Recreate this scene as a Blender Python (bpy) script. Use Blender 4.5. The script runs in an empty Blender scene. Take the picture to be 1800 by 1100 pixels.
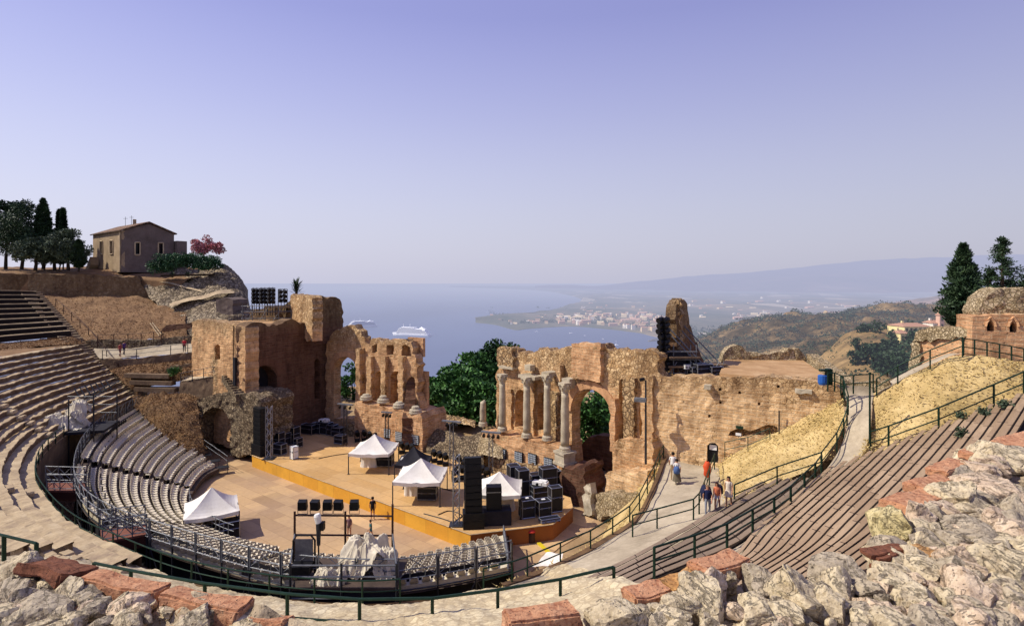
import bpy, bmesh, math, random
import numpy as np
from mathutils import Vector, Matrix
from mathutils.geometry import delaunay_2d_cdt

R = random.Random(7)
NR = np.random.RandomState(11)
SC = bpy.context.scene
COL = SC.collection
CH = 19.5            # eye height above the orchestra floor
FPX = 1000.0         # focal length in photo pixels (photo 1800 px wide)
HY = 497.0           # eye level row

# ------------------------------------------------------------------ points
def P(px, py, Y):
    return Vector(((px - 900.0) / FPX * Y, Y, CH - (py - HY) / FPX * Y))

def Z(px, py, z):
    Y = (CH - z) * FPX / (py - HY)
    return Vector(((px - 900.0) / FPX * Y, Y, z))

def V(*a):
    return Vector(a)

# ------------------------------------------------------------------ noise
def _hash(ix, iy, iz, seed):
    h = (ix * 374761393 + iy * 668265263 + iz * 2147483647 + seed * 1274126177) & 0xFFFFFFFF
    h = ((h ^ (h >> 13)) * 1274126177) & 0xFFFFFFFF
    h = h ^ (h >> 16)
    return (h & 0xFFFFFF) / float(0xFFFFFF) * 2 - 1

def vnoise(p, seed=0):
    p = np.asarray(p, dtype=np.float64)
    i = np.floor(p).astype(np.int64)
    f = p - i
    u = f * f * (3 - 2 * f)
    r = 0
    for dx in (0, 1):
        for dy in (0, 1):
            for dz in (0, 1):
                w = (u[:, 0] if dx else 1 - u[:, 0]) * (u[:, 1] if dy else 1 - u[:, 1]) * (u[:, 2] if dz else 1 - u[:, 2])
                r = r + w * _hash(i[:, 0] + dx, i[:, 1] + dy, i[:, 2] + dz, seed)
    return r

def fbm(p, octaves=4, seed=0, gain=0.5):
    p = np.asarray(p, dtype=np.float64)
    r, a, s = 0, 1.0, 1.0
    for k in range(octaves):
        r = r + a * vnoise(p * s + k * 17.3, seed + k)
        a *= gain
        s *= 2.03
    return r

# ------------------------------------------------------------------ objects
def link(o):
    COL.objects.link(o)
    return o

def tag(o, label=None, cat=None, group=None, kind=None):
    if label: o['label'] = label
    if cat: o['category'] = cat
    if group: o['group'] = group
    if kind: o['kind'] = kind
    return o

def thing(name, label, cat, loc, group=None):
    o = bpy.data.objects.new(name, None)
    o.empty_display_size = 0.2
    o.location = loc
    link(o)
    return tag(o, label, cat, group)

def mesh_np(name, v, f, uv=None, smooth=False):
    """v (N,3) array, f list of index tuples or (M,k) array"""
    me = bpy.data.meshes.new(name)
    v = np.asarray(v, dtype=np.float32)
    if isinstance(f, np.ndarray):
        m, k = f.shape
        me.vertices.add(len(v)); me.vertices.foreach_set('co', v.ravel())
        me.loops.add(m * k); me.loops.foreach_set('vertex_index', f.astype(np.int32).ravel())
        me.polygons.add(m)
        me.polygons.foreach_set('loop_start', np.arange(0, m * k, k, dtype=np.int32))
        me.polygons.foreach_set('loop_total', np.full(m, k, dtype=np.int32))
        me.update(calc_edges=True)
    else:
        me.from_pydata([tuple(x) for x in v], [], f)
    if uv is not None:
        lay = me.uv_layers.new(name='UVMap')
        idx = np.empty(len(me.loops), dtype=np.int32)
        me.loops.foreach_get('vertex_index', idx)
        lay.data.foreach_set('uv', np.asarray(uv, dtype=np.float32)[idx].ravel())
    me.polygons.foreach_set('use_smooth', np.full(len(me.polygons), bool(smooth)))
    me.validate()
    return me

def put(name, v, f, mat, root=None, uv=None, smooth=False, base=None):
    """world coordinates in; the object gets its origin at its base, or its root's"""
    v = np.asarray(v, dtype=np.float64)
    if root is not None:
        b = np.array(root.location)
        if root.parent is not None:
            b = b + np.array(root.parent.location)
    elif base is not None:
        b = np.array(base)
    else:
        b = np.array([(v[:, 0].min() + v[:, 0].max()) / 2, (v[:, 1].min() + v[:, 1].max()) / 2, v[:, 2].min()])
    me = mesh_np(name, v - b, f, uv, smooth)
    me.materials.append(mat)
    o = bpy.data.objects.new(name, me)
    link(o)
    if root is not None:
        o.parent = root
    else:
        o.location = b
    return o

class MB:
    def __init__(self):
        self.v = []; self.f = []
    def add(self, vs, fs):
        n = len(self.v)
        self.v.extend([tuple(x) for x in vs])
        self.f.extend([tuple(i + n for i in q) for q in fs])
        return self
    def box(self, c, size, rz=0.0, tilt=0.0):
        sx, sy, sz = size[0] / 2, size[1] / 2, size[2] / 2
        M = Matrix.Translation(Vector(c)) @ Matrix.Rotation(rz, 4, 'Z') @ Matrix.Rotation(tilt, 4, 'X')
        vs = [M @ Vector((x, y, z)) for x in (-sx, sx) for y in (-sy, sy) for z in (-sz, sz)]
        return self.add(vs, [(0, 1, 3, 2), (4, 6, 7, 5), (0, 4, 5, 1), (2, 3, 7, 6), (0, 2, 6, 4), (1, 5, 7, 3)])
    def tube(self, pts, r, n=6, caps=True):
        pts = [Vector(p) for p in pts]
        rs = r if isinstance(r, (list, tuple)) else [r] * len(pts)
        rings = []
        for i, p in enumerate(pts):
            d = (pts[min(i + 1, len(pts) - 1)] - pts[max(i - 1, 0)])
            if d.length < 1e-9: d = Vector((0, 0, 1))
            d.normalize()
            a = Vector((0, 0, 1)) if abs(d.z) < 0.9 else Vector((1, 0, 0))
            u = d.cross(a).normalized(); w = d.cross(u)
            rings.append([p + (u * math.cos(2 * math.pi * k / n) + w * math.sin(2 * math.pi * k / n)) * rs[i] for k in range(n)])
        vs = [q for ring in rings for q in ring]
        fs = []
        for i in range(len(pts) - 1):
            for k in range(n):
                a = i * n + k; b = i * n + (k + 1) % n
                fs.append((a, b, b + n, a + n))
        if caps:
            fs.append(tuple(range(n - 1, -1, -1)))
            fs.append(tuple((len(pts) - 1) * n + k for k in range(n)))
        return self.add(vs, fs)
    def lathe(self, prof, c, n=16):
        """prof: (r, z) pairs, around a vertical axis through c"""
        c = Vector(c)
        vs = [c + Vector((r * math.cos(2 * math.pi * k / n), r * math.sin(2 * math.pi * k / n), z)) for r, z in prof for k in range(n)]
        fs = []
        for i in range(len(prof) - 1):
            for k in range(n):
                a = i * n + k; b = i * n + (k + 1) % n
                fs.append((a, b, b + n, a + n))
        fs.append(tuple(range(n - 1, -1, -1)))
        fs.append(tuple((len(prof) - 1) * n + k for k in range(n)))
        return self.add(vs, fs)
    def prism(self, poly, z0, z1):
        n = len(poly)
        vs = [(p[0], p[1], z0) for p in poly] + [(p[0], p[1], z1) for p in poly]
        fs = [tuple(range(n - 1, -1, -1)), tuple(range(n, 2 * n))]
        for i in range(n):
            j = (i + 1) % n
            fs.append((i, j, j + n, i + n))
        return self.add(vs, fs)
    def build(self, name, mat, root=None, smooth=False, base=None):
        return put(name, self.v, self.f, mat, root, smooth=smooth, base=base)

def copy_tree(o, parent=None):
    c = o.copy()
    COL.objects.link(c)
    if parent is not None: c.parent = parent
    for ch in list(o.children):
        copy_tree(ch, c)
    return c

# ------------------------------------------------------------------ curves
def spline(pts, n):
    """Catmull-Rom through 3D points, n samples spread evenly by length"""
    p = np.array([tuple(q) for q in pts], dtype=float)
    if len(p) == 2:
        dense = np.array([p[0] + (p[1] - p[0]) * t for t in np.linspace(0, 1, 50)])
    else:
        e = np.vstack([2 * p[0] - p[1], p, 2 * p[-1] - p[-2]])
        dense = []
        for i in range(len(p) - 1):
            a, b, c, d = e[i], e[i + 1], e[i + 2], e[i + 3]
            for t in np.linspace(0, 1, 24, endpoint=(i == len(p) - 2)):
                dense.append(0.5 * (2 * b + (c - a) * t + (2 * a - 5 * b + 4 * c - d) * t * t + (3 * b - a - 3 * c + d) * t ** 3))
        dense = np.array(dense)
    L = np.concatenate([[0], np.cumsum(np.linalg.norm(np.diff(dense, axis=0), axis=1))])
    s = np.linspace(0, L[-1], n)
    return np.stack([np.interp(s, L, dense[:, k]) for k in range(3)], axis=1)

def spline_param(pts, n):
    """same, but sampled evenly by control index, so that two curves correspond"""
    p = np.array([tuple(q) for q in pts], dtype=float)
    e = np.vstack([2 * p[0] - p[1], p, 2 * p[-1] - p[-2]])
    out = []
    for u in np.linspace(0, len(p) - 1, n):
        i = min(int(u), len(p) - 2); t = u - i
        a, b, c, d = e[i], e[i + 1], e[i + 2], e[i + 3]
        out.append(0.5 * (2 * b + (c - a) * t + (2 * a - 5 * b + 4 * c - d) * t * t + (3 * b - a - 3 * c + d) * t ** 3))
    return np.array(out)

def grid_faces(nr, nc):
    a = (np.arange(nr - 1)[:, None] * nc + np.arange(nc - 1)[None, :]).ravel()
    return np.stack([a, a + 1, a + nc + 1, a + nc], axis=1)

def sheet(name, curves, nu, nv, mat, amp=0.0, freq=0.3, seed=1, octv=4, root=None, smooth=True, linear=True, kind=None):
    """a surface through a list of 3D curves, roughened by noise"""
    rows = [spline(c, nu) for c in curves]
    rows = np.array(rows)                                  # k, nu, 3
    t = np.linspace(0, len(rows) - 1, nv)
    i = np.clip(t.astype(int), 0, len(rows) - 2)
    f = (t - i)[:, None, None]
    g = rows[i] * (1 - f) + rows[i + 1] * f
    v = g.reshape(-1, 3)
    if amp:
        v = v.copy()
        v[:, 2] += amp * fbm(v * freq, octv, seed)
    s = np.tile(np.linspace(0, 1, nu), nv); w = np.repeat(np.linspace(0, 1, nv), nu)
    o = put(name, v, grid_faces(nv, nu), mat, root, uv=np.stack([s, w], 1), smooth=smooth)
    if kind: o['kind'] = kind
    return o

# ------------------------------------------------------------------ materials
def lin(h):
    h = h.lstrip('#')
    c = [int(h[i:i + 2], 16) / 255 for i in (0, 2, 4)]
    return tuple((x / 12.92 if x <= 0.04045 else ((x + 0.055) / 1.055) ** 2.4) for x in c) + (1.0,)

class NT:
    def __init__(self, name):
        self.m = bpy.data.materials.new(name)
        self.m.use_nodes = True
        self.t = self.m.node_tree
        self.b = self.t.nodes['Principled BSDF']
        self.o = self.t.nodes['Material Output']
        self.b.inputs['Roughness'].default_value = 0.85
        self.b.inputs['Specular IOR Level'].default_value = 0.25
    def n(self, typ, **kw):
        x = self.t.nodes.new(typ)
        for k, val in kw.items():
            if k in x.inputs.keys() if isinstance(k, str) else False:
                x.inputs[k].default_value = val
            else:
                setattr(x, k, val)
        return x
    def l(self, a, b):
        self.t.links.new(a, b)
    def coord(self, which='Object'):
        if which == 'World':
            return self.n('ShaderNodeNewGeometry').outputs['Position']
        return self.n('ShaderNodeTexCoord').outputs[which]
    def noise(self, vec, scale, detail=5, rough=0.6, dist=0.0):
        x = self.n('ShaderNodeTexNoise')
        x.inputs['Scale'].default_value = scale; x.inputs['Detail'].default_value = detail
        x.inputs['Roughness'].default_value = rough; x.inputs['Distortion'].default_value = dist
        self.l(vec, x.inputs['Vector'])
        return x.outputs['Fac']
    def ramp(self, fac, stops):
        x = self.n('ShaderNodeValToRGB')
        e = x.color_ramp.elements
        while len(e) < len(stops): e.new(0.5)
        for el, (p, c) in zip(e, stops):
            el.position = p
            el.color = c if len(c) == 4 else tuple(c) + (1,)
        self.l(fac, x.inputs['Fac'])
        return x.outputs['Color']
    def mix(self, fac, a, b, mode='MIX'):
        x = self.n('ShaderNodeMix', data_type='RGBA', blend_type=mode)
        for s, val in ((x.inputs[0], fac), (x.inputs[6], a), (x.inputs[7], b)):
            if hasattr(val, 'is_linked'): self.l(val, s)
            else: s.default_value = val
        return x.outputs[2]
    def math(self, op, a, b=0.0, clamp=False):
        x = self.n('ShaderNodeMath', operation=op, use_clamp=clamp)
        for s, val in ((x.inputs[0], a), (x.inputs[1], b)):
            if hasattr(val, 'is_linked'): self.l(val, s)
            else: s.default_value = val
        return x.outputs[0]
    def maprange(self, v, a, b, c=0.0, d=1.0):
        x = self.n('ShaderNodeMapRange')
        self.l(v, x.inputs[0])
        for k, val in zip((1, 2, 3, 4), (a, b, c, d)): x.inputs[k].default_value = val
        return x.outputs[0]
    def bump(self, h, strength=0.5, dist=0.05, prev=None):
        x = self.n('ShaderNodeBump')
        x.inputs['Strength'].default_value = strength; x.inputs['Distance'].default_value = dist
        self.l(h, x.inputs['Height'])
        if prev is not None: self.l(prev, x.inputs['Normal'])
        return x.outputs['Normal']
    def voro(self, vec, scale, feature='F1', rnd=1.0):
        x = self.n('ShaderNodeTexVoronoi', feature=feature)
        x.inputs['Scale'].default_value = scale
        x.inputs['Randomness'].default_value = rnd
        self.l(vec, x.inputs['Vector'])
        return x
    def scaled(self, vec, s):
        x = self.n('ShaderNodeMapping')
        x.inputs['Scale'].default_value = s
        self.l(vec, x.inputs['Vector'])
        return x.outputs[0]
    def sepz(self, vec, k=2):
        x = self.n('ShaderNodeSeparateXYZ'); self.l(vec, x.inputs[0])
        return x.outputs[k]
    def done(self, col=None, normal=None, rough=None, metal=None):
        if col is not None:
            if hasattr(col, 'is_linked'): self.l(col, self.b.inputs['Base Color'])
            else: self.b.inputs['Base Color'].default_value = col
        if normal is not None: self.l(normal, self.b.inputs['Normal'])
        if rough is not None:
            if hasattr(rough, 'is_linked'): self.l(rough, self.b.inputs['Roughness'])
            else: self.b.inputs['Roughness'].default_value = rough
        if metal is not None: self.b.inputs['Metallic'].default_value = metal
        return self.m

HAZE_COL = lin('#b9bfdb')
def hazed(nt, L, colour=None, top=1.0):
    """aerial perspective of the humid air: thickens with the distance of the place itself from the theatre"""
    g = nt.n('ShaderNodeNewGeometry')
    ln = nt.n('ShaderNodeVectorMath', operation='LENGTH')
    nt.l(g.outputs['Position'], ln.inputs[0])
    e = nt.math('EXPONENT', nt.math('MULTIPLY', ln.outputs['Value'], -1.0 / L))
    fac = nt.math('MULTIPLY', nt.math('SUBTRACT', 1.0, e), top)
    em = nt.n('ShaderNodeEmission')  # haze glow added in the material itself
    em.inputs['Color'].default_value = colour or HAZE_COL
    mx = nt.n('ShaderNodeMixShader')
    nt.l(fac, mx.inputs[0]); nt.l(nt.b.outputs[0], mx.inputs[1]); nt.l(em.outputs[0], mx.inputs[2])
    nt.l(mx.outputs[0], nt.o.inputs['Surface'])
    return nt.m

def mottle(name, cols, scale=1.0, rough=0.85, bump=0.4, bscale=8.0, bdist=0.03, metal=None, coord='Object', fine=0.35, detail=6):
    nt = NT(name)
    c = nt.coord(coord)
    f = nt.noise(c, scale, detail, 0.62)
    n = len(cols)
    col = nt.ramp(f, [(0.3 + 0.4 * i / max(1, n - 1), lin(k)) for i, k in enumerate(cols)])
    g = nt.noise(c, scale * 9, 4, 0.7)
    col = nt.mix(fine, col, nt.ramp(g, [(0.3, (0.35, 0.33, 0.33)), (0.7, (1.0, 1.0, 1.0))]), 'MULTIPLY') if fine else col
    nrm = nt.bump(nt.noise(c, bscale, 6, 0.65), bump, bdist) if bump else None
    return nt.done(col, nrm, rough, metal)

def plain(name, h, rough=0.6, metal=0.0, var=0.12, scale=3.0):
    nt = NT(name)
    c = nt.coord('Object')
    f = nt.noise(c, scale, 5, 0.65)
    col = nt.mix(nt.maprange(f, 0.3, 0.7), lin(h), tuple(x * (1 - var * 2.2) for x in lin(h)[:3]) + (1,))
    rg = nt.maprange(nt.noise(c, scale * 4), 0.3, 0.7, max(0.05, rough - 0.12), min(1, rough + 0.12))
    return nt.done(col, None, rg, metal)

def rubble_nodes(nt, c, scale, cols, joint='#7a6248'):
    w = nt.n('ShaderNodeVectorMath', operation='ADD')
    nz = nt.n('ShaderNodeTexNoise'); nz.inputs['Scale'].default_value = scale * 1.3; nz.inputs['Detail'].default_value = 3
    nt.l(c, nz.inputs['Vector'])
    sub = nt.n('ShaderNodeVectorMath', operation='SCALE'); sub.inputs['Scale'].default_value = 0.9 / scale
    nt.l(nz.outputs['Color'], sub.inputs[0])
    nt.l(c, w.inputs[0]); nt.l(sub.outputs[0], w.inputs[1])
    v = nt.voro(w.outputs[0], scale)
    e = nt.voro(w.outputs[0], scale, 'DISTANCE_TO_EDGE')
    hue = nt.sepz(v.outputs['Color'], 0)
    n = len(cols)
    col = nt.ramp(hue, [(i / max(1, n - 1), lin(k)) for i, k in enumerate(cols)])
    fine = nt.noise(c, scale * 5, 5, 0.7)
    col = nt.mix(0.55, col, nt.ramp(fine, [(0.3, (0.4, 0.38, 0.36)), (0.7, (1, 1, 1))]), 'MULTIPLY')
    jm = nt.maprange(nt.math('ADD', e.outputs['Distance'], nt.math('MULTIPLY', fine, 0.12)), 0.06, 0.20)
    col = nt.mix(jm, lin(joint), col)
    hgt = nt.math('ADD', nt.math('MULTIPLY', jm, 1.0), nt.math('MULTIPLY', fine, 0.6))
    return col, hgt

def rubble_mat(name, cols, scale=2.2, joint='#77604a', bump=0.9, bdist=0.12, patch=None):
    nt = NT(name)
    c = nt.coord('Object')
    col, h = rubble_nodes(nt, c, scale, cols, joint)
    col = nt.mix(1.0, col, (1.15, 1.14, 1.12, 1), 'MULTIPLY')
    big = nt.noise(c, 0.25, 4, 0.6)
    col = nt.mix(0.5, col, nt.ramp(big, [(0.32, lin(patch or '#9a8468')), (0.68, (1, 1, 1, 1))]), 'MULTIPLY')
    return nt.done(col, nt.bump(h, bump, bdist), 0.92)

def facade_mat(name, b1, b2, mortar, stones, z_rub=99.0, patch=0.5, stain='#9a8b80', gain=1.18, bw=0.85, rh=0.27):
    """brick courses with rubble core showing in patches and above the height z_rub (uv = metres along the wall, metres up)"""
    nt = NT(name)
    uv = nt.coord('UV'); ob = nt.coord('Object')
    br = nt.n('ShaderNodeTexBrick')
    br.inputs['Scale'].default_value = 1.0
    br.inputs['Brick Width'].default_value = bw; br.inputs['Row Height'].default_value = rh
    br.inputs['Mortar Size'].default_value = 0.03; br.inputs['Mortar Smooth'].default_value = 0.3
    br.inputs['Bias'].default_value = -0.1
    br.inputs['Color1'].default_value = lin(b1); br.inputs['Color2'].default_value = lin(b2); br.inputs['Mortar'].default_value = lin(mortar)
    dist = nt.n('ShaderNodeVectorMath', operation='ADD')
    nz = nt.n('ShaderNodeTexNoise'); nz.inputs['Scale'].default_value = 1.6; nt.l(ob, nz.inputs['Vector'])
    sc = nt.n('ShaderNodeVectorMath', operation='SCALE'); sc.inputs['Scale'].default_value = 0.16
    nt.l(nz.outputs['Color'], sc.inputs[0]); nt.l(uv, dist.inputs[0]); nt.l(sc.outputs[0], dist.inputs[1])
    nt.l(dist.outputs[0], br.inputs['Vector'])
    fine = nt.noise(ob, 6.0, 6, 0.75)
    bc = nt.mix(0.6, br.outputs['Color'], nt.ramp(fine, [(0.3, (0.55, 0.51, 0.48)), (0.7, (1.12, 1.11, 1.09))]), 'MULTIPLY')
    crs = nt.noise(nt.scaled(uv, (0.7, 6.5, 1.0)), 1.0, 6, 0.75)
    bc = nt.mix(0.75, bc, nt.ramp(crs, [(0.34, (0.5, 0.45, 0.42)), (0.52, (1.0, 1.0, 1.0)), (0.7, (1.2, 1.19, 1.16))]), 'MULTIPLY')
    pit = nt.voro(ob, 2.1)
    pm = nt.maprange(nt.math('ADD', pit.outputs['Distance'], nt.math('MULTIPLY', fine, 0.15)), 0.10, 0.24)
    bc = nt.mix(pm, nt.mix(0.62, bc, lin('#3a2a20')), bc)
    rc, rhgt = rubble_nodes(nt, ob, 3.4, stones, '#86694a')
    zz = nt.sepz(uv, 1)
    big = nt.noise(ob, 0.42, 6, 0.7)
    k = nt.math('ADD', nt.maprange(zz, z_rub - 1.2, z_rub + 0.8), nt.maprange(big, patch, patch + 0.07), True)
    col = nt.mix(k, bc, rc)
    st = nt.noise(nt.scaled(ob, (0.8, 0.8, 0.22)), 0.9, 5, 0.7)
    col = nt.mix(0.7, col, nt.ramp(st, [(0.34, lin(stain)), (0.58, (1, 1, 1, 1))]), 'MULTIPLY')
    big2 = nt.noise(ob, 0.16, 3)
    col = nt.mix(0.5, col, nt.ramp(big2, [(0.35, (0.74, 0.69, 0.66)), (0.65, (1.1, 1.09, 1.06))]), 'MULTIPLY')
    col = nt.mix(1.0, col, (gain, gain * .985, gain * .96, 1), 'MULTIPLY')
    bh = nt.math('ADD', nt.math('ADD', nt.math('MULTIPLY', br.outputs['Fac'], -0.7), fine), nt.math('ADD', pm, crs))
    h = nt.mix(k, bh, rhgt)
    return nt.done(col, nt.bump(h, 0.7, 0.07), 0.92)

def plank_mat(name, c1, c2, gap, bw, rh, rough=0.7, offset=0.5, bump=0.3, var=0.5, msize=0.012):
    nt = NT(name)
    uv = nt.coord('UV')
    br = nt.n('ShaderNodeTexBrick', offset=offset)
    br.inputs['Scale'].default_value = 1.0
    br.inputs['Brick Width'].default_value = bw; br.inputs['Row Height'].default_value = rh
    br.inputs['Mortar Size'].default_value = msize; br.inputs['Bias'].default_value = 0.0
    br.inputs['Color1'].default_value = lin(c1); br.inputs['Color2'].default_value = lin(c2); br.inputs['Mortar'].default_value = lin(gap)
    nt.l(uv, br.inputs['Vector'])
    gr = nt.noise(nt.scaled(uv, (1.0, 9.0, 1.0)), 3.0, 5, 0.7)
    col = nt.mix(var, br.outputs['Color'], nt.ramp(gr, [(0.3, (0.5, 0.47, 0.45)), (0.7, (1.1, 1.07, 1.05))]), 'MULTIPLY')
    ob = nt.coord('Object')
    col = nt.mix(0.5, col, nt.ramp(nt.noise(ob, 0.5, 5, 0.65), [(0.32, (0.6, 0.56, 0.55)), (0.62, (1, 1, 1))]), 'MULTIPLY')
    return nt.done(col, nt.bump(nt.math('SUBTRACT', gr, br.outputs['Fac']), bump, 0.02), rough)

def leaf_mat(name, cols, haze=None, scale=0.9):
    nt = NT(name)
    c = nt.coord('Object')
    f = nt.noise(c, scale, 4, 0.6)
    n = len(cols)
    col = nt.ramp(f, [(0.32 + 0.36 * i / max(1, n - 1), lin(k)) for i, k in enumerate(cols)])
    g = nt.noise(c, scale * 11, 2)
    col = nt.mix(0.5, col, nt.ramp(g, [(0.3, (0.45, 0.5, 0.45)), (0.7, (1.25, 1.2, 1.1))]), 'MULTIPLY')
    nt.done(col, None, 0.6)
    if haze: hazed(nt, haze)
    return nt.m
# ------------------------------------------------------------------ the materials
STONES = ['#a58862', '#c4a67a', '#dabf95', '#b69468', '#cfb58c']
M = {}
M['floor'] = None
def make_floor(name, c1, c2, c3, rz, bw, rh, mort):
    nt = NT(name)
    ob = nt.coord('World')
    mp = nt.n('ShaderNodeMapping'); mp.inputs['Rotation'].default_value = (0, 0, rz)
    nt.l(ob, mp.inputs['Vector'])
    br = nt.n('ShaderNodeTexBrick', offset=0.37, offset_frequency=3, squash=1.6, squash_frequency=2)
    br.inputs['Scale'].default_value = 1.0; br.inputs['Brick Width'].default_value = bw; br.inputs['Row Height'].default_value = rh
    br.inputs['Mortar Size'].default_value = 0.012
    br.inputs['Color1'].default_value = lin(c1); br.inputs['Color2'].default_value = lin(c2); br.inputs['Mortar'].default_value = lin(mort)
    nt.l(mp.outputs[0], br.inputs['Vector'])
    b2 = nt.n('ShaderNodeTexBrick', offset=0.5)
    b2.inputs['Scale'].default_value = 1.0; b2.inputs['Brick Width'].default_value = bw * 2.3; b2.inputs['Row Height'].default_value = rh * 2
    b2.inputs['Mortar Size'].default_value = 0.0
    b2.inputs['Color1'].default_value = (1.12, 1.1, 1.05, 1); b2.inputs['Color2'].default_value = (0.72, 0.72, 0.74, 1)
    nt.l(mp.outputs[0], b2.inputs['Vector'])
    col = nt.mix(0.65, br.outputs['Color'], b2.outputs['Color'], 'MULTIPLY')
    big = nt.noise(ob, 0.13, 5, 0.65)
    col = nt.mix(nt.maprange(big, 0.42, 0.62), col, nt.mix(0.5, col, lin(c3)))
    gr = nt.noise(ob, 2.5, 6, 0.75)
    col = nt.mix(0.45, col, nt.ramp(gr, [(0.3, (0.62, 0.58, 0.56)), (0.7, (1.05, 1.05, 1.05))]), 'MULTIPLY')
    return nt.done(col, nt.bump(gr, 0.15, 0.02), 0.6)
A_ST = math.atan2(-18.9, 24.7)
M['floor'] = make_floor('orchestra_boards', '#cfae80', '#a98a66', '#a88d74', -A_ST, 2.4, 1.2, '#7b6248')
M['stage_top'] = make_floor('stage_boards', '#d8b078', '#c79d62', '#c2a070', -A_ST, 2.4, 1.2, '#8d6230')
M['stage_side'] = plank_mat('stage_fascia', '#e0a83c', '#d89a34', '#8f5f22', 2.4, 1.6, 0.55, 0.0, 0.1, 0.3, 0.008)
M['stage_end'] = plank_mat('stage_end_boards', '#9a5a28', '#8a4f22', '#5a3216', 2.4, 1.6, 0.55, 0.0, 0.1, 0.3, 0.008)  # darker copy of the fascia: the stage side's shade is in its colour
M['brick'] = facade_mat('facade_brick', '#dab488', '#c69f72', '#d5bd98', STONES, 11.0, 0.55)
M['brick_l'] = facade_mat('facade_brick_left', '#d2aa80', '#be966c', '#ccb28e', STONES, 12.2, 0.58)
M['brick_r'] = facade_mat('facade_brick_right', '#e2c296', '#d3ae80', '#e0caa6', STONES, 11.6, 0.57)
M['brick_block'] = facade_mat('block_brick', '#86624e', '#734f3e', '#836a56', ['#7d6a52', '#97805f', '#a89272', '#8a7456'], 14.6, 0.62, gain=.84)  # shaded copy: albedo darkened to paint in the shade on these walls
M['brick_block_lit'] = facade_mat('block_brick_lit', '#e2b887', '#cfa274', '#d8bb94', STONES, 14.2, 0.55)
M['brick_red'] = facade_mat('red_brick', '#d0a67e', '#c2956d', '#ccb08c', STONES, 99.0, 0.70)
M['brick_podium'] = facade_mat('podium_brick', '#d2a980', '#c2956c', '#ceb28e', STONES, 99.0, 0.60)
M['rubble'] = rubble_mat('rubble_core', STONES, 2.4)
M['rubble_pale'] = rubble_mat('rubble_pale', ['#b5a585', '#cbb893', '#dccbaa', '#c0ad8a'], 4.2, '#94815f')
M['rubble_grey'] = rubble_mat('rubble_grey', ['#7b6c58', '#9c8b70', '#ae9d80', '#8a7962'], 3.3, '#5a4c3c')
M['rock_hill'] = rubble_mat('rock_hill', ['#7d705f', '#a3957f', '#bdae93', '#8e806b'], 1.7, '#6b5e4c', 0.9, 0.25)
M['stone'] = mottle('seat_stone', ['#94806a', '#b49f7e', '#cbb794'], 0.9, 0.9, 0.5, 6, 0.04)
M['stone_riser'] = mottle('seat_riser', ['#5d4b3b', '#77624d', '#8d765c'], 0.8, 0.95, 0.6, 5, 0.06)  # darker copy of the seat stone, riser shade put into the colour
M['paving'] = rubble_mat('stone_paving', ['#bfb092', '#cdbf9f', '#dccfae', '#c6b797'], 2.6, '#a5957a', 0.35, 0.03, '#c5b69a')
M['terrace'] = mottle('terrace_gravel', ['#998b74', '#b3a48b', '#c4b69c'], 0.5, 0.95, 0.4, 9, 0.03)
M['soil'] = mottle('brown_soil', ['#4c3a2a', '#6f553b', '#8a6c48'], 0.5, 0.95, 0.6, 4, 0.08)
M['dirt'] = mottle('theatre_ground', ['#8c7353', '#a78b66', '#b99d78'], 0.3, 0.95, 0.5, 4, 0.06)
M['rooffill'] = mottle('dry_roof_earth', ['#9c7a54', '#b59066', '#c4a37a'], 0.5, 0.95, 0.4, 5, 0.05)
M['drygrass'] = mottle('dry_grass_ground', ['#a08a58', '#b99f6a', '#ceb57f', '#ac945f'], 0.35, 0.95, 0.45, 9, 0.05)
M['browngrass'] = mottle('brown_grass_ground', ['#6b5139', '#846648', '#967856'], 0.7, 0.95, 0.8, 7, 0.08)
M['greengrass'] = mottle('green_grass_ground', ['#6f7a3c', '#8f8f4c', '#a99a58'], 0.6, 0.95, 0.8, 9, 0.08)
M['wood'] = plank_mat('bench_wood', '#bda484', '#a58c6e', '#3a2a20', 2.6, 10.0, 0.75, 0.5, 0.3, 0.75, 0.03)
M['wood_dark'] = plank_mat('bench_wood_weathered', '#9e8b76', '#877662', '#332826', 2.6, 10.0, 0.75, 0.5, 0.3, 0.75, 0.03)
M['wood_riser'] = mottle('bench_underside', ['#1c1512', '#2a201b'], 2.0, 0.9, 0.2)  # near-black so that gaps and recesses carry their shade in the colour
M['column'] = mottle('grey_marble', ['#9c9079', '#b5a88f', '#cbbfa5'], 0.9, 0.7, 0.3, 6, 0.02)
M['marble'] = mottle('pale_marble', ['#9a8f7b', '#b8ac95', '#cfc4ad'], 1.4, 0.75, 0.5, 5, 0.04)
M['green_metal'] = plain('green_painted_steel', '#1f3a2b', 0.5, 0.3, 0.2)
M['steel'] = plain('galvanised_steel', '#77797e', 0.6, 0.35, 0.2)
M['steel_dark'] = plain('dark_steel', '#45464c', 0.5, 0.6, 0.2)
M['rust'] = plain('brown_steel', '#4b332b', 0.6, 0.3, 0.2)
M['black'] = plain('black_paint', '#17171b', 0.5, 0.0, 0.25, 6)
M['case'] = plain('case_laminate', '#202129', 0.45, 0.0, 0.25, 5)
M['alu'] = plain('aluminium_edge', '#a9acb2', 0.35, 0.8, 0.15)
M['white_cloth'] = mottle('white_canvas', ['#d0c9bd', '#dfd9ce', '#e8e2d8'], 0.8, 0.85, 0.25, 5, 0.02, fine=0.12)
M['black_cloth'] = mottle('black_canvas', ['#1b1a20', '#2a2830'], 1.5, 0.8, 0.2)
M['white'] = plain('white_enamel', '#e4e2dd', 0.5, 0.0, 0.06)
M['seat'] = plain('seat_plastic', '#d3c6ac', 0.5, 0.0, 0.12, 1.5)
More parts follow.
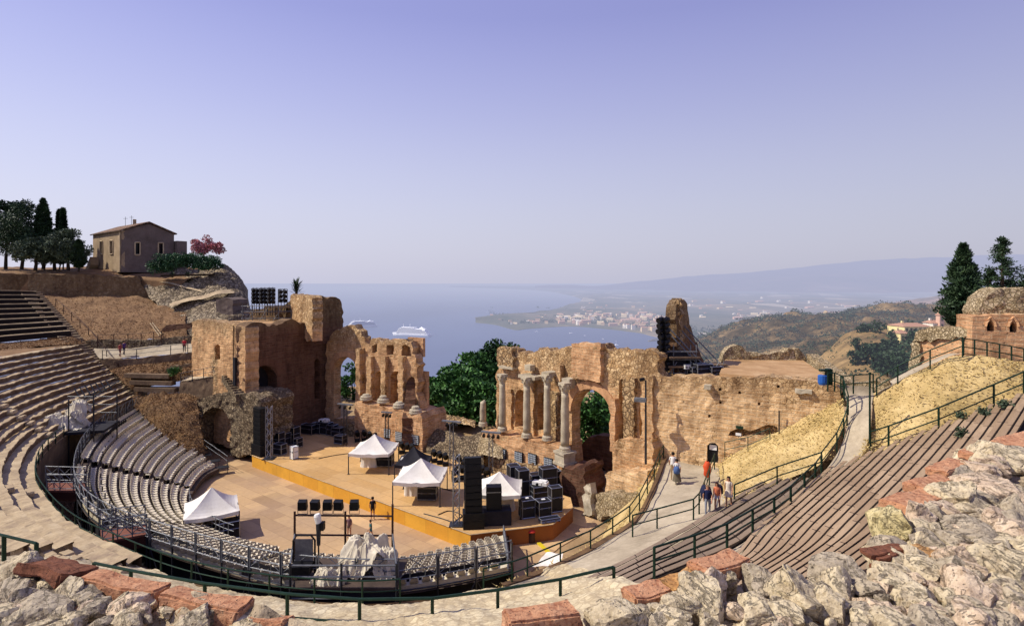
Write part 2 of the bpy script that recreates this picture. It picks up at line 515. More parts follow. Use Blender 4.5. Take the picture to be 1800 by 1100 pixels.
M['cream'] = mottle('cream_bench', ['#b9ab8f', '#d2c6aa', '#dfd5bb'], 1.2, 0.7, 0.2, fine=0.2)
M['deck'] = mottle('deck_panel', ['#3a302b', '#4d4038', '#5a4a40'], 1.0, 0.8, 0.2)
M['reddeck'] = mottle('red_brown_deck', ['#5e3a30', '#7a4b3c', '#8b5a48'], 1.0, 0.8, 0.2)
M['redwood'] = mottle('red_brown_board', ['#3a1f18', '#4f2b20'], 1.0, 0.8, 0.2)
M['glass_dark'] = plain('dark_window', '#1c1f25', 0.15, 0.0, 0.1)
M['lens'] = plain('lamp_lens', '#b5c0cc', 0.15, 0.2, 0.1)
M['bark'] = mottle('bark', ['#2e241c', '#463729'], 3.0, 0.95, 0.7, 12, 0.05)
M['leaf_dark'] = leaf_mat('leaf_cypress', ['#131f12', '#24381f', '#385030'])
M['leaf_pine'] = leaf_mat('leaf_pine', ['#1a281a', '#2f452c', '#4c6140'])
M['leaf_olive'] = leaf_mat('leaf_olive', ['#2c372a', '#4d5b46', '#6e795c'])
M['leaf_green'] = leaf_mat('leaf_broad', ['#1c3619', '#315627', '#4b7639', '#5f8a48'])
M['leaf_dark_green'] = leaf_mat('leaf_deep', ['#16291a', '#284522', '#3c5d32'])
M['leaf_hedge'] = leaf_mat('leaf_hedge', ['#1b3421', '#2b4e31', '#3f683f'])
M['leaf_pink'] = leaf_mat('leaf_oleander', ['#7d6d60', '#b8727a', '#dd9aa2'], None, 2.0)
M['leaf_scrub'] = leaf_mat('leaf_scrub', ['#33392a', '#474a35', '#605b42'], 5200.0, 0.02)
M['leaf_scrub_green'] = leaf_mat('leaf_scrub_green', ['#20301d', '#31452a', '#485638'], 5200.0, 0.03)
M['leaf_straw'] = leaf_mat('straw', ['#b29c62', '#c4aa6e', '#d4bb80'])
M['plaster'] = mottle('ochre_plaster', ['#8f7b60', '#a68f70', '#b59e7f'], 0.5, 0.9, 0.3, 4, 0.03)
M['plaster_dark'] = mottle('grey_plaster', ['#5e5148', '#70625a', '#7d6f66'], 0.5, 0.9, 0.3, 4, 0.03)  # grey plaster; on the house its dark tone paints the shaded side
M['tile'] = plank_mat('roof_tiles', '#9a7c62', '#86694f', '#4f3c2e', 0.3, 0.45, 0.9, 0.5, 0.8, 0.5, 0.04)
M['lime'] = None

M['tarp'] = mottle('cream_tarpaulin', ['#b5aa95', '#cfc5b0', '#ded5c2'], 0.9, 0.8, 0.5, 7, 0.03, fine=0.2)
# ------------------------------------------------------------------ camera, sun, sky
cam = bpy.data.cameras.new('camera')
cam.sensor_width = 36.0; cam.lens = 20.0
cam.shift_y = -(550 - HY) / 1800.0
cam.clip_start = 0.1; cam.clip_end = 200000
camo = bpy.data.objects.new('camera', cam); link(camo)
camo.location = (0, 0, CH); camo.rotation_euler = (math.pi / 2, 0, 0)
SC.camera = camo

SUN_EL = math.radians(47)
SUN_AZ = Vector((-1.0, -0.05, 0)).normalized()           # horizontal direction towards the sun
sd = bpy.data.lights.new('sun', 'SUN'); sd.energy = 5.2; sd.angle = math.radians(0.5); sd.color = (1.0, 0.93, 0.80)
so = bpy.data.objects.new('sun', sd); link(so)
to_sun = Vector((SUN_AZ.x * math.cos(SUN_EL), SUN_AZ.y * math.cos(SUN_EL), math.sin(SUN_EL)))
so.rotation_euler = to_sun.to_track_quat('Z', 'Y').to_euler()
so.location = (-60, -10, 120)

w = bpy.data.worlds.new('World'); SC.world = w; w.use_nodes = True
wt = w.node_tree; bg = wt.nodes['Background']
sky = wt.nodes.new('ShaderNodeTexSky'); sky.sky_type = 'NISHITA'; sky.sun_disc = False
sky.sun_elevation = SUN_EL; sky.sun_rotation = math.atan2(SUN_AZ.x, SUN_AZ.y)
sky.altitude = 200; sky.air_density = 1.3; sky.dust_density = 2.2; sky.ozone_density = 3.0
# the afternoon's humid air: the low sky is paler and a little violet
tc = wt.nodes.new('ShaderNodeTexCoord'); sp = wt.nodes.new('ShaderNodeSeparateXYZ')
wt.links.new(tc.outputs['Generated'], sp.inputs[0])
rp = wt.nodes.new('ShaderNodeValToRGB')
rp.color_ramp.interpolation = 'B_SPLINE'
els = rp.color_ramp.elements
stops = [(0.0, '#bfc1d8'), (0.06, '#c4c5da'), (0.15, '#c3c6e0'), (0.28, '#adb1de'), (0.42, '#9498d4'), (1.0, '#6a6fb8')]
while len(els) < len(stops): els.new(0.5)
for e, (p, h) in zip(els, stops): e.position = p; e.color = lin(h)
wt.links.new(sp.outputs['Z'], rp.inputs['Fac'])
sc_ = wt.nodes.new('ShaderNodeMix'); sc_.data_type = 'RGBA'; sc_.blend_type = 'MULTIPLY'; sc_.inputs[0].default_value = 1.0
wt.links.new(rp.outputs['Color'], sc_.inputs[6]); sc_.inputs[7].default_value = (10.8, 10.6, 10.4, 1)
mx_ = wt.nodes.new('ShaderNodeMix'); mx_.data_type = 'RGBA'; mx_.inputs[0].default_value = 0.85
wt.links.new(sky.outputs['Color'], mx_.inputs[6]); wt.links.new(sc_.outputs[2], mx_.inputs[7])
sd_ = wt.nodes.new('ShaderNodeMapRange')
for k, val in zip((1, 2, 3, 4), (-0.7, 0.7, 1.16, 0.88)): sd_.inputs[k].default_value = val
wt.links.new(sp.outputs['X'], sd_.inputs[0])
br_ = wt.nodes.new('ShaderNodeVectorMath'); br_.operation = 'SCALE'      # brighter towards the sun's side
wt.links.new(mx_.outputs[2], br_.inputs[0]); wt.links.new(sd_.outputs[0], br_.inputs['Scale'])
wt.links.new(br_.outputs[0], bg.inputs['Color'])
bg.inputs['Strength'].default_value = 0.107
SC.view_settings.view_transform = 'Standard'; SC.view_settings.look = 'None'; SC.view_settings.exposure = 0
SC.cycles.max_bounces = 6; SC.cycles.diffuse_bounces = 3

# ------------------------------------------------------------------ the sea
SEA = CH - 200.0
def sea_pt(px, py, dz=0.0):
    Y = (CH - SEA - dz) * FPX / (py - HY)
    return Vector(((px - 900) / FPX * Y, Y, SEA + dz))

nt = NT('sea_water')
c = nt.coord('World')
f1 = nt.noise(nt.scaled(c, (0.0012, 0.0004, 1)), 1.0, 5, 0.6)
col = nt.ramp(f1, [(0.35, lin('#3d4a68')), (0.65, lin('#4d5c7c'))])
f2 = nt.noise(c, 0.06, 4, 0.7)
nt.done(col, nt.bump(f2, 0.5, 2.0), 0.42)
nt.b.inputs['Specular IOR Level'].default_value = 0.5
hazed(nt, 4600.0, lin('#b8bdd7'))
M['sea'] = nt.m
v = [(-150000, 260, SEA), (150000, 260, SEA), (150000, 150000, SEA), (-150000, 150000, SEA)]
put('sea', v, [(0, 1, 2, 3)], M['sea'])['kind'] = 'structure'

# ------------------------------------------------------------------ the far coast
nt = NT('coast_land')
c = nt.coord('World')
f = nt.noise(nt.scaled(c, (1, 0.45, 1)), 0.0022, 8, 0.72)
col = nt.ramp(f, [(0.36, lin('#3f4a3a')), (0.47, lin('#59594a')), (0.55, lin('#6d6653')), (0.62, lin('#8a7a63')), (0.72, lin('#b09a80'))])
fv = nt.voro(nt.scaled(c, (1, 0.5, 1)), 0.004)
pick = nt.math('GREATER_THAN', nt.sepz(fv.outputs['Color'], 0), 0.88)
col = nt.mix(nt.math('MULTIPLY', pick, 0.6), col, lin('#c9bba6'))
nt.done(col, None, 0.95)
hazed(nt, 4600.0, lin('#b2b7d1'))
M['coast'] = nt.m
def coast(name, low, high, nv, amp, freq, seed):
    n = 160
    lo = spline([sea_pt(*p) for p in low], n); hi = spline([sea_pt(*p) for p in high], n)
    t = np.linspace(0, 1, nv) ** 2
    g = lo[None] * (1 - t)[:, None, None] + hi[None] * t[:, None, None]
    v = g.reshape(-1, 3).copy()
    edge = np.minimum(np.repeat(t, n) * 14, 1)
    v[:, 2] += 1.5 + edge * (3 + amp * (0.6 + fbm(v * freq, 4, seed)).clip(0))
    v[:n, 2] = SEA - 2
    o = put(name, v, grid_faces(nv, n), M['coast'], smooth=True); o['kind'] = 'structure'
    return o
coast('coastal_plain', [(836, 567), (870, 571), (905, 580), (930, 578), (1000, 574), (1060, 578), (1120, 585), (1150, 592), (1250, 612), (1500, 650), (2000, 720)],
      [(834, 566), (870, 562), (905, 557), (960, 553), (1000, 546), (1036, 541), (1060, 520), (1090, 510), (1200, 505.5), (1500, 504), (2000, 503)], 60, 26, 0.0016, 3)
coast('far_coast', [(790, 504.6), (860, 506.6), (910, 508.4), (960, 512), (1000, 519), (1024, 527), (1036, 535), (1044, 541), (1100, 541)],
      [(790, 503.6), (860, 503.6), (910, 503.6), (960, 503.5), (1000, 503.5), (1024, 503.5), (1036, 503.5), (1044, 503.5), (1100, 503.5)], 40, 25, 0.0006, 4)

nt = NT('mountain_land')
c = nt.coord('World')
f = nt.noise(nt.scaled(c, (1, 0.5, 2)), 0.0011, 8, 0.72)
nt.done(nt.ramp(f, [(0.36, lin('#3c4638')), (0.5, lin('#5c5a50')), (0.6, lin('#7a6d60')), (0.7, lin('#a39482'))]), None, 0.95)
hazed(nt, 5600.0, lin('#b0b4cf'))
M['mountain'] = nt.m
def far_sheet(name, rows, nu, nv, mat, amp, freq, seed):
    curves = [[P(*p) for p in r] for r in rows]
    rr = np.array([spline(cv, nu) for cv in curves])
    t = np.linspace(0, len(rr) - 1, nv); i = np.clip(t.astype(int), 0, len(rr) - 2); fr = (t - i)[:, None, None]
    fr = fr * fr * (3 - 2 * fr)
    v = (rr[i] * (1 - fr) + rr[i + 1] * fr).reshape(-1, 3).copy()
    v[:, 2] += amp * fbm(v * freq, 5, seed)
    o = put(name, v, grid_faces(nv, nu), mat, smooth=True); o['kind'] = 'structure'
    return o
far_sheet('mountain', [[(940, 507, 18500), (1150, 514, 13000), (1400, 517, 11000), (1700, 517, 10000), (2000, 517, 10000)],
                       [(940, 505, 20000), (1150, 500, 16000), (1400, 488, 14500), (1700, 478, 13500), (2000, 470, 13000)],
                       [(940, 503.4, 22000), (1050, 500, 22000), (1150, 494, 22000), (1250, 484, 22000), (1350, 474, 22000), (1450, 464, 22000), (1550, 456, 22000), (1660, 451, 22000), (2000, 445, 22000)]],
          120, 40, M['mountain'], 60, 0.0006, 9)
nt = NT('burnt_hill_land')
c = nt.coord('World')
f = nt.noise(c, 0.006, 8, 0.7)
nt.done(nt.ramp(f, [(0.36, lin('#4c4a38')), (0.5, lin('#8a6d55')), (0.66, lin('#a98a6c'))]), None, 0.95)
hazed(nt, 5200.0)
M['burnt'] = nt.m
far_sheet('burnt_hill', [[(1440, 556, 2600), (1520, 556, 2300), (1600, 556, 2200), (1700, 556, 2200), (1850, 556, 2200)],
                         [(1440, 551, 3000), (1500, 549, 3000), (1545, 541, 3000), (1575, 531, 3000), (1610, 525, 3000), (1660, 520, 3000), (1750, 512, 3000), (1850, 508, 3000)]],
          80, 24, M['burnt'], 12, 0.008, 21)

# the scrub hills behind the theatre
nt = NT('scrub_hill_land')
c = nt.coord('World')
f = nt.noise(c, 0.02, 9, 0.75)
col = nt.ramp(f, [(0.34, lin('#363528')), (0.46, lin('#554a38')), (0.56, lin('#7d6a4c')), (0.68, lin('#ab9068'))])
g = nt.noise(c, 0.4, 4, 0.75)
col = nt.mix(0.6, col, nt.ramp(g, [(0.35, (0.45, 0.43, 0.42)), (0.65, (1.1, 1.06, 1.0))]), 'MULTIPLY')
nt.done(col, nt.bump(g, 0.8, 1.5), 0.95)
hazed(nt, 8000.0)
M['scrub'] = nt.m
scrub_rows = [[(1120, 760, 330), (1300, 745, 260), (1440, 730, 230), (1560, 720, 230), (1800, 700, 230)],
              [(1150, 680, 560), (1250, 668, 430), (1340, 655, 400), (1450, 640, 420), (1560, 630, 420), (1800, 620, 420)],
              [(1180, 640, 800), (1250, 625, 720), (1320, 608, 700), (1400, 600, 700), (1500, 585, 720), (1600, 575, 750), (1800, 560, 800)],
              [(1190, 622, 1000), (1240, 600, 1000), (1280, 580, 1000), (1330, 561, 1000), (1400, 549, 1050), (1460, 544, 1050), (1520, 540, 1100), (1600, 537, 1100), (1700, 538, 1100), (1850, 530, 1100)]]
hill = far_sheet('scrub_hill', scrub_rows, 260, 130, M['scrub'], 15, 0.012, 31)
nt = NT('spur_straw_land')
c = nt.coord('World')
f = nt.noise(c, 0.06, 8, 0.7)
col = nt.ramp(f, [(0.36, lin('#5d4e35')), (0.5, lin('#8a7148')), (0.65, lin('#a98c5e'))])
g = nt.noise(c, 0.7, 4, 0.7)
col = nt.mix(0.5, col, nt.ramp(g, [(0.35, (0.5, 0.47, 0.42)), (0.65, (1.08, 1.05, 1.0))]), 'MULTIPLY')
nt.done(col, nt.bump(g, 0.7, 0.8), 0.95); hazed(nt, 5200.0)
M['spur'] = nt.m
spur_rows = [[(1400, 720, 190), (1470, 715, 180), (1540, 710, 180), (1620, 705, 190), (1700, 700, 200)],
             [(1425, 660, 270), (1475, 650, 255), (1530, 645, 250), (1600, 635, 260), (1700, 625, 270)],
             [(1432, 632, 350), (1465, 605, 340), (1500, 580, 330), (1545, 574, 330), (1600, 570, 350), (1700, 560, 370)]]
spur = far_sheet('spur_hill', spur_rows, 90, 60, M['spur'], 2.0, 0.05, 41)

# ------------------------------------------------------------------ ground of the theatre
g_rows = [[(-95, 112, -22), (-40, 118, -16), (0, 118, -14), (40, 112, -14), (70, 100, -12)],
          [(-85, 100, 1.0), (-40, 100, 1.5), (0, 98, 1.0), (30, 92, 1.5), (60, 80, 3)],
          [(-80, 90, 0.6), (-40, 88, 1.3), (0, 82, 1.3), (25, 74, 1.6), (50, 66, 3)],
          [(-75, 72, -0.05), (-40, 70, -0.05), (-5, 62, -0.05), (10, 54, -0.05), (40, 46, -0.05)],
          [(-75, 40, -0.05), (-40, 40, -0.05), (-5, 40, -0.05), (10, 40, -0.05), (40, 40, -0.05)],
          [(-75, 8, -0.05), (-40, 8, -0.05), (-5, 8, -0.05), (10, 8, -0.05), (40, 8, -0.05)]]
sheet('ground', g_rows, 90, 70, M['dirt'], 0.0, 0.3, 2, kind='structure')
# the slope down to the sea, out to the shore
sheet('sea_slope', [[(-260, 262, SEA - 1), (-60, 262, SEA - 1), (90, 262, SEA - 1), (330, 262, SEA - 1)],
                    [(-140, 160, -70), (-40, 165, -70), (30, 160, -70), (120, 150, -60)],
                    [(-100, 114, -23), (-40, 118, -17), (0, 118, -15), (40, 112, -15), (72, 100, -13)]], 50, 40, M['soil'], 0.6, 0.1, 5, kind='structure')
# orchestra boards
orch = [Z(150, 790, 0.0), Z(385, 822, 0.01), Z(443, 824, 0.01)]
MB().prism([(-33, 60), (-30.5, 52), (-28, 45), (-22, 40), (-16, 36.5), (-8, 34.5), (-2, 35), (1, 38), (3.5, 42), (8, 47), (6, 49), (-10, 60), (-27, 66), (-31, 66)], -0.3, 0.012).build('orchestra_floor', M['floor'])['kind'] = 'structure'
# ------------------------------------------------------------------ ruin walls: a plan line, a ragged outline and openings
class Wall:
    def __init__(self, A, B, t):
        self.A = Vector((A[0], A[1], 0)); B = Vector((B[0], B[1], 0))
        self.u = (B - self.A).normalized(); self.L = (B - self.A).length
        self.n = Vector((self.u.y, -self.u.x, 0))          # outward, to the right of the direction A->B
        self.t = t
    def sz(self, px, py):
        k = (px - 900) / FPX
        s = (k * self.A.y - self.A.x) / (self.u.x - k * self.u.y)
        Y = self.A.y + s * self.u.y
        return (s, CH - (py - HY) / FPX * Y)
    def pt(self, s, z, off=0.0):
        p = self.A + self.u * s + self.n * off
        return Vector((p.x, p.y, z))
    def px(self, px, py, off=0.0):
        s, z = self.sz(px, py)
        return self.pt(s, z, off)

def inside(poly, q):
    """points q (N,2) inside polygon poly"""
    x, y = q[:, 0], q[:, 1]
    r = np.zeros(len(q), dtype=bool)
    n = len(poly)
    for i in range(n):
        x1, y1 = poly[i]; x2, y2 = poly[(i + 1) % n]
        c = ((y1 > y) != (y2 > y)) & (x < (x2 - x1) * (y - y1) / ((y2 - y1) if abs(y2 - y1) > 1e-12 else 1e-12) + x1)
        r ^= c
    return r

def densify(poly, step, jit, rnd, keep_below=None):
    out = []
    n = len(poly)
    for i in range(n):
        a = Vector(poly[i]); b = Vector(poly[(i + 1) % n])
        k = max(1, int((b - a).length / step))
        d = (b - a).normalized(); nn = Vector((-d.y, d.x))
        for j in range(k):
            p = a + (b - a) * (j / k)
            if jit and j > 0 and not (keep_below is not None and p.y < keep_below):
                p = p + nn * rnd.uniform(-jit, jit) + d * rnd.uniform(-jit, jit) * 0.4
            out.append((p.x, p.y))
    return out

def edge_dist(poly, q):
    d = np.full(len(q), 1e9)
    n = len(poly)
    for i in range(n):
        a = np.array(poly[i]); b = np.array(poly[(i + 1) % n])
        ab = b - a; L = (ab ** 2).sum() + 1e-12
        t = np.clip(((q - a) @ ab) / L, 0, 1)
        d = np.minimum(d, np.linalg.norm(q - (a + t[:, None] * ab), axis=1))
    return d

def wall_mesh(wl, outline, holes, mat, name, root=None, res=0.42, relief=0.10, rag=0.16, hole_rag=0.04, seed=1, off=0.0, thick=None, smooth=False, rfreq=2.2):
    """outline and holes in (s, z) metres on the wall"""
    rnd = random.Random(seed)
    t = thick if thick is not None else wl.t
    out = densify(outline, res, rag, rnd)
    hs = [densify(h, min(res, 0.3), hole_rag, rnd) for h in holes]
    pts = list(out); edges = [(i, (i + 1) % len(out)) for i in range(len(out))]
    for h in hs:
        o = len(pts); pts += h
        edges += [(o + i, o + (i + 1) % len(h)) for i in range(len(h))]
    a = np.array(out)
    x0, z0 = a.min(0); x1, z1 = a.max(0)
    gx, gz = np.meshgrid(np.arange(x0, x1, res), np.arange(z0, z1, res * 0.87))
    gx = gx + (np.arange(gx.shape[0])[:, None] % 2) * res * 0.5
    q = np.stack([gx.ravel(), gz.ravel()], 1)
    q = q + np.array([[rnd.uniform(-.18, .18) * res, rnd.uniform(-.18, .18) * res] for _ in range(len(q))])
    ok = inside(out, q) & (edge_dist(out, q) > res * 0.35)
    for h in hs:
        ok &= ~inside(h, q) & (edge_dist(h, q) > 0.12)
    pts += [tuple(p) for p in q[ok]]
    vv, ee, ff, _, _, _ = delaunay_2d_cdt([Vector(p) for p in pts], edges, [], 0, 1e-5)
    vv = np.array([(p.x, p.y) for p in vv]); ff = np.array(ff)
    cen = vv[ff].mean(1)
    keep = inside(out, cen)
    for h in hs: keep &= ~inside(h, cen)
    ff = ff[keep]
    used = np.unique(ff); remap = -np.ones(len(vv), dtype=int); remap[used] = np.arange(len(used))
    vv = vv[used]; ff = remap[ff]
    # make the winding so that the normal faces outward (n)
    e1 = vv[ff[:, 1]] - vv[ff[:, 0]]; e2 = vv[ff[:, 2]] - vv[ff[:, 0]]
    cr = e1[:, 0] * e2[:, 1] - e1[:, 1] * e2[:, 0]
    ff = np.where((cr < 0)[:, None], ff[:, ::-1], ff)
    cnt = {}
    for tri in ff:
        for i in range(3):
            e = (tri[i], tri[(i + 1) % 3]); k = (min(e), max(e))
            if k in cnt: cnt[k] = None
            else: cnt[k] = e
    bnd = [e for e in cnt.values() if e is not None]
    A = np.array(wl.A); u = np.array(wl.u); nn = np.array(wl.n)
    base = A[None] + vv[:, :1] * u[None]; base[:, 2] = vv[:, 1]
    d = relief * 0.62 * fbm(base * rfreq, 4, seed)
    front = base + (off + d)[:, None] * nn[None]
    nv = len(vv)
    k = max(2, int(t / 0.55) + 1)
    layers = [front]
    uvs = [vv.copy()]
    bset = sorted({i for e in bnd for i in e}); bidx = {b: i for i, b in enumerate(bset)}
    bb = base[bset]
    rings = []
    for j in range(1, k):
        f = j / (k - 1)
        p = bb + (off - t * f) * nn[None]
        rough = np.stack([fbm(p * 1.7, 3, seed + 5 + q) for q in range(3)], 1) * (rag * 0.8)
        if j < k - 1: p = p + rough
        rings.append(p)
        uvs.append(vv[bset] + np.array([[t * f, 0.0]]))
    verts = np.vstack([front] + rings)
    faces = [tuple(x) for x in ff]
    nb = len(bset)
    for e in bnd:
        a0, b0 = e
        pa, pb = a0, b0
        for j in range(k - 1):
            qa, qb = nv + j * nb + bidx[a0], nv + j * nb + bidx[b0]
            faces.append((pb, pa, qa, qb))
            pa, pb = qa, qb
    # back face
    lastmap = {b: nv + (k - 2) * nb + bidx[b] for b in bset}
    inner = [i for i in range(nv) if i not in lastmap]
    o2 = len(verts)
    back = base[inner] + (off - t) * nn[None]
    for i, v in enumerate(inner): lastmap[v] = o2 + i
    verts = np.vstack([verts, back]) if len(inner) else verts
    uvs.append(vv[inner])
    faces += [(lastmap[x[2]], lastmap[x[1]], lastmap[x[0]]) for x in ff]
    return put(name, verts, faces, mat, root, uv=np.vstack(uvs), smooth=smooth)

def arch(x0, x1, ytop, yspr, ybot, n=9):
    """an arched opening in photo pixels"""
    xm = (x0 + x1) / 2; rx = (x1 - x0) / 2; ry = yspr - ytop
    pts = [(x0, ybot), (x0, yspr)]
    pts += [(xm - rx * math.cos(math.pi * i / n), yspr - ry * math.sin(math.pi * i / n)) for i in range(1, n)]
    pts += [(x1, yspr), (x1, ybot)]
    return pts

def wall_px(name, root, wl, outline, holes, mat, **kw):
    return wall_mesh(wl, [wl.sz(*p) for p in outline], [[wl.sz(*p) for p in h] for h in holes], mat, name, root, **kw)

def archivolt(wl, x0, x1, ytop, yspr, width, proud, mat, root, name='arch_ring'):
    """a ring of bricks around an arch, standing a little proud of the wall"""
    s0, zs = wl.sz(x0, yspr); s1, _ = wl.sz(x1, yspr); _, zt = wl.sz((x0 + x1) / 2, ytop)
    sm = (s0 + s1) / 2; rx = (s1 - s0) / 2; rz = zt - zs
    n = 22; vs = []; fs = []
    for i in range(n + 1):
        a = math.pi * i / n
        for rr, off in ((0.02, proud), (width, proud), (width, -0.3), (0.02, -0.3)):
            vs.append(wl.pt(sm - (rx + rr) * math.cos(a), zs + (rz + rr) * math.sin(a), off))
    for i in range(n):
        for k in range(4):
            a = i * 4 + k; b = i * 4 + (k + 1) % 4
            fs.append((a, b, b + 4, a + 4))
    return put(name, vs, fs, mat, root)

def panel(wl, px0, px1, ytop, ybot, off, mat, root, name='niche_back', thick=0.4, seed=3, res=0.5):
    """a plain stretch of wall set back behind an opening"""
    s0, zb = wl.sz(px0, ybot); s1, zt = wl.sz(px1, ytop)
    _, zb2 = wl.sz(px1, ybot); zb = min(zb, zb2); _, zt2 = wl.sz(px0, ytop); zt = max(zt, zt2)
    o = [(s0, zb), (s1, zb), (s1, zt), (s0, zt)]
    return wall_mesh(wl, o, [], mat, name, root, res=res, relief=0.06, rag=0.0, seed=seed, off=off, thick=thick)

# ================================================================== the right half of the scene building
FR = Wall((-1.36, 62.0), (11.9, 47.6), 1.25)
fr = thing('theatre_facade', 'tall brick and rubble facade with four grey columns and a wide open arch', 'ruin', FR.pt(0, 0))
out = [(873, 800), (876, 735), (873, 690), (872, 655), (878, 640), (880, 618), (890, 611), (906, 613), (912, 622), (940, 618), (948, 611), (958, 614), (975, 617), (990, 611),
       (1007, 611), (1010, 606), (1040, 604), (1064, 606), (1067, 612), (1082, 616), (1110, 615), (1150, 617), (1158, 622), (1158, 880), (1020, 900), (940, 860)]
main_arch = arch(1005, 1077, 684, 722, 868)
n1 = arch(905, 923, 684, 700, 750); n2 = arch(944, 962, 690, 704, 756)
slot = [(1088, 770), (1088, 668), (1100, 665), (1100, 772)]
win = [(1124, 765), (1124, 713), (1131, 711), (1131, 767)]
wall_px('wall', fr, FR, out, [main_arch, n1, n2, slot, win], M['brick'], res=0.36, relief=0.14, rag=0.22, seed=5)
for i, (x0, x1, y0, y1) in enumerate([(902, 926, 678, 760), (941, 965, 684, 764), (1085, 1103, 660, 780), (1121, 1134, 706, 772)]):
    panel(FR, x0, x1, y0, y1, (-1.25, -1.25, -0.7, -0.6)[i], M['brick_red'], fr, seed=20 + i)
archivolt(FR, 1005, 1077, 684, 722, 0.75, 0.16, M['brick_red'], fr)
# attic block above the arch and the piers that stand proud of the wall
def pier(wl, root, px0, px1, ytop, ybot, proud, mat, seed, name='pier', rag=0.12):
    s0, zt0 = wl.sz(px0, ytop); s1, zt1 = wl.sz(px1, ytop)
    _, zb0 = wl.sz(px0, ybot); _, zb1 = wl.sz(px1, ybot)
    zb = min(zb0, zb1)
    o = [(s0, zb), (s1, zb), (s1, zt1), ((s0 + s1) / 2, (zt0 + zt1) / 2 + rag * 0.6), (s0, zt0)]
    return wall_mesh(wl, o, [], mat, name, root, res=0.34, relief=0.09, rag=rag, seed=seed, off=proud, thick=proud + 0.12)
pier(FR, fr, 1011, 1062, 603, 662, 0.55, M['brick_podium'], 31, 'attic_block', 0.1)
pier(FR, fr, 880, 907, 612, 642, 0.5, M['rubble'], 32, 'attic_pier', 0.2)
pier(FR, fr, 1101, 1120, 664, 790, 0.45, M['rubble'], 33)
pier(FR, fr, 1132, 1152, 660, 800, 0.4, M['brick'], 34)
pier(FR, fr, 926, 942, 672, 760, 0.35, M['brick'], 35)
pier(FR, fr, 968, 985, 690, 790, 0.5, M['rubble'], 36, rag=0.25)
pier(FR, fr, 876, 902, 684, 750, 0.3, M['brick'], 37)
pier(FR, fr, 1079, 1088, 700, 790, 0.6, M['brick_red'], 38)
# entablature pieces over the columns
def block_at(wl, root, px, py, w, h, d, off, mat, name, seed):
    s, z = wl.sz(px, py)
    o = [(s - w / 2, z - h / 2), (s + w / 2, z - h / 2), (s + w / 2, z + h / 2), (s - w / 2, z + h / 2)]
    return wall_mesh(wl, o, [], mat, name, root, res=0.3, relief=0.05, rag=0.06, seed=seed, off=off, thick=d)
block_at(FR, fr, 898, 645, 2.2, 0.25, 1.0, 0.8, M['column'], 'cornice_slab', 41)
block_at(FR, fr, 944, 660, 2.4, 0.32, 1.4, 1.5, M['column'], 'architrave_block', 42)
block_at(FR, fr, 977, 655, 1.0, 0.4, 1.4, 1.5, M['column'], 'architrave_block', 43)
block_at(FR, fr, 1005, 672, 1.0, 0.9, 1.2, 0.9, M['marble'], 'architrave_block', 44)
block_at(FR, fr, 988, 655, 0.55, 1.6, 0.6, 0.6, M['brick'], 'brick_stub', 45)
block_at(FR, fr, 938, 645, 0.8, 0.6, 0.7, 0.9, M['column'], 'architrave_block', 46)

# the podium in front of it
PD = Wall((-3.4, 60.3), (4.55, 53.2), 3.0)
wall_px('podium', fr, PD, [(850, 800), (848, 758), (870, 762), (920, 772), (965, 780), (987, 786), (987, 830), (910, 815)], [], M['brick_podium'], res=0.4, relief=0.12, rag=0.12, seed=51, thick=3.4)

# the columns
def column(px, ybase, ytop, Y, r, label, pedestal=None, cap=True, broken=False):
    b = P(px, ybase, Y); ztop = CH - (ytop - HY) / FPX * Y
    h = ztop - b.z
    c = thing('column', label, 'column', b, 'standing columns of the facade')
    m = MB(); z0 = 0.0
    if pedestal:
        zp = CH - (pedestal - HY) / FPX * Y - b.z
        p = MB().box((b.x, b.y, b.z + zp / 2), (1.35, 1.35, -zp), 0.6)
        p.box((b.x, b.y, b.z - 0.1), (1.55, 1.55, 0.2), 0.6).box((b.x, b.y, b.z + zp + 0.12), (1.6, 1.6, 0.26), 0.6)
        p.build('pedestal', M['marble'], c)
    MB().lathe([(r * 1.5, 0), (r * 1.5, 0.14), (r * 1.28, 0.16), (r * 1.42, 0.26), (r * 1.36, 0.36), (r * 1.12, 0.42), (r * 1.06, 0.5)], b, 20).build('base', M['marble'], c, smooth=False)
    hc = 0.95 if cap else 0.0
    n = 10
    prof = [(r * (1.04 - 0.16 * (k / n) ** 1.5), 0.5 + (h - hc - 0.5) * k / n) for k in range(n + 1)]
    sh = MB().lathe(prof, b, 24)
    vs = np.array(sh.v); d = 0.025 * fbm(vs * 2.0, 3, int(px))
    vs[:, 0] += d; vs[:, 1] += d
    if broken:
        top = vs[:, 2] > b.z + h - 0.1
        vs[top, 2] += 0.2 * vnoise(vs[top] * 3, 4)
    put('shaft', vs, sh.f, M['column'], c, smooth=True)
    if cap:
        t = b + Vector((0, 0, h - hc))
        k = MB().lathe([(r * 0.9, 0), (r * 1.0, 0.06), (r * 0.92, 0.12), (r * 1.05, 0.3), (r * 1.28, 0.5), (r * 1.2, 0.52), (r * 1.32, 0.74), (r * 1.22, 0.78)], t, 16)
        for a in range(8):                                    # the curled leaves
            an = a * math.pi / 4
            k.box(t + Vector((math.cos(an) * r * 1.25, math.sin(an) * r * 1.25, 0.42)), (0.12, 0.16, 0.2), an)
            k.box(t + Vector((math.cos(an + .39) * r * 1.45, math.sin(an + .39) * r * 1.45, 0.7)), (0.12, 0.16, 0.16), an)
        k.box(t + Vector((0, 0, 0.86)), (r * 2.35, r * 2.35, 0.16), 0.6)
        k.build('capital', M['column'], c)
    return c
column(883, 757, 657, 58.6, 0.35, 'leftmost of the three tall grey columns on the brick podium, by the wall end')
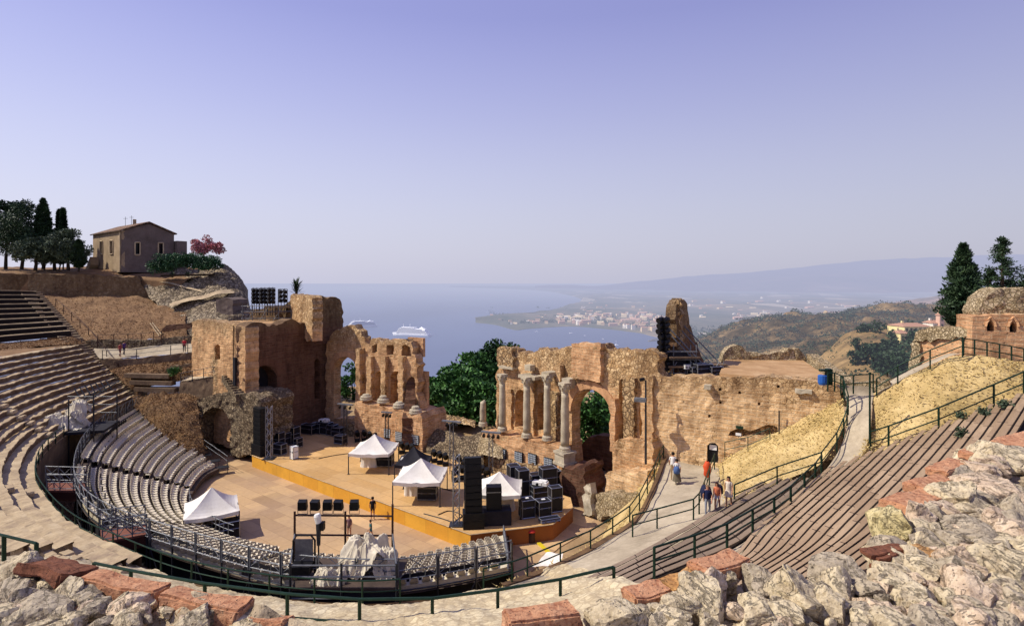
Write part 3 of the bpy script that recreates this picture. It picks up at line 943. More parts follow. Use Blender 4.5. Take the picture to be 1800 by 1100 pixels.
column(926, 768, 662, 56.4, 0.37, 'pale middle column between the two niches on the brick podium')
column(962, 773, 658, 54.8, 0.35, 'grey column at the right end of the brick podium, under a stone block')
column(993, 792, 672, 52.6, 0.38, 'tallest column, standing on a white stone pedestal left of the arch', 815)
column(849, 748, 706, 61.4, 0.33, 'short broken column stump at the left end of the podium', cap=False, broken=True)

# ================================================================== the big plain brick wall on the right
WR = Wall((11.5, 47.7), (23.2, 40.0), 1.6)
wr = thing('brick_wall', 'broad sunlit brick wall with a small dark doorway beside the terrace', 'wall', WR.pt(0, 4))
door = [(1243, 813), (1243, 783), (1248, 778), (1257, 778), (1262, 783), (1262, 813)]
cave = [(1280, 765), (1284, 758), (1300, 752), (1320, 757), (1338, 750), (1352, 746), (1366, 750), (1369, 762), (1352, 768), (1320, 764), (1300, 769)]
dots = [[(x - 2.4, y - 2.6), (x + 2.4, y - 2.6), (x + 2.6, y + 2.6), (x - 2.2, y + 2.6)] for x, y in ((1266, 684), (1266, 707), (1334, 710), (1247, 731), (1368, 679), (1300, 690))]
wall_px('wall', wr, WR, [(1142, 880), (1142, 660), (1150, 655), (1165, 662), (1200, 664), (1230, 661), (1260, 664), (1300, 662), (1340, 663), (1380, 665), (1420, 668), (1455, 674), (1482, 686), (1482, 800), (1300, 850)],
        [door, cave] + dots, M['brick_r'], res=0.36, relief=0.13, rag=0.16, seed=61)
panel(WR, 1274, 1374, 740, 775, -1.2, M['brick_red'], wr, 'cave_back', seed=62)
for i, d in enumerate(dots):
    x, y = d[0]; panel(WR, x - 2, x + 7, y - 3, y + 8, -0.6, M['wood_riser'], wr, 'putlog_back', thick=0.2, seed=63 + i, res=0.3)  # near-black back puts the hole's shade into the colour
# the door: dark arched leaf and a sheet of paper on it
dr = MB(); s0, zb = WR.sz(1242, 814); s1, zt = WR.sz(1263, 777)
dr.add([WR.pt(s, z, -0.22) for s, z in ((s0, zb), (s1, zb), (s1, zt), (s0, zt))], [(0, 1, 2, 3)])
do = dr.build('door', M['black'], wr)
s, z = WR.sz(1252.5, 787)
nb = MB().add([WR.pt(s + a, z + b, -0.16) for a, b in ((-.28, -.2), (.28, -.2), (.28, .2), (-.28, .2))], [(0, 1, 2, 3)]).build('notice', M['white'], do)
# fragments: stone corbel, slab
block_at(WR, wr, 1246, 679, 0.5, 0.35, 0.8, 0.5, M['marble'], 'corbel', 71)
block_at(WR, wr, 1413, 687, 1.1, 0.3, 0.8, 0.3, M['marble'], 'stone_slab', 72)
# small signs in the hollow
for (x, y, w_, h_, m_, lb) in ((1301, 750, 0.55, 0.22, 'green_metal', 'small green sign board in the hollow of the brick wall'), (1299, 762, 0.4, 0.2, 'white', 'small white sign below the green one in the wall hollow')):
    s, z = WR.sz(x, y)
    sg = thing('sign', lb, 'sign', WR.pt(s, z - h_ / 2, 0.2))
    MB().box(WR.pt(s, z, 0.2), (w_, 0.04, h_), math.atan2(WR.u.y, WR.u.x)).build('board', M[m_], sg)
    MB().tube([WR.pt(s, z - h_ / 2, 0.18), WR.pt(s, z - h_ / 2 - 0.4, -0.1)], 0.02).build('bracket', M['steel_dark'], sg)

# the earth roof behind that wall, with its low rubble edges
roof_z = 12.35
q = [WR.px(1262, 668, -0.5), WR.px(1470, 684, -0.4)]
rc = [Vector((q[0].x, q[0].y, roof_z)), Vector((q[1].x, q[1].y, roof_z - 0.25)), Z(1412, 633, roof_z), Z(1275, 632, roof_z)]
tr = thing('roof_terrace', 'flat dry earth roof edged with low rubble behind the brick wall', 'terrace', rc[0])
MB().prism([(p.x, p.y) for p in rc], roof_z - 3.0, roof_z).build('earth', M['rooffill'], tr)
MB().prism([(p.x, p.y) for p in [q[0], q[1], rc[2] + Vector((0.6, 0.6, 0)), rc[3] + Vector((-0.6, 0.6, 0))]], 1.0, roof_z - 2.9).build('core', M['rubble'], tr)
bw = Wall((rc[3].x - 0.4, rc[3].y), (rc[2].x + 0.4, rc[2].y), 1.0)
wall_px('back_parapet', tr, bw, [(1268, 640), (1272, 622), (1280, 612), (1296, 606), (1312, 618), (1340, 622), (1368, 618), (1385, 612), (1404, 612), (1413, 622), (1416, 640)], [], M['rubble_pale'], res=0.4, relief=0.2, rag=0.25, seed=81)
rw = Wall((rc[2].x + 0.3, rc[2].y), (q[1].x + 0.3, q[1].y - 0.2), 0.8)
o = wall_mesh(rw, [(0, roof_z - 1), (rw.L, roof_z - 1.6), (rw.L, roof_z + 0.25), (rw.L * 0.5, roof_z + 0.5), (0, roof_z + 0.6)], [], M['rubble_pale'], 'side_parapet', tr, res=0.4, relief=0.15, rag=0.15, seed=82)

# the tall stump of wall above it
TW = Wall((14.45, 49.4), (18.2, 55.2), 0.9)
tw = thing('ruined_tower', 'tall jagged brick stump rising above the wall beside the lighting scaffold', 'ruin', TW.pt(0, 12))
wall_px('masonry', tw, TW, [(1192, 672), (1190, 600), (1188, 555), (1190, 536), (1195, 527), (1203, 526), (1206, 530), (1209, 545), (1211, 562), (1219, 592), (1228, 612), (1238, 640), (1240, 668)], [], M['brick_block'], res=0.34, relief=0.12, rag=0.2, seed=91)
MB_ = [(1166, 672), (1168, 610), (1172, 580), (1178, 560), (1180, 542), (1183, 530), (1190, 525), (1196, 530), (1196, 672)]
TL = Wall((12.0, 50.3), (14.6, 49.2), 1.4)
wall_px('rubble_face', tw, TL, MB_, [], M['rubble'], res=0.34, relief=0.25, rag=0.25, seed=92)

# ================================================================== the left half of the scene building
FL = Wall((-23.9, 73.2), (-10.0, 64.2), 1.1)
fl = thing('theatre_facade', 'left stretch of brick facade with one arch and three round-topped niches', 'ruin', FL.pt(0, 0))
out = [(572, 800), (572, 640), (576, 600), (583, 588), (600, 577), (610, 572), (624, 571), (634, 582), (641, 600), (650, 604), (652, 597), (664, 596), (672, 601), (676, 599), (690, 599), (700, 597), (712, 596), (722, 602), (726, 612), (724, 622), (732, 630), (737, 642), (733, 656), (736, 672), (731, 690), (736, 704), (740, 720), (742, 800)]
la = arch(587, 631, 627, 652, 735)
lb = [arch(659, 674, 652, 661, 706), arch(686, 706, 652, 664, 710), arch(714, 730, 662, 672, 716)]
lw = [[(654, 620), (654, 607), (662, 604), (664, 620)], [(680, 624), (680, 606), (692, 606), (692, 624)], [(706, 627), (706, 608), (712, 605), (721, 610), (723, 627)]]
wall_px('wall', fl, FL, out, [la] + lb + lw, M['brick_l'], res=0.38, relief=0.14, rag=0.24, seed=101)
archivolt(FL, 587, 631, 627, 652, 0.7, 0.14, M['brick_red'], fl)
for i, (x0, x1, y0, y1) in enumerate([(656, 677, 646, 712), (683, 709, 646, 716), (713, 738, 656, 722), (651, 667, 597, 621), (677, 695, 598, 625), (704, 731, 596, 627)]):
    panel(FL, x0, x1, y0, y1, -1.2, M['brick_red'], fl, seed=110 + i)
for i, (x0, x1) in enumerate([(650, 658), (675, 683), (705, 714)]):
    pier(FL, fl, x0, x1, 626, 712, 0.55, M['brick'], 120 + i)
pier(FL, fl, 634, 641, 612, 712, 0.8, M['brick'], 124, 'pier')
LPD = Wall((-18.7, 67.4), (-10.2, 62.2), 3.0)
wall_px('podium', fl, LPD, [(622, 800), (624, 706), (660, 712), (700, 720), (735, 729), (738, 726), (742, 735), (744, 800)], [], M['brick_podium'], res=0.4, relief=0.12, rag=0.12, seed=130, thick=4.2)
# the broken right end of that facade, in shade
FE = Wall((-10.9, 62.6), (-11.0, 69.8), 1.2)
wall_mesh(FE, [(0, -1), (7.2, -1), (7.2, 6), (6.5, 9.2), (5.2, 10.6), (3.8, 10.3), (3.2, 8.6), (2.4, 7.0), (1.6, 5.8), (0, 4.6)], [], M['brick_block'], 'end_wall', fl, res=0.4, relief=0.12, rag=0.25, seed=131)
for i, (x, y) in enumerate(((637, 704), (667, 709), (695, 718), (724, 728))):
    b = LPD.px(x, y, -0.6)
    cb = thing('column_base', ['leftmost white column base on the left podium, before the arch jamb', 'white column base with a stump before the first niche', 'white column base between the second and third niche', 'rightmost white column base at the end of the left podium'][i], 'column base', b)
    MB().lathe([(0.72, 0), (0.74, 0.18), (0.6, 0.22), (0.68, 0.36), (0.62, 0.46), (0.5, 0.5)], b, 16).build('moulding', M['marble'], cb)
    MB().lathe([(0.44, 0.5), (0.42, 0.62 + 0.12 * (i % 2)), (0.3, 0.7 + 0.12 * (i % 2))], b, 12).build('stump', M['marble'], cb)

# the tall block in shade, its sunlit flank, and the upper stump
BF = Wall((-29.6, 63.0), (-23.9, 74.6), 1.6)
bl = thing('stage_block', 'high square brick block with a dark arched doorway in its shaded side', 'ruin', BF.pt(0, 0))
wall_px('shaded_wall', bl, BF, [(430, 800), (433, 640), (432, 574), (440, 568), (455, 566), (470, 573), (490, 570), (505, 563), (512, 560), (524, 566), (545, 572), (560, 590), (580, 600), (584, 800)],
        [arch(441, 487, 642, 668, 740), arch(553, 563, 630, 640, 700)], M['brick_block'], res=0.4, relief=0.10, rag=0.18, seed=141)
archivolt(BF, 441, 487, 642, 668, 0.8, 0.06, M['brick_block'], bl)
panel(BF, 550, 566, 620, 705, -1.1, M['brick_block'], bl, seed=142)
panel(BF, 430, 500, 630, 760, -1.55, M['black_cloth'], bl, 'doorway_dark', seed=143)  # black panel painting the shade inside the arched doorway
BS = Wall((-40.6, 71.0), (-29.6, 63.0), 1.6)
wall_px('sunlit_wall', bl, BS, [(336, 720), (337, 640), (337, 566), (350, 562), (372, 564), (400, 568), (425, 573), (431, 576), (431, 800), (338, 760)], [arch(378, 387, 605, 611, 632)], M['brick_block_lit'], res=0.38, relief=0.10, rag=0.12, seed=144)
panel(BS, 374, 391, 600, 637, -0.9, M['black_cloth'], bl, 'window_dark', seed=145)  # black panel stands in for the shade within the small window
ft = [BS.pt(0.3, 0, -0.8), BS.pt(BS.L - 0.8, 0, -0.8), BF.pt(11.5, 0, -1.0), BF.pt(13.5, 0, -8)]
MB().prism([(p.x, p.y) for p in ft], 10.5, 14.55).build('roof', M['rooffill'], bl)
MB().tube([BS.px(412, 572, 0.12), BS.px(412, 700, 0.12)], 0.05).build('pipe', M['rust'], bl)
US = Wall((-27.2, 71.0), (-22.0, 74.6), 5.0)
up = thing('upper_stump', 'roofless brick corner rising highest above the shaded block', 'ruin', US.pt(0, 14))
UF = Wall((-26.0, 71.0), (-21.9, 76.5), 1.4)
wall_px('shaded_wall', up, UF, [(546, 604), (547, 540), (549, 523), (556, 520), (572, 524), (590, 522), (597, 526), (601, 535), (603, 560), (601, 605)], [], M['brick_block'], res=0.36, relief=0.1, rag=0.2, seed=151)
UL = Wall((-29.8, 75.0), (-26.0, 71.0), 1.3)
wall_px('sunlit_wall', up, UL, [(512, 590), (513, 545), (509, 530), (512, 518), (524, 517), (540, 521), (549, 524), (549, 600)], [], M['brick_block_lit'], res=0.34, relief=0.12, rag=0.22, seed=152)
UB = Wall((-34.5, 77.5), (-29.5, 75.2), 1.0)
wall_px('low_wall', up, UB, [(438, 592), (440, 546), (470, 540), (500, 536), (514, 530), (516, 590)], [], M['brick_block'], res=0.4, relief=0.1, rag=0.2, seed=153)

# low vault and masonry before the block
VW = Wall((-37.6, 66.4), (-28.0, 61.4), 4.5)
vt = thing('vaulted_passage', 'low vaulted masonry passage with a dark mouth below the square block', 'ruin', VW.pt(0, 0))
wall_px('masonry', vt, VW, [(333, 800), (333, 742), (338, 712), (352, 700), (372, 697), (410, 690), (445, 693), (456, 702), (456, 800)], [arch(352, 405, 716, 745, 810)], M['rubble_grey'], res=0.4, relief=0.25, rag=0.25, seed=161)
panel(VW, 348, 410, 705, 800, -4.0, M['black_cloth'], vt, 'passage_dark', seed=162)  # black back panel paints the shade deep in the vault
# ================================================================== the stone seating of the cavea
I_PTS = [Z(245, 697, 5), Z(150, 745, 5), Z(85, 790, 5), Z(62, 840, 5), Z(80, 885, 5), Z(130, 935, 5), Z(210, 975, 5), Z(300, 1012, 5),
         Z(400, 1037, 5), Z(510, 1052, 5), Z(640, 1060, 5), Z(760, 1050, 5), Z(880, 1030, 5), Z(985, 990, 5)]
O_PTS = [Vector(p + (11.5,)) for p in [(-56.5, 73.4), (-55, 60), (-52, 50), (-47.5, 39), (-40.5, 29), (-33, 22.5), (-26, 17.5), (-19, 14.5), (-13.5, 12.5), (-9, 11.5), (-4.5, 11), (-1, 11.2), (3, 12), (6.5, 14)]]
NC = 520
I_C = spline_param(I_PTS, NC); O_C = spline_param(O_PTS, NC)
NROW = 13
def ring(f):
    return I_C * (1 - f) + O_C * f

def step_strip(ci, co, z0, z1, nose=0.05, wear=0.05, seed=1, uvw=1.0, thick=None):
    """riser from z0 to z1 along ci, then a tread out to co"""
    n = len(ci)
    L = np.concatenate([[0], np.cumsum(np.linalg.norm(np.diff(ci[:, :2], axis=0), axis=1))])
    d = co - ci; w = np.linalg.norm(d[:, :2], axis=1)[:, None]; dn = d[:, :2] / np.maximum(w, 1e-6)
    rows = []; uv = []
    def add(off, z, vv):
        p = np.zeros((n, 3)); p[:, :2] = ci[:, :2] + dn * off; p[:, 2] = z
        rows.append(p); uv.append(np.stack([L, np.full(n, vv)], 1))
    add(nose * 1.0, z0, 0.0)
    add(nose * 1.0, z1 - 0.10, 0.4)
    add(0.0, z1 - 0.09, 0.45)
    add(0.0, z1, 0.5)
    add(w * 0.5, z1, 0.5 + 0.5)
    add(w, z1, 0.5 + 1.0)
    v = np.vstack(rows)
    if wear:
        q = v.copy(); q[:, 2] = z1
        e = fbm(q * 1.4, 4, seed) * wear
        m = (np.arange(len(v)) >= n)
        v[m, 2] += np.minimum(e[m], wear * 0.5)
        v[:, 0] += fbm(q * 1.1, 3, seed + 7) * wear * 0.8
        v[:, 1] += fbm(q * 1.1, 3, seed + 9) * wear * 0.8
    f = grid_faces(len(rows), n)
    return v, f, np.vstack(uv), n

cav = thing('stone_seating', 'curved tiers of worn pale stone steps wrapping the left side of the theatre', 'seating', tuple(I_C[100]))
jb = {}
for r in range(NROW):
    ci, co = ring(r / NROW), ring((r + 1) / NROW)
    # the steps survive on the left; towards the bottom of the view they are worn to a slope
    end = int(NC * (0.50 - 0.012 * r + 0.02 * math.sin(r * 2.1)))
    start = 0
    z0 = 5 + 0.5 * r
    v, f, uv, n = step_strip(ci[start:end], co[start:end], z0, z0 + 0.5, 0.06, 0.09, 200 + r)
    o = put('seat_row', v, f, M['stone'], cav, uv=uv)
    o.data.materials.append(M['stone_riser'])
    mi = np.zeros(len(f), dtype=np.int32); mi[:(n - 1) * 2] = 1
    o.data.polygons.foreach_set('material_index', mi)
# the worn slope / paved ring nearer the camera
i0 = int(NC * 0.47)
nn = NC - i0; K = 40
g = np.array([ring(t)[i0:] for t in np.linspace(0, 1.0, K)])
tt = np.linspace(0, 1, K)
for k in range(K):
    fl_ = tt[k] * 13
    lvl = 5 + 0.5 * fl_
    g[k, :, 2] = lvl - 0.05
v = g.reshape(-1, 3).copy()
v[:, 2] += 0.16 * fbm(v * np.array([0.8, 0.8, 0]), 5, 77) + 0.05 * fbm(v * np.array([3.5, 3.5, 0]), 3, 78)
o = put('paved_ring', v, grid_faces(K, nn), M['paving'], smooth=True); o['kind'] = 'structure'
# loose broken blocks where the steps end
def blocky(c, size, rz, seed, mb=None):
    m = MB().box((0, 0, size[2] / 2), size)
    bm = bmesh.new()
    vs = [bm.verts.new(x) for x in m.v]
    for q in m.f: bm.faces.new([vs[i] for i in q])
    bmesh.ops.subdivide_edges(bm, edges=bm.edges[:], cuts=2, use_grid_fill=True)
    a = np.array([x.co[:] for x in bm.verts])
    d = np.stack([fbm(a * 2.2 + seed, 3, seed + k) for k in range(3)], 1) * 0.10 * min(size)
    a = a + d
    a[:, :2] *= (1 - 0.12 * (a[:, 2:3] > size[2] * 0.9))
    fs = [tuple(x.index for x in fc.verts) for fc in bm.faces]
    bm.verts.index_update(); fs = [tuple(x.index for x in fc.verts) for fc in bm.faces]
    bm.free()
    M4 = Matrix.Translation(Vector(c)) @ Matrix.Rotation(rz, 4, 'Z')
    return [M4 @ Vector(x) for x in a], fs
rb = random.Random(5)
for i in range(46):
    t = rb.uniform(0.40, 0.56); f = rb.uniform(0.02, 0.75)
    k = int(t * NC)
    p = ring(f)[k]; z = 5 + 6.5 * f
    d = ring(f)[k + 2] - p
    v, fs = blocky((p[0], p[1], z - 0.12), (rb.uniform(.35, .9), rb.uniform(.25, .5), rb.uniform(.18, .32)), math.atan2(d[1], d[0]) + rb.uniform(-.15, .15), 300 + i)
    o = put('stone_block', v, fs, M['stone'])
    tag(o, 'loose pale stone block where the worn steps of the seating break off', 'stone block', 'broken blocks at the end of the stone steps')
# podium wall inside the stone ring
v = np.vstack([I_C + np.array([[0, 0, -0.02]]), np.column_stack([I_C[:, :2], np.full(NC, -0.1)])])
v[:, 0] += 0.02
pw = put('podium_wall', v, grid_faces(2, NC), M['stone_riser']); tag(pw, 'curved retaining wall dropping from the stone ring to the pit behind the grandstand', 'wall')
# little radial stairs of half blocks between the wedges
for (t, lab) in ((0.135, 'narrow stair of small stone blocks cutting the left tiers, nearer the dark benches'), (0.30, 'narrow stair of small stone blocks cutting the left tiers, nearer the frame edge')):
    k = int(t * NC)
    st = thing('stair', lab, 'stair', tuple(I_C[k]))
    m = MB()
    for r in range(NROW - 1):
        p = ring((r + 0.75) / NROW)[k]; q = ring((r + 0.75) / NROW)[k + 4]
        a = math.atan2(q[1] - p[1], q[0] - p[0])
        nrm = Vector((ring(1)[k] - ring(0)[k])).normalized()
        pp = Vector((p[0], p[1], 5 + 0.5 * (r + 1) + 0.10))
        v, fs = blocky(pp, (1.1, 0.45, 0.3), a, 400 + r)
        m.add(v, fs)
    m.build('steps', M['stone'], st)

# ------------------------------------------------------------------ the block of dark benches above, its walkway and the long stair
ui = [P(-160, 640, 60), P(-60, 612, 67), P(0, 602, 71), P(60, 596, 73.5), P(125, 590, 75)]
uo = [P(-330, 506, 66), P(-140, 509, 75), P(-40, 511, 81), P(30, 512, 84), P(58, 513, 85)]
n = 80
ci = spline_param(ui, n); co = spline_param(uo, n)
ub = thing('upper_benches', 'steep block of dark benches with thin bright edges at the upper left', 'seating', tuple(ci[40]))
K = 10
zc = np.linspace(0, 1, K + 1)
for r in range(K):
    a = ci * (1 - zc[r]) + co * zc[r]; b = ci * (1 - zc[r + 1]) + co * zc[r + 1]
    w = b - a
    v = np.vstack([a, np.column_stack([a[:, :2], b[:, 2]]), b, ])
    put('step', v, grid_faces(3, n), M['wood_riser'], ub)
    e = a.copy(); e[:, 2] = b[:, 2] + 0.16
    e2 = e + w * 0.42; e2[:, 2] = e[:, 2]
    lo = e.copy(); lo[:, 2] -= 0.09
    v = np.vstack([lo, e, e2])
    L = np.concatenate([[0], np.cumsum(np.linalg.norm(np.diff(e[:, :2], axis=0), axis=1))])
    uv = np.vstack([np.stack([L, np.full(n, k * .3)], 1) for k in range(3)])
    put('bench_row', v, grid_faces(3, n), M['stone'], ub, uv=uv)
# walkway between the benches and the stone tiers
wk = [spline_param(ui, 60) + np.array([[0, 0, -0.1]]), np.array([tuple(p) for p in spline_param([Vector((-62, 50, 11.6)), Vector((-62, 60, 11.6)), Vector((-60, 66, 11.6)), Vector((-58, 71, 11.6)), Vector((-55.8, 74, 11.6))], 60)])]
sheet('walkway', [list(map(Vector, wk[0])), list(map(Vector, (wk[0] * .45 + wk[1] * .55))), list(map(Vector, wk[1]))], 60, 12, M['browngrass'], 0.12, 0.6, 6, kind='structure')
fill = [list(map(Vector, O_C[:260:6])), [Vector(tuple(p * np.array([1.12, 1.0, 1]) + np.array([-4, 0, 0.3]))) for p in O_C[:260:6]]]
sheet('outer_walk', fill, 60, 6, M['browngrass'], 0.1, 0.5, 7, kind='structure')
# the long stair down the side of the tiers
ls = thing('stair', 'long straight stair of pale stone treads running down beside the left tiers', 'stair', P(240, 696, 72))
sa = P(52, 513, 84.5); sb = P(127, 598, 74.6); sc = P(250, 700, 71.5)
m = MB(); mr = MB()
for (a, b, k) in ((sa, sb, 22), (sb, sc, 26)):
    for i in range(k):
        p = a + (b - a) * (i / k); q = a + (b - a) * ((i + 1) / k)
        d = (b - a).normalized(); ang = math.atan2(d.y, d.x)
        run = (Vector((q.x, q.y, 0)) - Vector((p.x, p.y, 0))).length
        m.box(((p.x + q.x) / 2, (p.y + q.y) / 2, p.z - 0.06), (run * 0.72, 2.4, 0.12), ang)
        mr.box(((p.x + q.x) / 2, (p.y + q.y) / 2, p.z - 1.12), (run * 1.0, 2.3, 2.0), ang)
m.build('tread', M['stone'], ls); mr.build('riser', M['stone_riser'], ls)

# ------------------------------------------------------------------ the brown grass slope, ledges and paths between stair and block
sheet('grass_slope', [[P(62, 519, 86), P(150, 520, 87), P(240, 522, 88), P(330, 540, 86)], [P(100, 560, 79.5), P(170, 562, 80), P(260, 560, 80), P(325, 562, 78)],
                      [P(132, 600, 75.2), P(180, 601, 75.6), P(250, 598, 76), P(330, 596, 75)]], 70, 40, M['browngrass'], 0.25, 0.5, 8, kind='structure')
sheet('ledge_path', [[P(160, 612, 75.2), P(220, 611, 75.4), P(290, 606, 75), P(350, 602, 74)], [P(175, 630, 73.6), P(230, 629, 73.8), P(300, 622, 73.6), P(352, 617, 73)]], 40, 8, M['terrace'], 0.05, 0.5, 9, kind='structure')
lw1 = Wall((P(140, 612, 75.4).x, 75.3), (P(350, 600, 75).x, 75.2), 0.8)
o = wall_px('ledge_wall', None, lw1, [(130, 622), (134, 600), (150, 599), (200, 598), (250, 598), (292, 594), (335, 590), (352, 590), (352, 614), (250, 620)], [], M['rubble_grey'], res=0.5, relief=0.1, rag=0.12, seed=171)
tag(o, 'low ledge wall under the brown grass slope behind the walking couple', 'wall')
lw2 = Wall((P(185, 645, 73.2).x, 73.2), (P(352, 625, 72.6).x, 72.6), 0.9)
o = wall_px('ledge_wall', None, lw2, [(170, 650), (180, 631), (230, 631), (300, 623), (352, 619), (356, 650), (260, 660)], [], M['stone_riser'], res=0.5, relief=0.1, rag=0.1, seed=172)
tag(o, 'dark retaining wall below the railed ledge path left of the square block', 'wall')
sheet('ledge_ground', [[P(190, 648, 72.9), P(250, 642, 72.7), P(310, 634, 72.5), P(350, 630, 72.2)], [P(215, 668, 71.5), P(260, 660, 71.2), P(320, 652, 71), P(372, 646, 70.6)],
                       [P(240, 690, 70.6), P(270, 676, 70.4), P(330, 668, 70), P(370, 662, 69.4)]], 50, 24, M['browngrass'], 0.25, 0.6, 10, kind='structure')
# little stone terraces next to the stair
for i, (x0, y0, x1, y1, Y) in enumerate(((222, 660, 300, 652, 71.0), (232, 672, 305, 664, 70.7), (240, 684, 310, 676, 70.4))):
    a = P(x0, y0, Y); b = P(x1, y1, Y - 0.8)
    m = MB().box(((a.x + b.x) / 2, (a.y + b.y) / 2, (a.z + b.z) / 2 - 0.3), ((b - a).length, 0.8, 0.5), math.atan2(b.y - a.y, b.x - a.x))
    o = m.build('stone_step', M['stone_riser']); tag(o, ['upper', 'middle', 'lowest'][i] + ' of three short stone steps right of the long stair', 'step', 'short stone steps beside the long stair')
# landing with retaining wall, beside the block
lw3 = Wall((P(316, 672, 68.6).x, 68.6), (P(403, 660, 66.4).x, 66.4), 1.0)
o = wall_px('landing_wall', None, lw3, [(314, 700), (316, 671), (360, 664), (402, 657), (404, 692), (402, 720), (330, 720)], [], M['stone_riser'], res=0.45, relief=0.1, rag=0.1, seed=173)
tag(o, 'dark masonry wall under the small railed landing beside the brick block', 'wall')
sheet('landing', [[P(316, 671, 68.6), P(360, 664, 67.4), P(404, 657, 66.3)], [P(330, 662, 70.5), P(370, 656, 69.6), P(410, 650, 68.6)]], 20, 6, M['terrace'], 0.03, 0.5, 11, kind='structure')
lw4 = Wall((P(296, 655, 71.3).x, 71.3), (P(360, 638, 70.9).x, 70.9), 0.8)
o = wall_px('retaining_wall', None, lw4, [(290, 660), (292, 648), (300, 643), (330, 640), (358, 636), (361, 660), (330, 668)], [], M['stone_riser'], res=0.45, relief=0.1, rag=0.1, seed=174)
tag(o, 'dark retaining wall behind the green shrub and the small landing', 'wall')
# stair at the foot of the block
ls2 = thing('stair', 'short steep stair at the foot of the sunlit brick block', 'stair', P(425, 690, 63.5))
m = MB()
a = P(402, 657, 65.8); b = P(427, 693, 62.6)
for i in range(9):
    p = a + (b - a) * ((i + .5) / 9); d = (b - a).normalized()
    m.box((p.x, p.y, p.z - 0.4), (0.62, 1.5, 0.8), math.atan2(d.y, d.x))
m.build('tread', M['rubble_grey'], ls2)
# the rubble mound between grandstand and vault
sheet('earth_mound', [[P(228, 702, 71), P(262, 694, 69.5), P(300, 690, 68.6), P(345, 696, 67.4)], [P(238, 716, 68), P(275, 706, 66.6), P(312, 704, 65.6), P(347, 712, 65.4)],
                      [P(262, 738, 65), P(290, 735, 63.6), P(322, 740, 62.6), P(352, 748, 62.4)], [P(290, 775, 62), P(315, 778, 61), P(340, 785, 60.4), P(360, 792, 60.4)], [P(300, 822, 59), P(325, 826, 58.6), P(345, 830, 58.4), P(365, 832, 58.4)]], 60, 60, M['soil'], 0.5, 0.8, 12, octv=6, smooth=False, kind='structure')
# ground of the pit behind the grandstand
pit = [list(map(Vector, np.column_stack([I_C[::10, :2], np.full(52, 1.2)]))), ]
S_mid = [Z(245, 712, 4.5), Z(150, 785, 4.5), Z(133, 840, 4.5), Z(150, 885, 4.5), Z(265, 945, 4.5), Z(450, 1000, 4.5), Z(700, 1020, 4.5), Z(900, 985, 4.5), Z(985, 975, 1.2)]
pit.append([Vector((p.x, p.y, 1.0)) for p in S_mid])
sheet('pit_ground', pit, 120, 14, M['soil'], 0.18, 0.6, 13, kind='structure')

# ------------------------------------------------------------------ the left hilltop: brick wall of the upper gallery, slope and rock
gw = Wall((P(-60, 515, 82).x, 82), (P(52, 518, 87).x, 87), 1.2)
o = wall_px('gallery_wall', None, gw, [(-60, 516), (-60, 479), (0, 481), (20, 483), (46, 482), (50, 500), (50, 530), (0, 535)], [], M['brick_block'], res=0.5, relief=0.1, rag=0.12, seed=181)
tag(o, 'reddish gallery wall behind the dark benches at the left frame edge', 'wall')
gw = Wall((P(50, 518, 85.6).x, 85.6), (P(258, 520, 89).x, 89), 1.4)
o = wall_px('gallery_wall', None, gw, [(50, 525), (48, 500), (51, 482), (62, 480), (100, 483), (150, 482), (200, 486), (232, 488), (240, 484), (246, 492), (252, 505), (262, 514), (275, 540), (160, 540), (50, 536)], [], M['brick_block'], res=0.5, relief=0.1, rag=0.15, seed=182)
tag(o, 'long low reddish gallery wall above the brown grass slope', 'wall')
sheet('hill_top', [[P(-320, 474, 98), P(-100, 472, 104), P(100, 470, 108), P(300, 470, 112), P(390, 474, 112), P(425, 500, 112)],
                   [P(-300, 474, 88), P(-60, 474, 92), P(100, 474, 94), P(200, 474, 95), P(300, 476, 96), P(392, 478, 95)],
                   [P(-260, 480, 78), P(-60, 482, 82.6), P(50, 481, 87), P(160, 484, 88), P(250, 490, 89.5), P(330, 492, 89)],
                   [P(-260, 520, 76), P(-60, 520, 82.8), P(50, 520, 86.5), P(160, 521, 88.4), P(262, 516, 89), P(300, 512, 88)]], 90, 40, M['browngrass'], 0.25, 0.4, 14, kind='structure')
sheet('rocky_slope', [[P(240, 486, 92), P(290, 480, 94), P(330, 476, 95), P(360, 474, 95), P(385, 468, 94), P(396, 466, 94)],
                      [P(250, 500, 90), P(290, 496, 90), P(330, 492, 90), P(365, 486, 90), P(395, 482, 90), P(408, 486, 91)],
                      [P(262, 518, 87), P(300, 520, 86), P(340, 518, 86), P(370, 512, 86), P(402, 508, 87), P(424, 512, 88)],
                      [P(290, 548, 83), P(320, 548, 82), P(350, 540, 82), P(380, 534, 82), P(410, 530, 83), P(434, 530, 84)],
                      [P(322, 580, 77), P(340, 572, 77), P(365, 566, 77), P(395, 560, 77), P(420, 556, 78), P(440, 552, 79)],
                      [P(330, 620, 74.5), P(350, 612, 74.5), P(370, 606, 75), P(400, 600, 76), P(430, 596, 77), P(450, 600, 78)]], 100, 90, M['rock_hill'], 0.55, 0.45, 15, octv=5, smooth=False, kind='structure')
# cliff behind
sheet('cliff', [[P(385, 468, 94), P(396, 466, 94.5), P(410, 476, 96), P(425, 492, 97), P(436, 512, 98)], [P(390, 476, 93), P(402, 474, 92.5), P(416, 486, 92.5), P(428, 502, 93), P(436, 524, 94)],
                [P(395, 505, 90), P(410, 505, 88.5), P(424, 512, 88.5), P(434, 528, 89), P(441, 545, 90)], [P(400, 560, 85), P(420, 560, 83), P(440, 560, 83), P(450, 565, 84), P(460, 570, 86)]], 50, 40, M['rock_hill'], 0.5, 0.5, 16, octv=5, smooth=False, kind='structure')
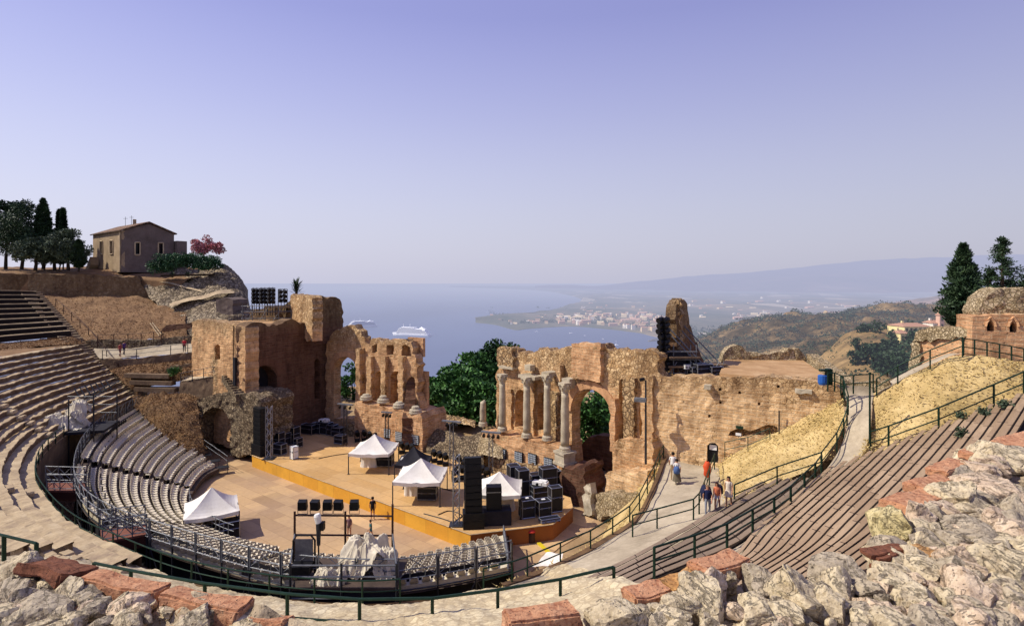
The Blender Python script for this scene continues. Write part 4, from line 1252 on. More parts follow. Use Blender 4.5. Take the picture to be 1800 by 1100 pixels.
# pale path strips over the rocks
pth = [(250, 494, 91), (290, 500, 89.5), (330, 510, 87.5), (372, 521, 86), (378, 524, 85.5)]
o = sheet('stone_path', [[P(x, y - 2, Y) + Vector((0, 0, .35)) for x, y, Y in pth], [P(x, y + 1, Y - .5) + Vector((0, 0, .35)) for x, y, Y in pth]], 40, 3, M['stone'], 0.05, 0.5, 17, kind='structure')
pth = [(298, 540, 83.5), (330, 530, 84), (360, 525, 84.2), (385, 517, 85), (412, 516, 86.5)]
o = sheet('stone_path', [[P(x, y - 3, Y) + Vector((0, 0, .3)) for x, y, Y in pth], [P(x, y + 3, Y - 1.2) + Vector((0, 0, .3)) for x, y, Y in pth]], 40, 4, M['stone'], 0.05, 0.5, 18, kind='structure')
hw = Wall((P(378, 560, 79).x, 79), (P(408, 560, 78.4).x, 78.4), 3.0)
o = wall_px('stone_hut', None, hw, [(379, 562), (380, 527), (392, 523), (402, 524), (409, 527), (409, 562)], [], M['plaster_dark'], res=0.45, relief=0.08, rag=0.08, seed=183)
tag(o, 'small square grey masonry remnant on the rocks above the brick block', 'ruin')
hw = Wall((P(292, 600, 77).x, 77), (P(338, 595, 76.6).x, 76.6), 2.5)
o = wall_px('masonry_wall', None, hw, [(284, 612), (284, 580), (292, 572), (310, 570), (338, 566), (338, 612)], [], M['brick_block'], res=0.45, relief=0.08, rag=0.12, seed=184)
tag(o, 'dark masonry wall closing the ledge path against the sunlit block', 'wall')

# ================================================================== the right flank: terrace, benches, grass and path
TI = [Z(880, 1030, 5), Z(985, 990, 5), Z(1060, 950, 5), Z(1112, 916, 5), Z(1138, 875, 5), Z(1158, 825, 5), Z(1166, 806, 5)]
BI = [Z(930, 1068, 6.4), Z(1080, 1000, 6.4), Z(1200, 935, 6.4), Z(1245, 908, 6.4), Z(1290, 880, 6.4), Z(1280, 850, 5.6), Z(1262, 818, 5.0)]
a = spline_param(TI, 80); b = spline_param(BI, 80)
sheet('terrace', [list(map(Vector, a)), list(map(Vector, a * .5 + b * .5 + np.array([[0, 0, -.1]]))), list(map(Vector, b)), list(map(Vector, b + np.array([[0.8, -0.8, 0.05]])))], 80, 24, M['terrace'], 0.05, 0.8, 19, kind='structure')
v = np.vstack([a, np.column_stack([a[:, :2] + np.array([[-0.05, 0.05]]), np.full(80, 4.4)]), np.column_stack([a[:, :2] + np.array([[-1.0, 1.0]]), np.full(80, 3.6)]), np.column_stack([a[:, :2] + np.array([[-2.6, 2.6]]), np.full(80, 1.2)])])
o = put('grass_bank', v, grid_faces(4, 80), M['drygrass'], smooth=True); o['kind'] = 'structure'
cl = np.column_stack([a[:, :2] + np.array([[0.0, 0.0]]), a[:, 2] + 0.02]); cr = cl + np.array([[0.25, -0.25, 0.0]])
kb = put('kerb', np.vstack([cl + np.array([[0, 0, -.4]]), cl + np.array([[0, 0, .12]]), cr + np.array([[0, 0, .12]]), cr + np.array([[0, 0, -.2]])]), grid_faces(4, 80), M['soil']); kb['kind'] = 'structure'

def bench_block(name, label, ip, op, rows, wood, n=120, oversize=0.0):
    t = thing(name, label, 'seating', ip[len(ip) // 2])
    ci, co = spline_param(ip, n), spline_param(op, n)
    for r in range(rows):
        a = ci * (1 - r / rows) + co * (r / rows); b = ci * (1 - (r + 1) / rows) + co * ((r + 1) / rows)
        d = b - a; z1 = b[:, 2]
        L = np.concatenate([[0], np.cumsum(np.linalg.norm(np.diff(a[:, :2], axis=0), axis=1))]) + r * 0.9
        under = np.vstack([np.column_stack([a[:, :2] + 0.10 * d[:, :2], a[:, 2] - 0.3]), np.column_stack([a[:, :2] + 0.10 * d[:, :2], z1 - 0.26]), np.column_stack([b[:, :2] + 0.12 * d[:, :2], z1 - 0.26])])
        rw_ = put('bench_row', under, grid_faces(3, n), M['wood_riser'], t)  # near-black sheet paints the shade seen through the plank gaps
        for (f0, f1) in ((0.05, 0.39), (0.56, 0.90)):
            p0 = a[:, :2] + f0 * d[:, :2]; p1 = a[:, :2] + f1 * d[:, :2]
            v = np.vstack([np.column_stack([p0, z1 - 0.03]), np.column_stack([p0, z1]), np.column_stack([p1, z1]), np.column_stack([p1, z1 - 0.03])])
            v[:, 2] += np.tile(0.012 * fbm(np.stack([L * 0.9, np.full(n, r * 3.1 + f0), np.zeros(n)], 1), 2, 5), 4)
            uv = np.vstack([np.stack([L, np.full(n, q + r * 3.0)], 1) for q in (0.0, 0.1, 0.5, 0.6)])
            put('plank', v, grid_faces(4, n), wood, rw_ if False else t, uv=uv)
    # stepped end pieces
    m = MB()
    for r in range(rows):
        a = ci[0] * (1 - r / rows) + co[0] * (r / rows); b = ci[0] * (1 - (r + 1) / rows) + co[0] * ((r + 1) / rows)
        d = Vector((b - a)); ang = math.atan2(d.y, d.x)
        m.box(((a[0] + b[0]) / 2, (a[1] + b[1]) / 2, b[2] - 0.38), (math.hypot(d.x, d.y) * 0.9, 0.08, 0.62), ang)
    m.build('end_panel', M['cream'], t)
    return t
LB_I = [Z(930, 1068, 6.45), Z(1080, 1000, 6.45), Z(1200, 935, 6.45), Z(1245, 908, 6.5), Z(1320, 862, 6.6), Z(1352, 846, 6.7)]
LB_O = [Z(1060, 1062, 7.7), Z(1150, 1014, 7.7), Z(1280, 962, 7.7), Z(1330, 930, 7.8), Z(1395, 886, 7.9), Z(1436, 846, 8.0)]
bench_block('wooden_benches', 'lower block of purple-grey plank benches between the terrace and the railing', LB_I, LB_O, 5, M['wood_dark'])
UB_I = [Z(1185, 1040, 8.0), Z(1285, 985, 8.0), Z(1330, 935, 8.0), Z(1400, 875, 8.05), Z(1458, 828, 8.2)]
UB_O = [Z(1330, 1100, 10.2), Z(1530, 960, 10.5), Z(1600, 900, 10.8), Z(1690, 800, 11.5), Z(1757, 712, 12.4)]
UB_X = [p + (q - p) * 1.25 for p, q in zip(UB_I, UB_O)]
bench_block('wooden_benches', 'wide upper block of brown plank benches rising to the foreground rubble', UB_I, UB_X, 16, M['wood'])
# ground under and between the benches
sheet('bench_ground', [[p + Vector((0, 0, -0.25)) for p in LB_O], [p + Vector((0, 0, -0.12)) for p in (UB_I[0], UB_I[1], UB_I[2], UB_I[3], UB_I[3] * .4 + UB_I[4] * .6, UB_I[4])]], 60, 6, M['terrace'], 0.06, 0.8, 22, kind='structure')
# the grass on both sides of the path
sheet('grass_bank', [[WR.px(1262, 816, 0.1), WR.px(1300, 792, 0.1), WR.px(1340, 770, 0.1), WR.px(1372, 756, 0.1), WR.px(1420, 732, 0.1), WR.px(1480, 700, 0.1)],
                     [Z(1268, 850, 5.6), Z(1310, 822, 6.6), Z(1350, 800, 7.4), Z(1390, 780, 8.3), Z(1430, 757, 9.2), Z(1482, 712, 11.2)],
                     [Z(1276, 888, 6.4), Z(1320, 868, 6.75), Z(1360, 850, 7.0), Z(1400, 835, 7.5), Z(1445, 812, 8.2), Z(1488, 742, 10.4)]], 90, 40, M['drygrass'], 0.12, 0.9, 23, kind='structure')
PL = [Z(1440, 838, 8.15), Z(1462, 812, 8.4), Z(1480, 780, 9.2), Z(1490, 745, 10.3), Z(1490, 715, 11.2), Z(1482, 690, 12.0), Z(1470, 676, 12.5)]
PR = [Z(1480, 842, 8.3), Z(1524, 812, 8.8), Z(1530, 785, 9.4), Z(1530, 750, 10.5), Z(1532, 715, 11.4), Z(1536, 692, 12.0), Z(1538, 680, 12.4)]
a = spline_param(PL, 60); b = spline_param(PR, 60)
sheet('path', [list(map(Vector, a)), list(map(Vector, (a + b) / 2)), list(map(Vector, b))], 60, 8, M['terrace'], 0.02, 0.8, 24, kind='structure')
G_L = [Z(1478, 843, 8.25), Z(1530, 800, 8.95), Z(1575, 785, 9.75), Z(1650, 757, 10.8), Z(1747, 716, 12.15), Z(1800, 694, 12.9), Z(1900, 650, 14.2)]
G_U = [Z(1536, 692, 12.0), P(1560, 682, 38), P(1610, 655, 37.5), P(1650, 636, 37), P(1692, 622, 36.5), P(1760, 632, 35.5), P(1900, 640, 34.5)]
G_M = [p.lerp(q, .5) + Vector((0, 0, .12)) for p, q in zip(G_L, G_U)]; G_M[0] = Z(1528, 790, 9.25)
sheet('grass_bank', [G_U, G_M, G_L], 110, 50, M['drygrass'], 0.14, 0.8, 25, kind='structure')
sheet('upper_walk', [[p + Vector((.6, 1.5, -0.1)) for p in G_U], [p + Vector((0, 0, 0.03)) for p in G_U]], 60, 6, M['terrace'], 0.05, 0.6, 26, kind='structure')
lwp = Wall((Z(1482, 690, 12.1).x, Z(1482, 690, 12.1).y), (Z(1560, 684, 12.5).x + .5, Z(1560, 684, 12.5).y - 2), 0.7)
# low rubble edge at the end of the path
p0, p1 = Z(1500, 684, 12.2), Z(1572, 678, 12.7)
lwp = Wall((p0.x, p0.y + 0.6), (p1.x, p1.y + 0.6), 0.6)
o = wall_mesh(lwp, [(0, 11.2), (lwp.L, 11.2), (lwp.L, 12.95), (lwp.L * .5, 12.75), (0, 12.6)], [], M['rubble_pale'], 'low_wall', None, res=0.35, relief=0.12, rag=0.15, seed=191)
tag(o, 'low rubble edge at the far end of the sandy path', 'wall')
# the brick gallery wall with pointed niches, and the rubble above it
p0 = Z(1712, 626, 14.9)
GW = Wall((p0.x, p0.y + 2.2), (p0.x + 11, p0.y - 0.9), 2.2)
gr_ = thing('gallery_wall', 'sunlit red brick gallery wall with two pointed niches under a rubble mass', 'wall', GW.pt(0, 14.5))
def niche(x, yt, yb, w):
    return [(x - w, yb), (x - w, yb - (yb - yt) * .45), (x - w * .5, yt + (yb - yt) * .22), (x, yt), (x + w * .5, yt + (yb - yt) * .22), (x + w, yb - (yb - yt) * .45), (x + w, yb)]
wall_px('brickwork', gr_, GW, [(1708, 640), (1709, 590), (1709, 556), (1740, 553), (1800, 552), (1880, 552), (1880, 700), (1800, 670)], [niche(1741, 563, 582, 6.5), niche(1781, 565, 584, 6.5)], M['brick_red'], res=0.22, relief=0.05, rag=0.05, seed=201)
panel(GW, 1725, 1795, 558, 590, -0.55, M['wood_riser'], gr_, seed=202)  # niche backs near-black: recess shade put into the colour
for x in (1741, 1781):
    m = MB()
    for sgn in (-1, 1):
        m.tube([GW.px(x + sgn * 9, 574, 0.03), GW.px(x + sgn * 7, 566, 0.03), GW.px(x, 557, 0.03)], 0.09, 4)
    m.build('niche_arch', M['brick_red'], gr_)
RBW = Wall((p0.x + 0.3, p0.y + 2.9), (p0.x + 11.3, p0.y - 0.2), 2.2)
wall_px('rubble_top', gr_, RBW, [(1714, 562), (1719, 548), (1727, 534), (1738, 518), (1748, 511), (1765, 509), (1790, 508), (1810, 510), (1880, 514), (1880, 562)], [], M['rubble_pale'], res=0.25, relief=0.18, rag=0.2, seed=203)
G2 = Wall((29.6, 42.0), (30.75, 38.0), 1.6)
g2 = thing('gallery_wall', 'lower stretch of red brick gallery wall with a broken pale rubble end', 'wall', G2.pt(0, 13))
wall_px('brickwork', g2, G2, [(1601, 690), (1602, 640), (1606, 600), (1612, 586), (1625, 584), (1650, 580), (1680, 579), (1709, 580), (1709, 640), (1660, 670)], [], M['brick_red'], res=0.28, relief=0.06, rag=0.12, seed=205)
wall_px('rubble_top', g2, G2, [(1606, 602), (1612, 584), (1630, 578), (1660, 574), (1690, 576), (1709, 579), (1709, 590), (1660, 596), (1625, 600)], [], M['rubble_pale'], res=0.28, relief=0.15, rag=0.15, seed=206, off=0.22, thick=1.2)
wall_px('broken_end', g2, G2, [(1598, 690), (1600, 640), (1604, 604), (1614, 600), (1622, 612), (1618, 640), (1616, 690)], [], M['rubble_pale'], res=0.28, relief=0.2, rag=0.2, seed=207, off=0.2, thick=1.6)

# the hillside that carries the upper benches and goes on past the right edge of the view
o_ = [Vector((4, 11.5, 10.2)), Vector((7, 13.8, 10.4)), Vector((13, 18.1, 10.8)), Vector((16, 20.3, 11.2)), Vector((22.3, 25.2, 12.1)), Vector((30.6, 32.4, 13.2)), Vector((40, 40, 14.0))]
u_ = [Vector((6, 3, 14.6)), Vector((9.5, 7, 14.9)), Vector((17, 13, 15.2)), Vector((21, 16, 15.3)), Vector((28, 21, 15.5)), Vector((36, 28, 15.6)), Vector((46, 36, 15.8))]
f_ = [Vector((10, -25, 15.5)), Vector((25, -20, 15.5)), Vector((45, -12, 15.2)), Vector((60, -5, 15)), Vector((75, 5, 14.6)), Vector((85, 18, 14.2)), Vector((95, 40, 13.5))]
sheet('hillside', [o_, u_, f_], 70, 40, M['browngrass'], 0.25, 0.5, 27, kind='structure')
# ================================================================== the metal grandstand with white seats
S_O = [Z(245, 712, 4.5), Z(190, 745, 4.5), Z(150, 785, 4.5), Z(133, 840, 4.5), Z(150, 885, 4.5), Z(200, 920, 4.5), Z(265, 945, 4.5), Z(360, 975, 4.5),
       Z(450, 1000, 4.5), Z(520, 1012, 4.5), Z(620, 1020, 4.5), Z(700, 1020, 4.5), Z(800, 1005, 4.5), Z(900, 985, 4.5)]
S_I = [Z(385, 822, .8), Z(362, 834, .8), Z(342, 858, .8), Z(333, 885, .8), Z(345, 915, .8), Z(372, 932, .8), Z(405, 947, .8), Z(455, 960, .8),
       Z(510, 970, .8), Z(560, 978, .8), Z(625, 983, .8), Z(700, 985, .8), Z(795, 966, .8), Z(892, 940, .8)]
NS = 700
so_ = spline_param(S_O, NS); si_ = spline_param(S_I, NS)
stand = thing('grandstand', 'curved temporary metal grandstand with rows of white plastic seats', 'grandstand', tuple((so_[200] + si_[200]) / 2 * np.array([1, 1, 0])))
SR = 11
def srow(f):
    return si_ * (1 - f) + so_ * f
def cut(t, f):
    """aisles: gaps in seats and benches (t is the place along the curve)"""
    for a in (0.178, 0.36, 0.60, 0.80):
        if abs(t - a - 0.018 * (f - .5) * (1 if a < .3 else 0)) < 0.0085: return True
    return False
seat_pts = []
ts = np.linspace(0, 1, NS)
for r in range(SR):
    f0, f1 = r / SR, (r + 1) / SR
    a, b = srow(f0), srow(f1)
    z = 0.45 + 3.35 * f1
    d = b - a; d[:, 2] = 0
    # floor and riser
    v = np.vstack([np.column_stack([a[:, :2], np.full(NS, 0.4 + 3.35 * f0)]), np.column_stack([a[:, :2], np.full(NS, z - .02)]), np.column_stack([b[:, :2], np.full(NS, z - .02)])])
    v = v.reshape(3, NS, 3)[:, ::3].reshape(-1, 3)
    put('deck', v, grid_faces(3, NS // 3 + 1), M['deck'], stand)
    # bench strip carrying the seats, broken at the aisles
    m_v = []; m_f = []
    p0 = a[:, :2] + 0.40 * d[:, :2]; p1 = a[:, :2] + 0.80 * d[:, :2]
    keep = np.array([not cut(t, f0) for t in ts]); keep[:3] = False; keep[-3:] = False
    q = np.vstack([np.column_stack([p0, np.full(NS, z)]), np.column_stack([p0, np.full(NS, z + .32)]), np.column_stack([p1, np.full(NS, z + .32)]), np.column_stack([p1, np.full(NS, z)])])
    gf = grid_faces(4, NS)
    col_ = gf[:, 0] % NS
    gf = gf[keep[col_] & keep[np.minimum(col_ + 1, NS - 1)]]
    put('bench_strip', q, gf, M['cream'], stand)
    # where the seats go
    pm = (p0 + p1) / 2
    Ls = np.concatenate([[0], np.cumsum(np.linalg.norm(np.diff(pm, axis=0), axis=1))])
    s = 0.6
    while s < Ls[-1] - 0.5:
        t = np.interp(s, Ls, ts)
        if not cut(t, f0):
            x = np.interp(s, Ls, pm[:, 0]); y = np.interp(s, Ls, pm[:, 1])
            i = min(int(t * (NS - 1)), NS - 1)
            seat_pts.append((x, y, z + 0.32, math.atan2(d[i, 1], d[i, 0]), t, r))
        s += 0.62
# one seat: a moulded shell with a low curved back (local +x is towards the back)
sv = []; sf = []
prof = [(-0.24, 0.05, .20), (-0.20, 0.10, .23), (0.0, 0.06, .23), (0.14, 0.08, .22), (0.21, 0.20, .20), (0.24, 0.33, .17), (0.245, 0.38, .11)]
for (x, z, hw_) in prof:
    sv += [(x + 0.02, -hw_, z + .04), (x - .01, -hw_ * .5, z), (x - .01, hw_ * .5, z), (x + 0.02, hw_, z + .04)]
sf = [tuple(q) for q in grid_faces(len(prof), 4)]
n0 = len(sv)
sv += [(x + 0.025, y, z - 0.03) for (x, y, z) in sv[:n0]]
sf += [tuple(i + n0 for i in reversed(q)) for q in sf[:]]
for k in range(len(prof) - 1):
    for s in (0, 3):
        a, b = k * 4 + s, (k + 1) * 4 + s
        sf.append((a, b, b + n0, a + n0) if s == 0 else (b, a, a + n0, b + n0))
sf.append(tuple([(len(prof) - 1) * 4 + i for i in (0, 1, 2, 3)] + [(len(prof) - 1) * 4 + i + n0 for i in (3, 2, 1, 0)]))
sf.append(tuple([i for i in (3, 2, 1, 0)] + [i + n0 for i in (0, 1, 2, 3)]))
SVN = np.array(sv)
seat_me = mesh_np('seat', SVN, sf); seat_me.materials.append(M['seat'])
def show(s):
    x, y, z, a, t, r = s
    # what the seats show: the near upper wedge on the left, in the open view
    return (math.hypot(x, y) if (0.10 < t < 0.40 and r > 4) else 100 + math.hypot(x, y))
order = sorted(seat_pts, key=show)
sroot = np.array(stand.location)
for (x, y, z, a, t, r) in order[:100]:
    o = bpy.data.objects.new('seat', seat_me); link(o); o.parent = stand
    o.location = (x - sroot[0], y - sroot[1], z - sroot[2]); o.rotation_euler = (0, 0, a)
rest = np.array([s[:4] for s in order[100:]])
ca, sa_ = np.cos(rest[:, 3]), np.sin(rest[:, 3])
X = rest[:, 0:1] + SVN[None, :, 0] * ca[:, None] - SVN[None, :, 1] * sa_[:, None]
Y = rest[:, 1:2] + SVN[None, :, 0] * sa_[:, None] + SVN[None, :, 1] * ca[:, None]
Zz = rest[:, 2:3] + SVN[None, :, 2]
vv = np.stack([X, Y, Zz], 2).reshape(-1, 3)
ff = []
for i in range(len(rest)):
    o_ = i * len(sv)
    ff += [tuple(k + o_ for k in q) for q in sf]
o = put('seating', vv, ff, M['seat'], stand); o['kind'] = 'stuff'
print('seats', len(seat_pts))

# barrier of braced panels around the back, scaffold legs and ledgers below it
Lo = np.concatenate([[0], np.cumsum(np.linalg.norm(np.diff(so_[:, :2], axis=0), axis=1))])
def on_rim(s, off=0.0):
    x = np.interp(s, Lo, so_[:, 0]); y = np.interp(s, Lo, so_[:, 1])
    i = min(int(np.interp(s, Lo, np.arange(NS))), NS - 2)
    d = so_[i] - si_[i]; d = d[:2] / np.linalg.norm(d[:2])
    return Vector((x + d[0] * off, y + d[1] * off, 0))
npan = int(Lo[-1] / 2.05)
dz = Vector((0, 0, 1))
for i in range(npan):
    a = on_rim(Lo[-1] * i / npan, 0.12); b = on_rim(Lo[-1] * (i + 1) / npan, 0.12)
    a0 = a + (b - a) * 0.03; b0 = a + (b - a) * 0.97
    m = MB()
    for h in (4.6, 5.05, 5.65):
        m.tube([a0 + dz * h, b0 + dz * h], 0.035, 4)
    m.tube([a0 + dz * 4.45, a0 + dz * 5.7], 0.04, 4); m.tube([b0 + dz * 4.45, b0 + dz * 5.7], 0.04, 4)
    q1 = a0 + (b0 - a0) * .3; q2 = a0 + (b0 - a0) * .7
    m.tube([a0 + dz * 4.65, q2 + dz * 5.6], 0.022, 4); m.tube([b0 + dz * 4.65, q1 + dz * 5.6], 0.022, 4)
    m.tube([q1 + dz * 4.6, q1 + dz * 5.05], 0.02, 4); m.tube([q2 + dz * 4.6, q2 + dz * 5.05], 0.02, 4)
    m.build('barrier_panel', M['steel'], stand)
for i in range(npan + 1):
    s = Lo[-1] * i / npan
    a = on_rim(s, 0.05); c = on_rim(s, -1.6)
    m = MB().tube([a + dz * 0.0, a + dz * 5.5], 0.05, 6)
    m.tube([c + dz * 0.0, c + dz * 4.0], 0.05, 5)
    m.box(a + dz * 0.05, (0.3, 0.3, 0.06))
    m.build('scaffold_leg', M['steel_dark'], stand)
    if i < npan:
        b = on_rim(Lo[-1] * (i + 1) / npan, 0.05)
        m = MB()
        for h in (1.2, 2.6, 4.0): m.tube([a + dz * h, b + dz * h], 0.04, 5)
        if i % 2: m.tube([a + dz * .3, b + dz * 3.9], 0.035, 4)
        else: m.tube([a + dz * 3.9, b + dz * .3], 0.035, 4)
        m.build('ledger', M['steel_dark'], stand)
# near-black upright strip under the top deck
m_v = []
for i in range(0, NS, 4):
    d = si_[i] - so_[i]; d = d / np.linalg.norm(d[:2])
    for h in (0.1, 4.35):
        m_v.append((so_[i, 0] + d[0] * 0.9, so_[i, 1] + d[1] * 0.9, h))
k = len(m_v) // 2
put('back_sheeting', m_v, [(2 * i, 2 * i + 2, 2 * i + 3, 2 * i + 1) for i in range(k - 1)], M['black_cloth'], stand)
# end stairs with handrails on the far end, and the stepped rails of the near end
for t_i, nm in ((4, 0), (NS - 5, 1)):
    for r in range(SR):
        p = Vector(srow((r + .5) / SR)[t_i]); z = 0.45 + 3.35 * (r + 1) / SR
        p.z = 0
        q = Vector(srow((r + 1.5) / SR)[t_i]); q.z = 0
        if nm == 0:
            off = Vector((1.2, 0.4, 0))
            MB().box(p + off * .5 + dz * (z - .1), (1.5, 0.85, 0.08), 0.6).tube([p + off + dz * z, p + off + dz * (z + 1.0)], 0.03, 4).tube([p + off + dz * (z + 1.0), q + off + dz * (z + 1.34)], 0.03, 4).tube([p + off + dz * (z + .5), q + off + dz * (z + .84)], 0.025, 4).tube([p + off + dz * 0, p + off + dz * z], 0.03, 4).build('stair_flight', M['steel_dark'], stand)
        else:
            m = MB().tube([p + dz * z, p + dz * (z + 1.05)], 0.06, 4)
            m.tube([p + dz * (z + 1.05), q + dz * (z + 1.05)], 0.06, 4).tube([p + dz * (z + .55), q + dz * (z + .55)], 0.05, 4)
            m.build('end_rail', M['steel'], stand)
a = Vector(so_[-1]); b = Vector(si_[-1])
MB().add([(a.x + .1, a.y, 0), (b.x + .1, b.y, 0), (b.x + .1, b.y, .8), (a.x + .1, a.y, 4.4)], [(0, 1, 2, 3)]).build('end_sheet', M['redwood'], stand)
# front guard rail near the tent
m = MB()
for i in range(150, 330, 12):
    a = Vector(si_[i]); b = Vector(si_[min(i + 12, NS - 1)])
    for h in (1.0, 1.45, 1.9): m.tube([Vector((a.x, a.y, h)), Vector((b.x, b.y, h))], 0.03, 4)
    m.tube([Vector((a.x, a.y, 0.)), Vector((a.x, a.y, 1.95))], 0.035, 4)
m.build('front_rail', M['steel'], stand)

# the two red-brown bridges from the stone ring to the grandstand
def bridge(corners, z, lab, railing=True):
    pts = [Z(x, y, z) for x, y in corners]
    t = thing('access_bridge', lab, 'bridge', pts[0])
    MB().prism([(p.x, p.y) for p in pts], z - 0.12, z).build('deck', M['reddeck'], t)
    MB().prism([(p.x, p.y) for p in pts], z - 0.75, z - 0.13).build('fascia', M['redwood'], t)
    for i in (0, 2):
        a, b = pts[i], pts[(i + 1) % 4]
        m = MB()
        for h in (.15, .6, 1.15): m.tube([a + dz * h, b + dz * h], 0.035, 4)
        n_ = 3
        for k in range(n_):
            p = a + (b - a) * (k / n_); q = a + (b - a) * ((k + 1) / n_)
            m.tube([p, p + dz * 1.2], 0.04, 4); m.tube([p + dz * .15, q + dz * 1.1], 0.025, 4); m.tube([q + dz * .15, p + dz * 1.1], 0.025, 4)
        m.tube([b, b + dz * 1.2], 0.04, 4)
        m.build('railing', M['steel'], t)
    for p in pts:
        MB().tube([Vector((p.x, p.y, 0)), p], 0.06, 6).build('leg', M['steel_dark'], t)
bridge([(82, 862), (152, 862), (148, 848), (80, 846)], 4.6, 'red-brown access bridge to the grandstand on the far left of the stone ring')
bridge([(180, 952), (258, 938), (255, 920), (176, 930)], 4.7, 'red-brown access bridge to the grandstand nearer the camera')

# ------------------------------------------------------------------ railings
RAILN = 0
def railing(base, label, h=1.05, step=None, mat='green_metal', r=0.035, pr=0.045, mids=(0.5,), cat='railing', posts=None, top=True, name='railing'):
    """base: world points along the foot; a post at every point (or every step metres)"""
    base = [Vector(p) for p in base]
    if step:
        L = [0]
        for i in range(1, len(base)): L.append(L[-1] + (base[i] - base[i - 1]).length)
        n = max(2, int(L[-1] / step) + 1)
        q = spline(base, n * 4)
        pts = [Vector(p) for p in q]
        ps = pts[::4]
        if (ps[-1] - pts[-1]).length > step * .4: ps.append(pts[-1])
    else:
        pts = base; ps = base
    t = thing(name, label, cat, base[0])
    for p in ps:
        MB().tube([p - dz * 0.15, p + dz * h], pr, 6).build('post', M[mat], t)
    MB().tube([p + dz * h for p in pts], r * 1.15, 6).build('top_rail', M[mat], t)
    for f in mids:
        MB().tube([p + dz * (h * f) for p in pts], r, 5).build('mid_rail', M[mat], t)
    return t
railing([Z(850, 1040, 5), Z(900, 1027, 5), Z(927, 1017, 5), Z(985, 991, 5), Z(1038, 968, 5), Z(1077, 943, 5), Z(1107, 921, 5), Z(1124, 897, 5), Z(1138, 868, 5), Z(1150, 845, 5), Z(1160, 818, 5), Z(1166, 806, 5)], 'green railing along the curved edge of the terrace above the orchestra', 1.1)
railing([Z(1112, 940, 5.5), Z(1155, 928, 5.6), Z(1219, 911, 6.2), Z(1229, 900, 6.2), Z(1238, 878, 6.0), Z(1247, 850, 5.6), Z(1256, 822, 5.2)], 'green railing across the terrace behind the descending women', 1.1)
railing([Z(1291, 886, 6.5), Z(1366, 853, 7.1), Z(1444, 828, 8.1), Z(1471, 792, 8.8), Z(1483, 766, 9.6), Z(1489, 748, 10.2), Z(1491, 725, 11.0), Z(1484, 700, 11.8), Z(1478, 690, 12.1)], 'green railing at the foot of the left grass bank, following the path', 1.15)
railing([LB_O[1] + Vector((0, 0, .1)), Z(1221, 986, 7.75), Z(1278, 964, 7.75), Z(1323, 936, 7.85), Z(1361, 914, 7.9), Z(1390, 892, 7.95), Z(1414, 867, 8.0), Z(1433, 848, 8.1), Z(1444, 832, 8.15)], 'thick green railing between the purple-grey and the brown plank benches', 1.1, r=0.04, pr=0.06)
railing([Z(1530, 797, 9.0), Z(1562, 788, 9.6), Z(1650, 757, 10.85), Z(1747, 716, 12.2), Z(1800, 694, 13.0), Z(1880, 660, 14.0)], 'green railing between the right grass bank and the plank benches', 1.35, r=0.04, pr=0.055)
railing([Z(1541, 694, 12.0), Z(1578, 672, 12.9), Z(1635, 645, 14.05), Z(1692, 623, 14.95)], 'green railing climbing along the top of the right grass bank', 1.1)
railing([P(1694, 624, 36.6), P(1713, 626, 36.4), P(1735, 630, 36.1), P(1757, 634, 35.8), P(1778, 638, 35.5), P(1800, 643, 35.2), P(1840, 652, 34.8)], 'green railing in front of the brick gallery with the two niches', 1.05)
railing([Z(1455, 684, 12.3), Z(1467, 684, 12.3), Z(1482, 690, 12.1), Z(1500, 688, 12.2), Z(1535, 686, 12.3)], 'short green railing closing the far end of the sandy path', 1.1)
tp = thing('pole', 'tall thin green pole where the path meets the right grass bank', 'pole', Z(1529, 797, 9.0))
b_ = Z(1529, 797, 9.0)
MB().tube([b_ - dz * .2, b_ + dz * 4.9], [.07, .05], 8).build('shaft', M['green_metal'], tp)
MB().tube([b_ + dz * 4.9, b_ + dz * 5.0], .075, 8).build('cap', M['green_metal'], tp)
# rails on the stone ring
railing([Z(165, 1030, 7.2), Z(230, 1044, 7.1), Z(360, 1068, 7.0), Z(505, 1088, 6.95), Z(632, 1098, 6.9), Z(760, 1096, 6.9), Z(875, 1080, 6.9), Z(985, 1060, 6.95), Z(1079, 1038, 7.3)], 'thick dark green railing sweeping along the bottom of the view behind the brick slabs', 0.95, r=0.05, pr=0.07, mids=(0.08,))
railing([Z(-60, 962, 8.6), Z(7, 978, 8.5), Z(64, 992, 8.3)], 'short piece of dark green railing at the left frame edge', 0.85, r=0.05, pr=0.08, mids=())
inner = [Vector(p) for p in I_C[70:520:1]]
railing([Vector(p) + Vector((0, 0, .02)) for p in I_C[60:430:12]], 'low dark railing along the inner edge of the stone ring around the grandstand', 1.0, step=2.3, mat='green_metal', r=0.03, mids=(0.5,))
railing([P(98, 538, 82), P(150, 585, 77), P(196, 640, 73.5), P(250, 690, 71.8)], 'thin railing beside the long straight stair', 1.1, step=3.0, mat='rust', r=.03, mids=())
railing([P(172, 606, 74.9), P(200, 605, 75), P(225, 604, 75), P(248, 603, 75), P(270, 601, 75), P(284, 600, 75)], 'thin railing along the foot of the brown grass slope', 1.3, mat='rust', r=.03, mids=(.5,))
railing([P(180, 631, 73), P(240, 629, 73), P(300, 622, 72.6), P(330, 619, 72.6), P(351, 617, 72.5)], 'thin railing along the ledge path left of the square block', 1.1, mat='steel_dark', r=.03, mids=(.5,))
railing([P(318, 672, 68.6), P(338, 668, 68), P(358, 664, 67.4), P(380, 660, 66.8), P(402, 657, 66.3)], 'thin railing around the small landing beside the block', 1.1, mat='steel_dark', r=.03, mids=(.5,))
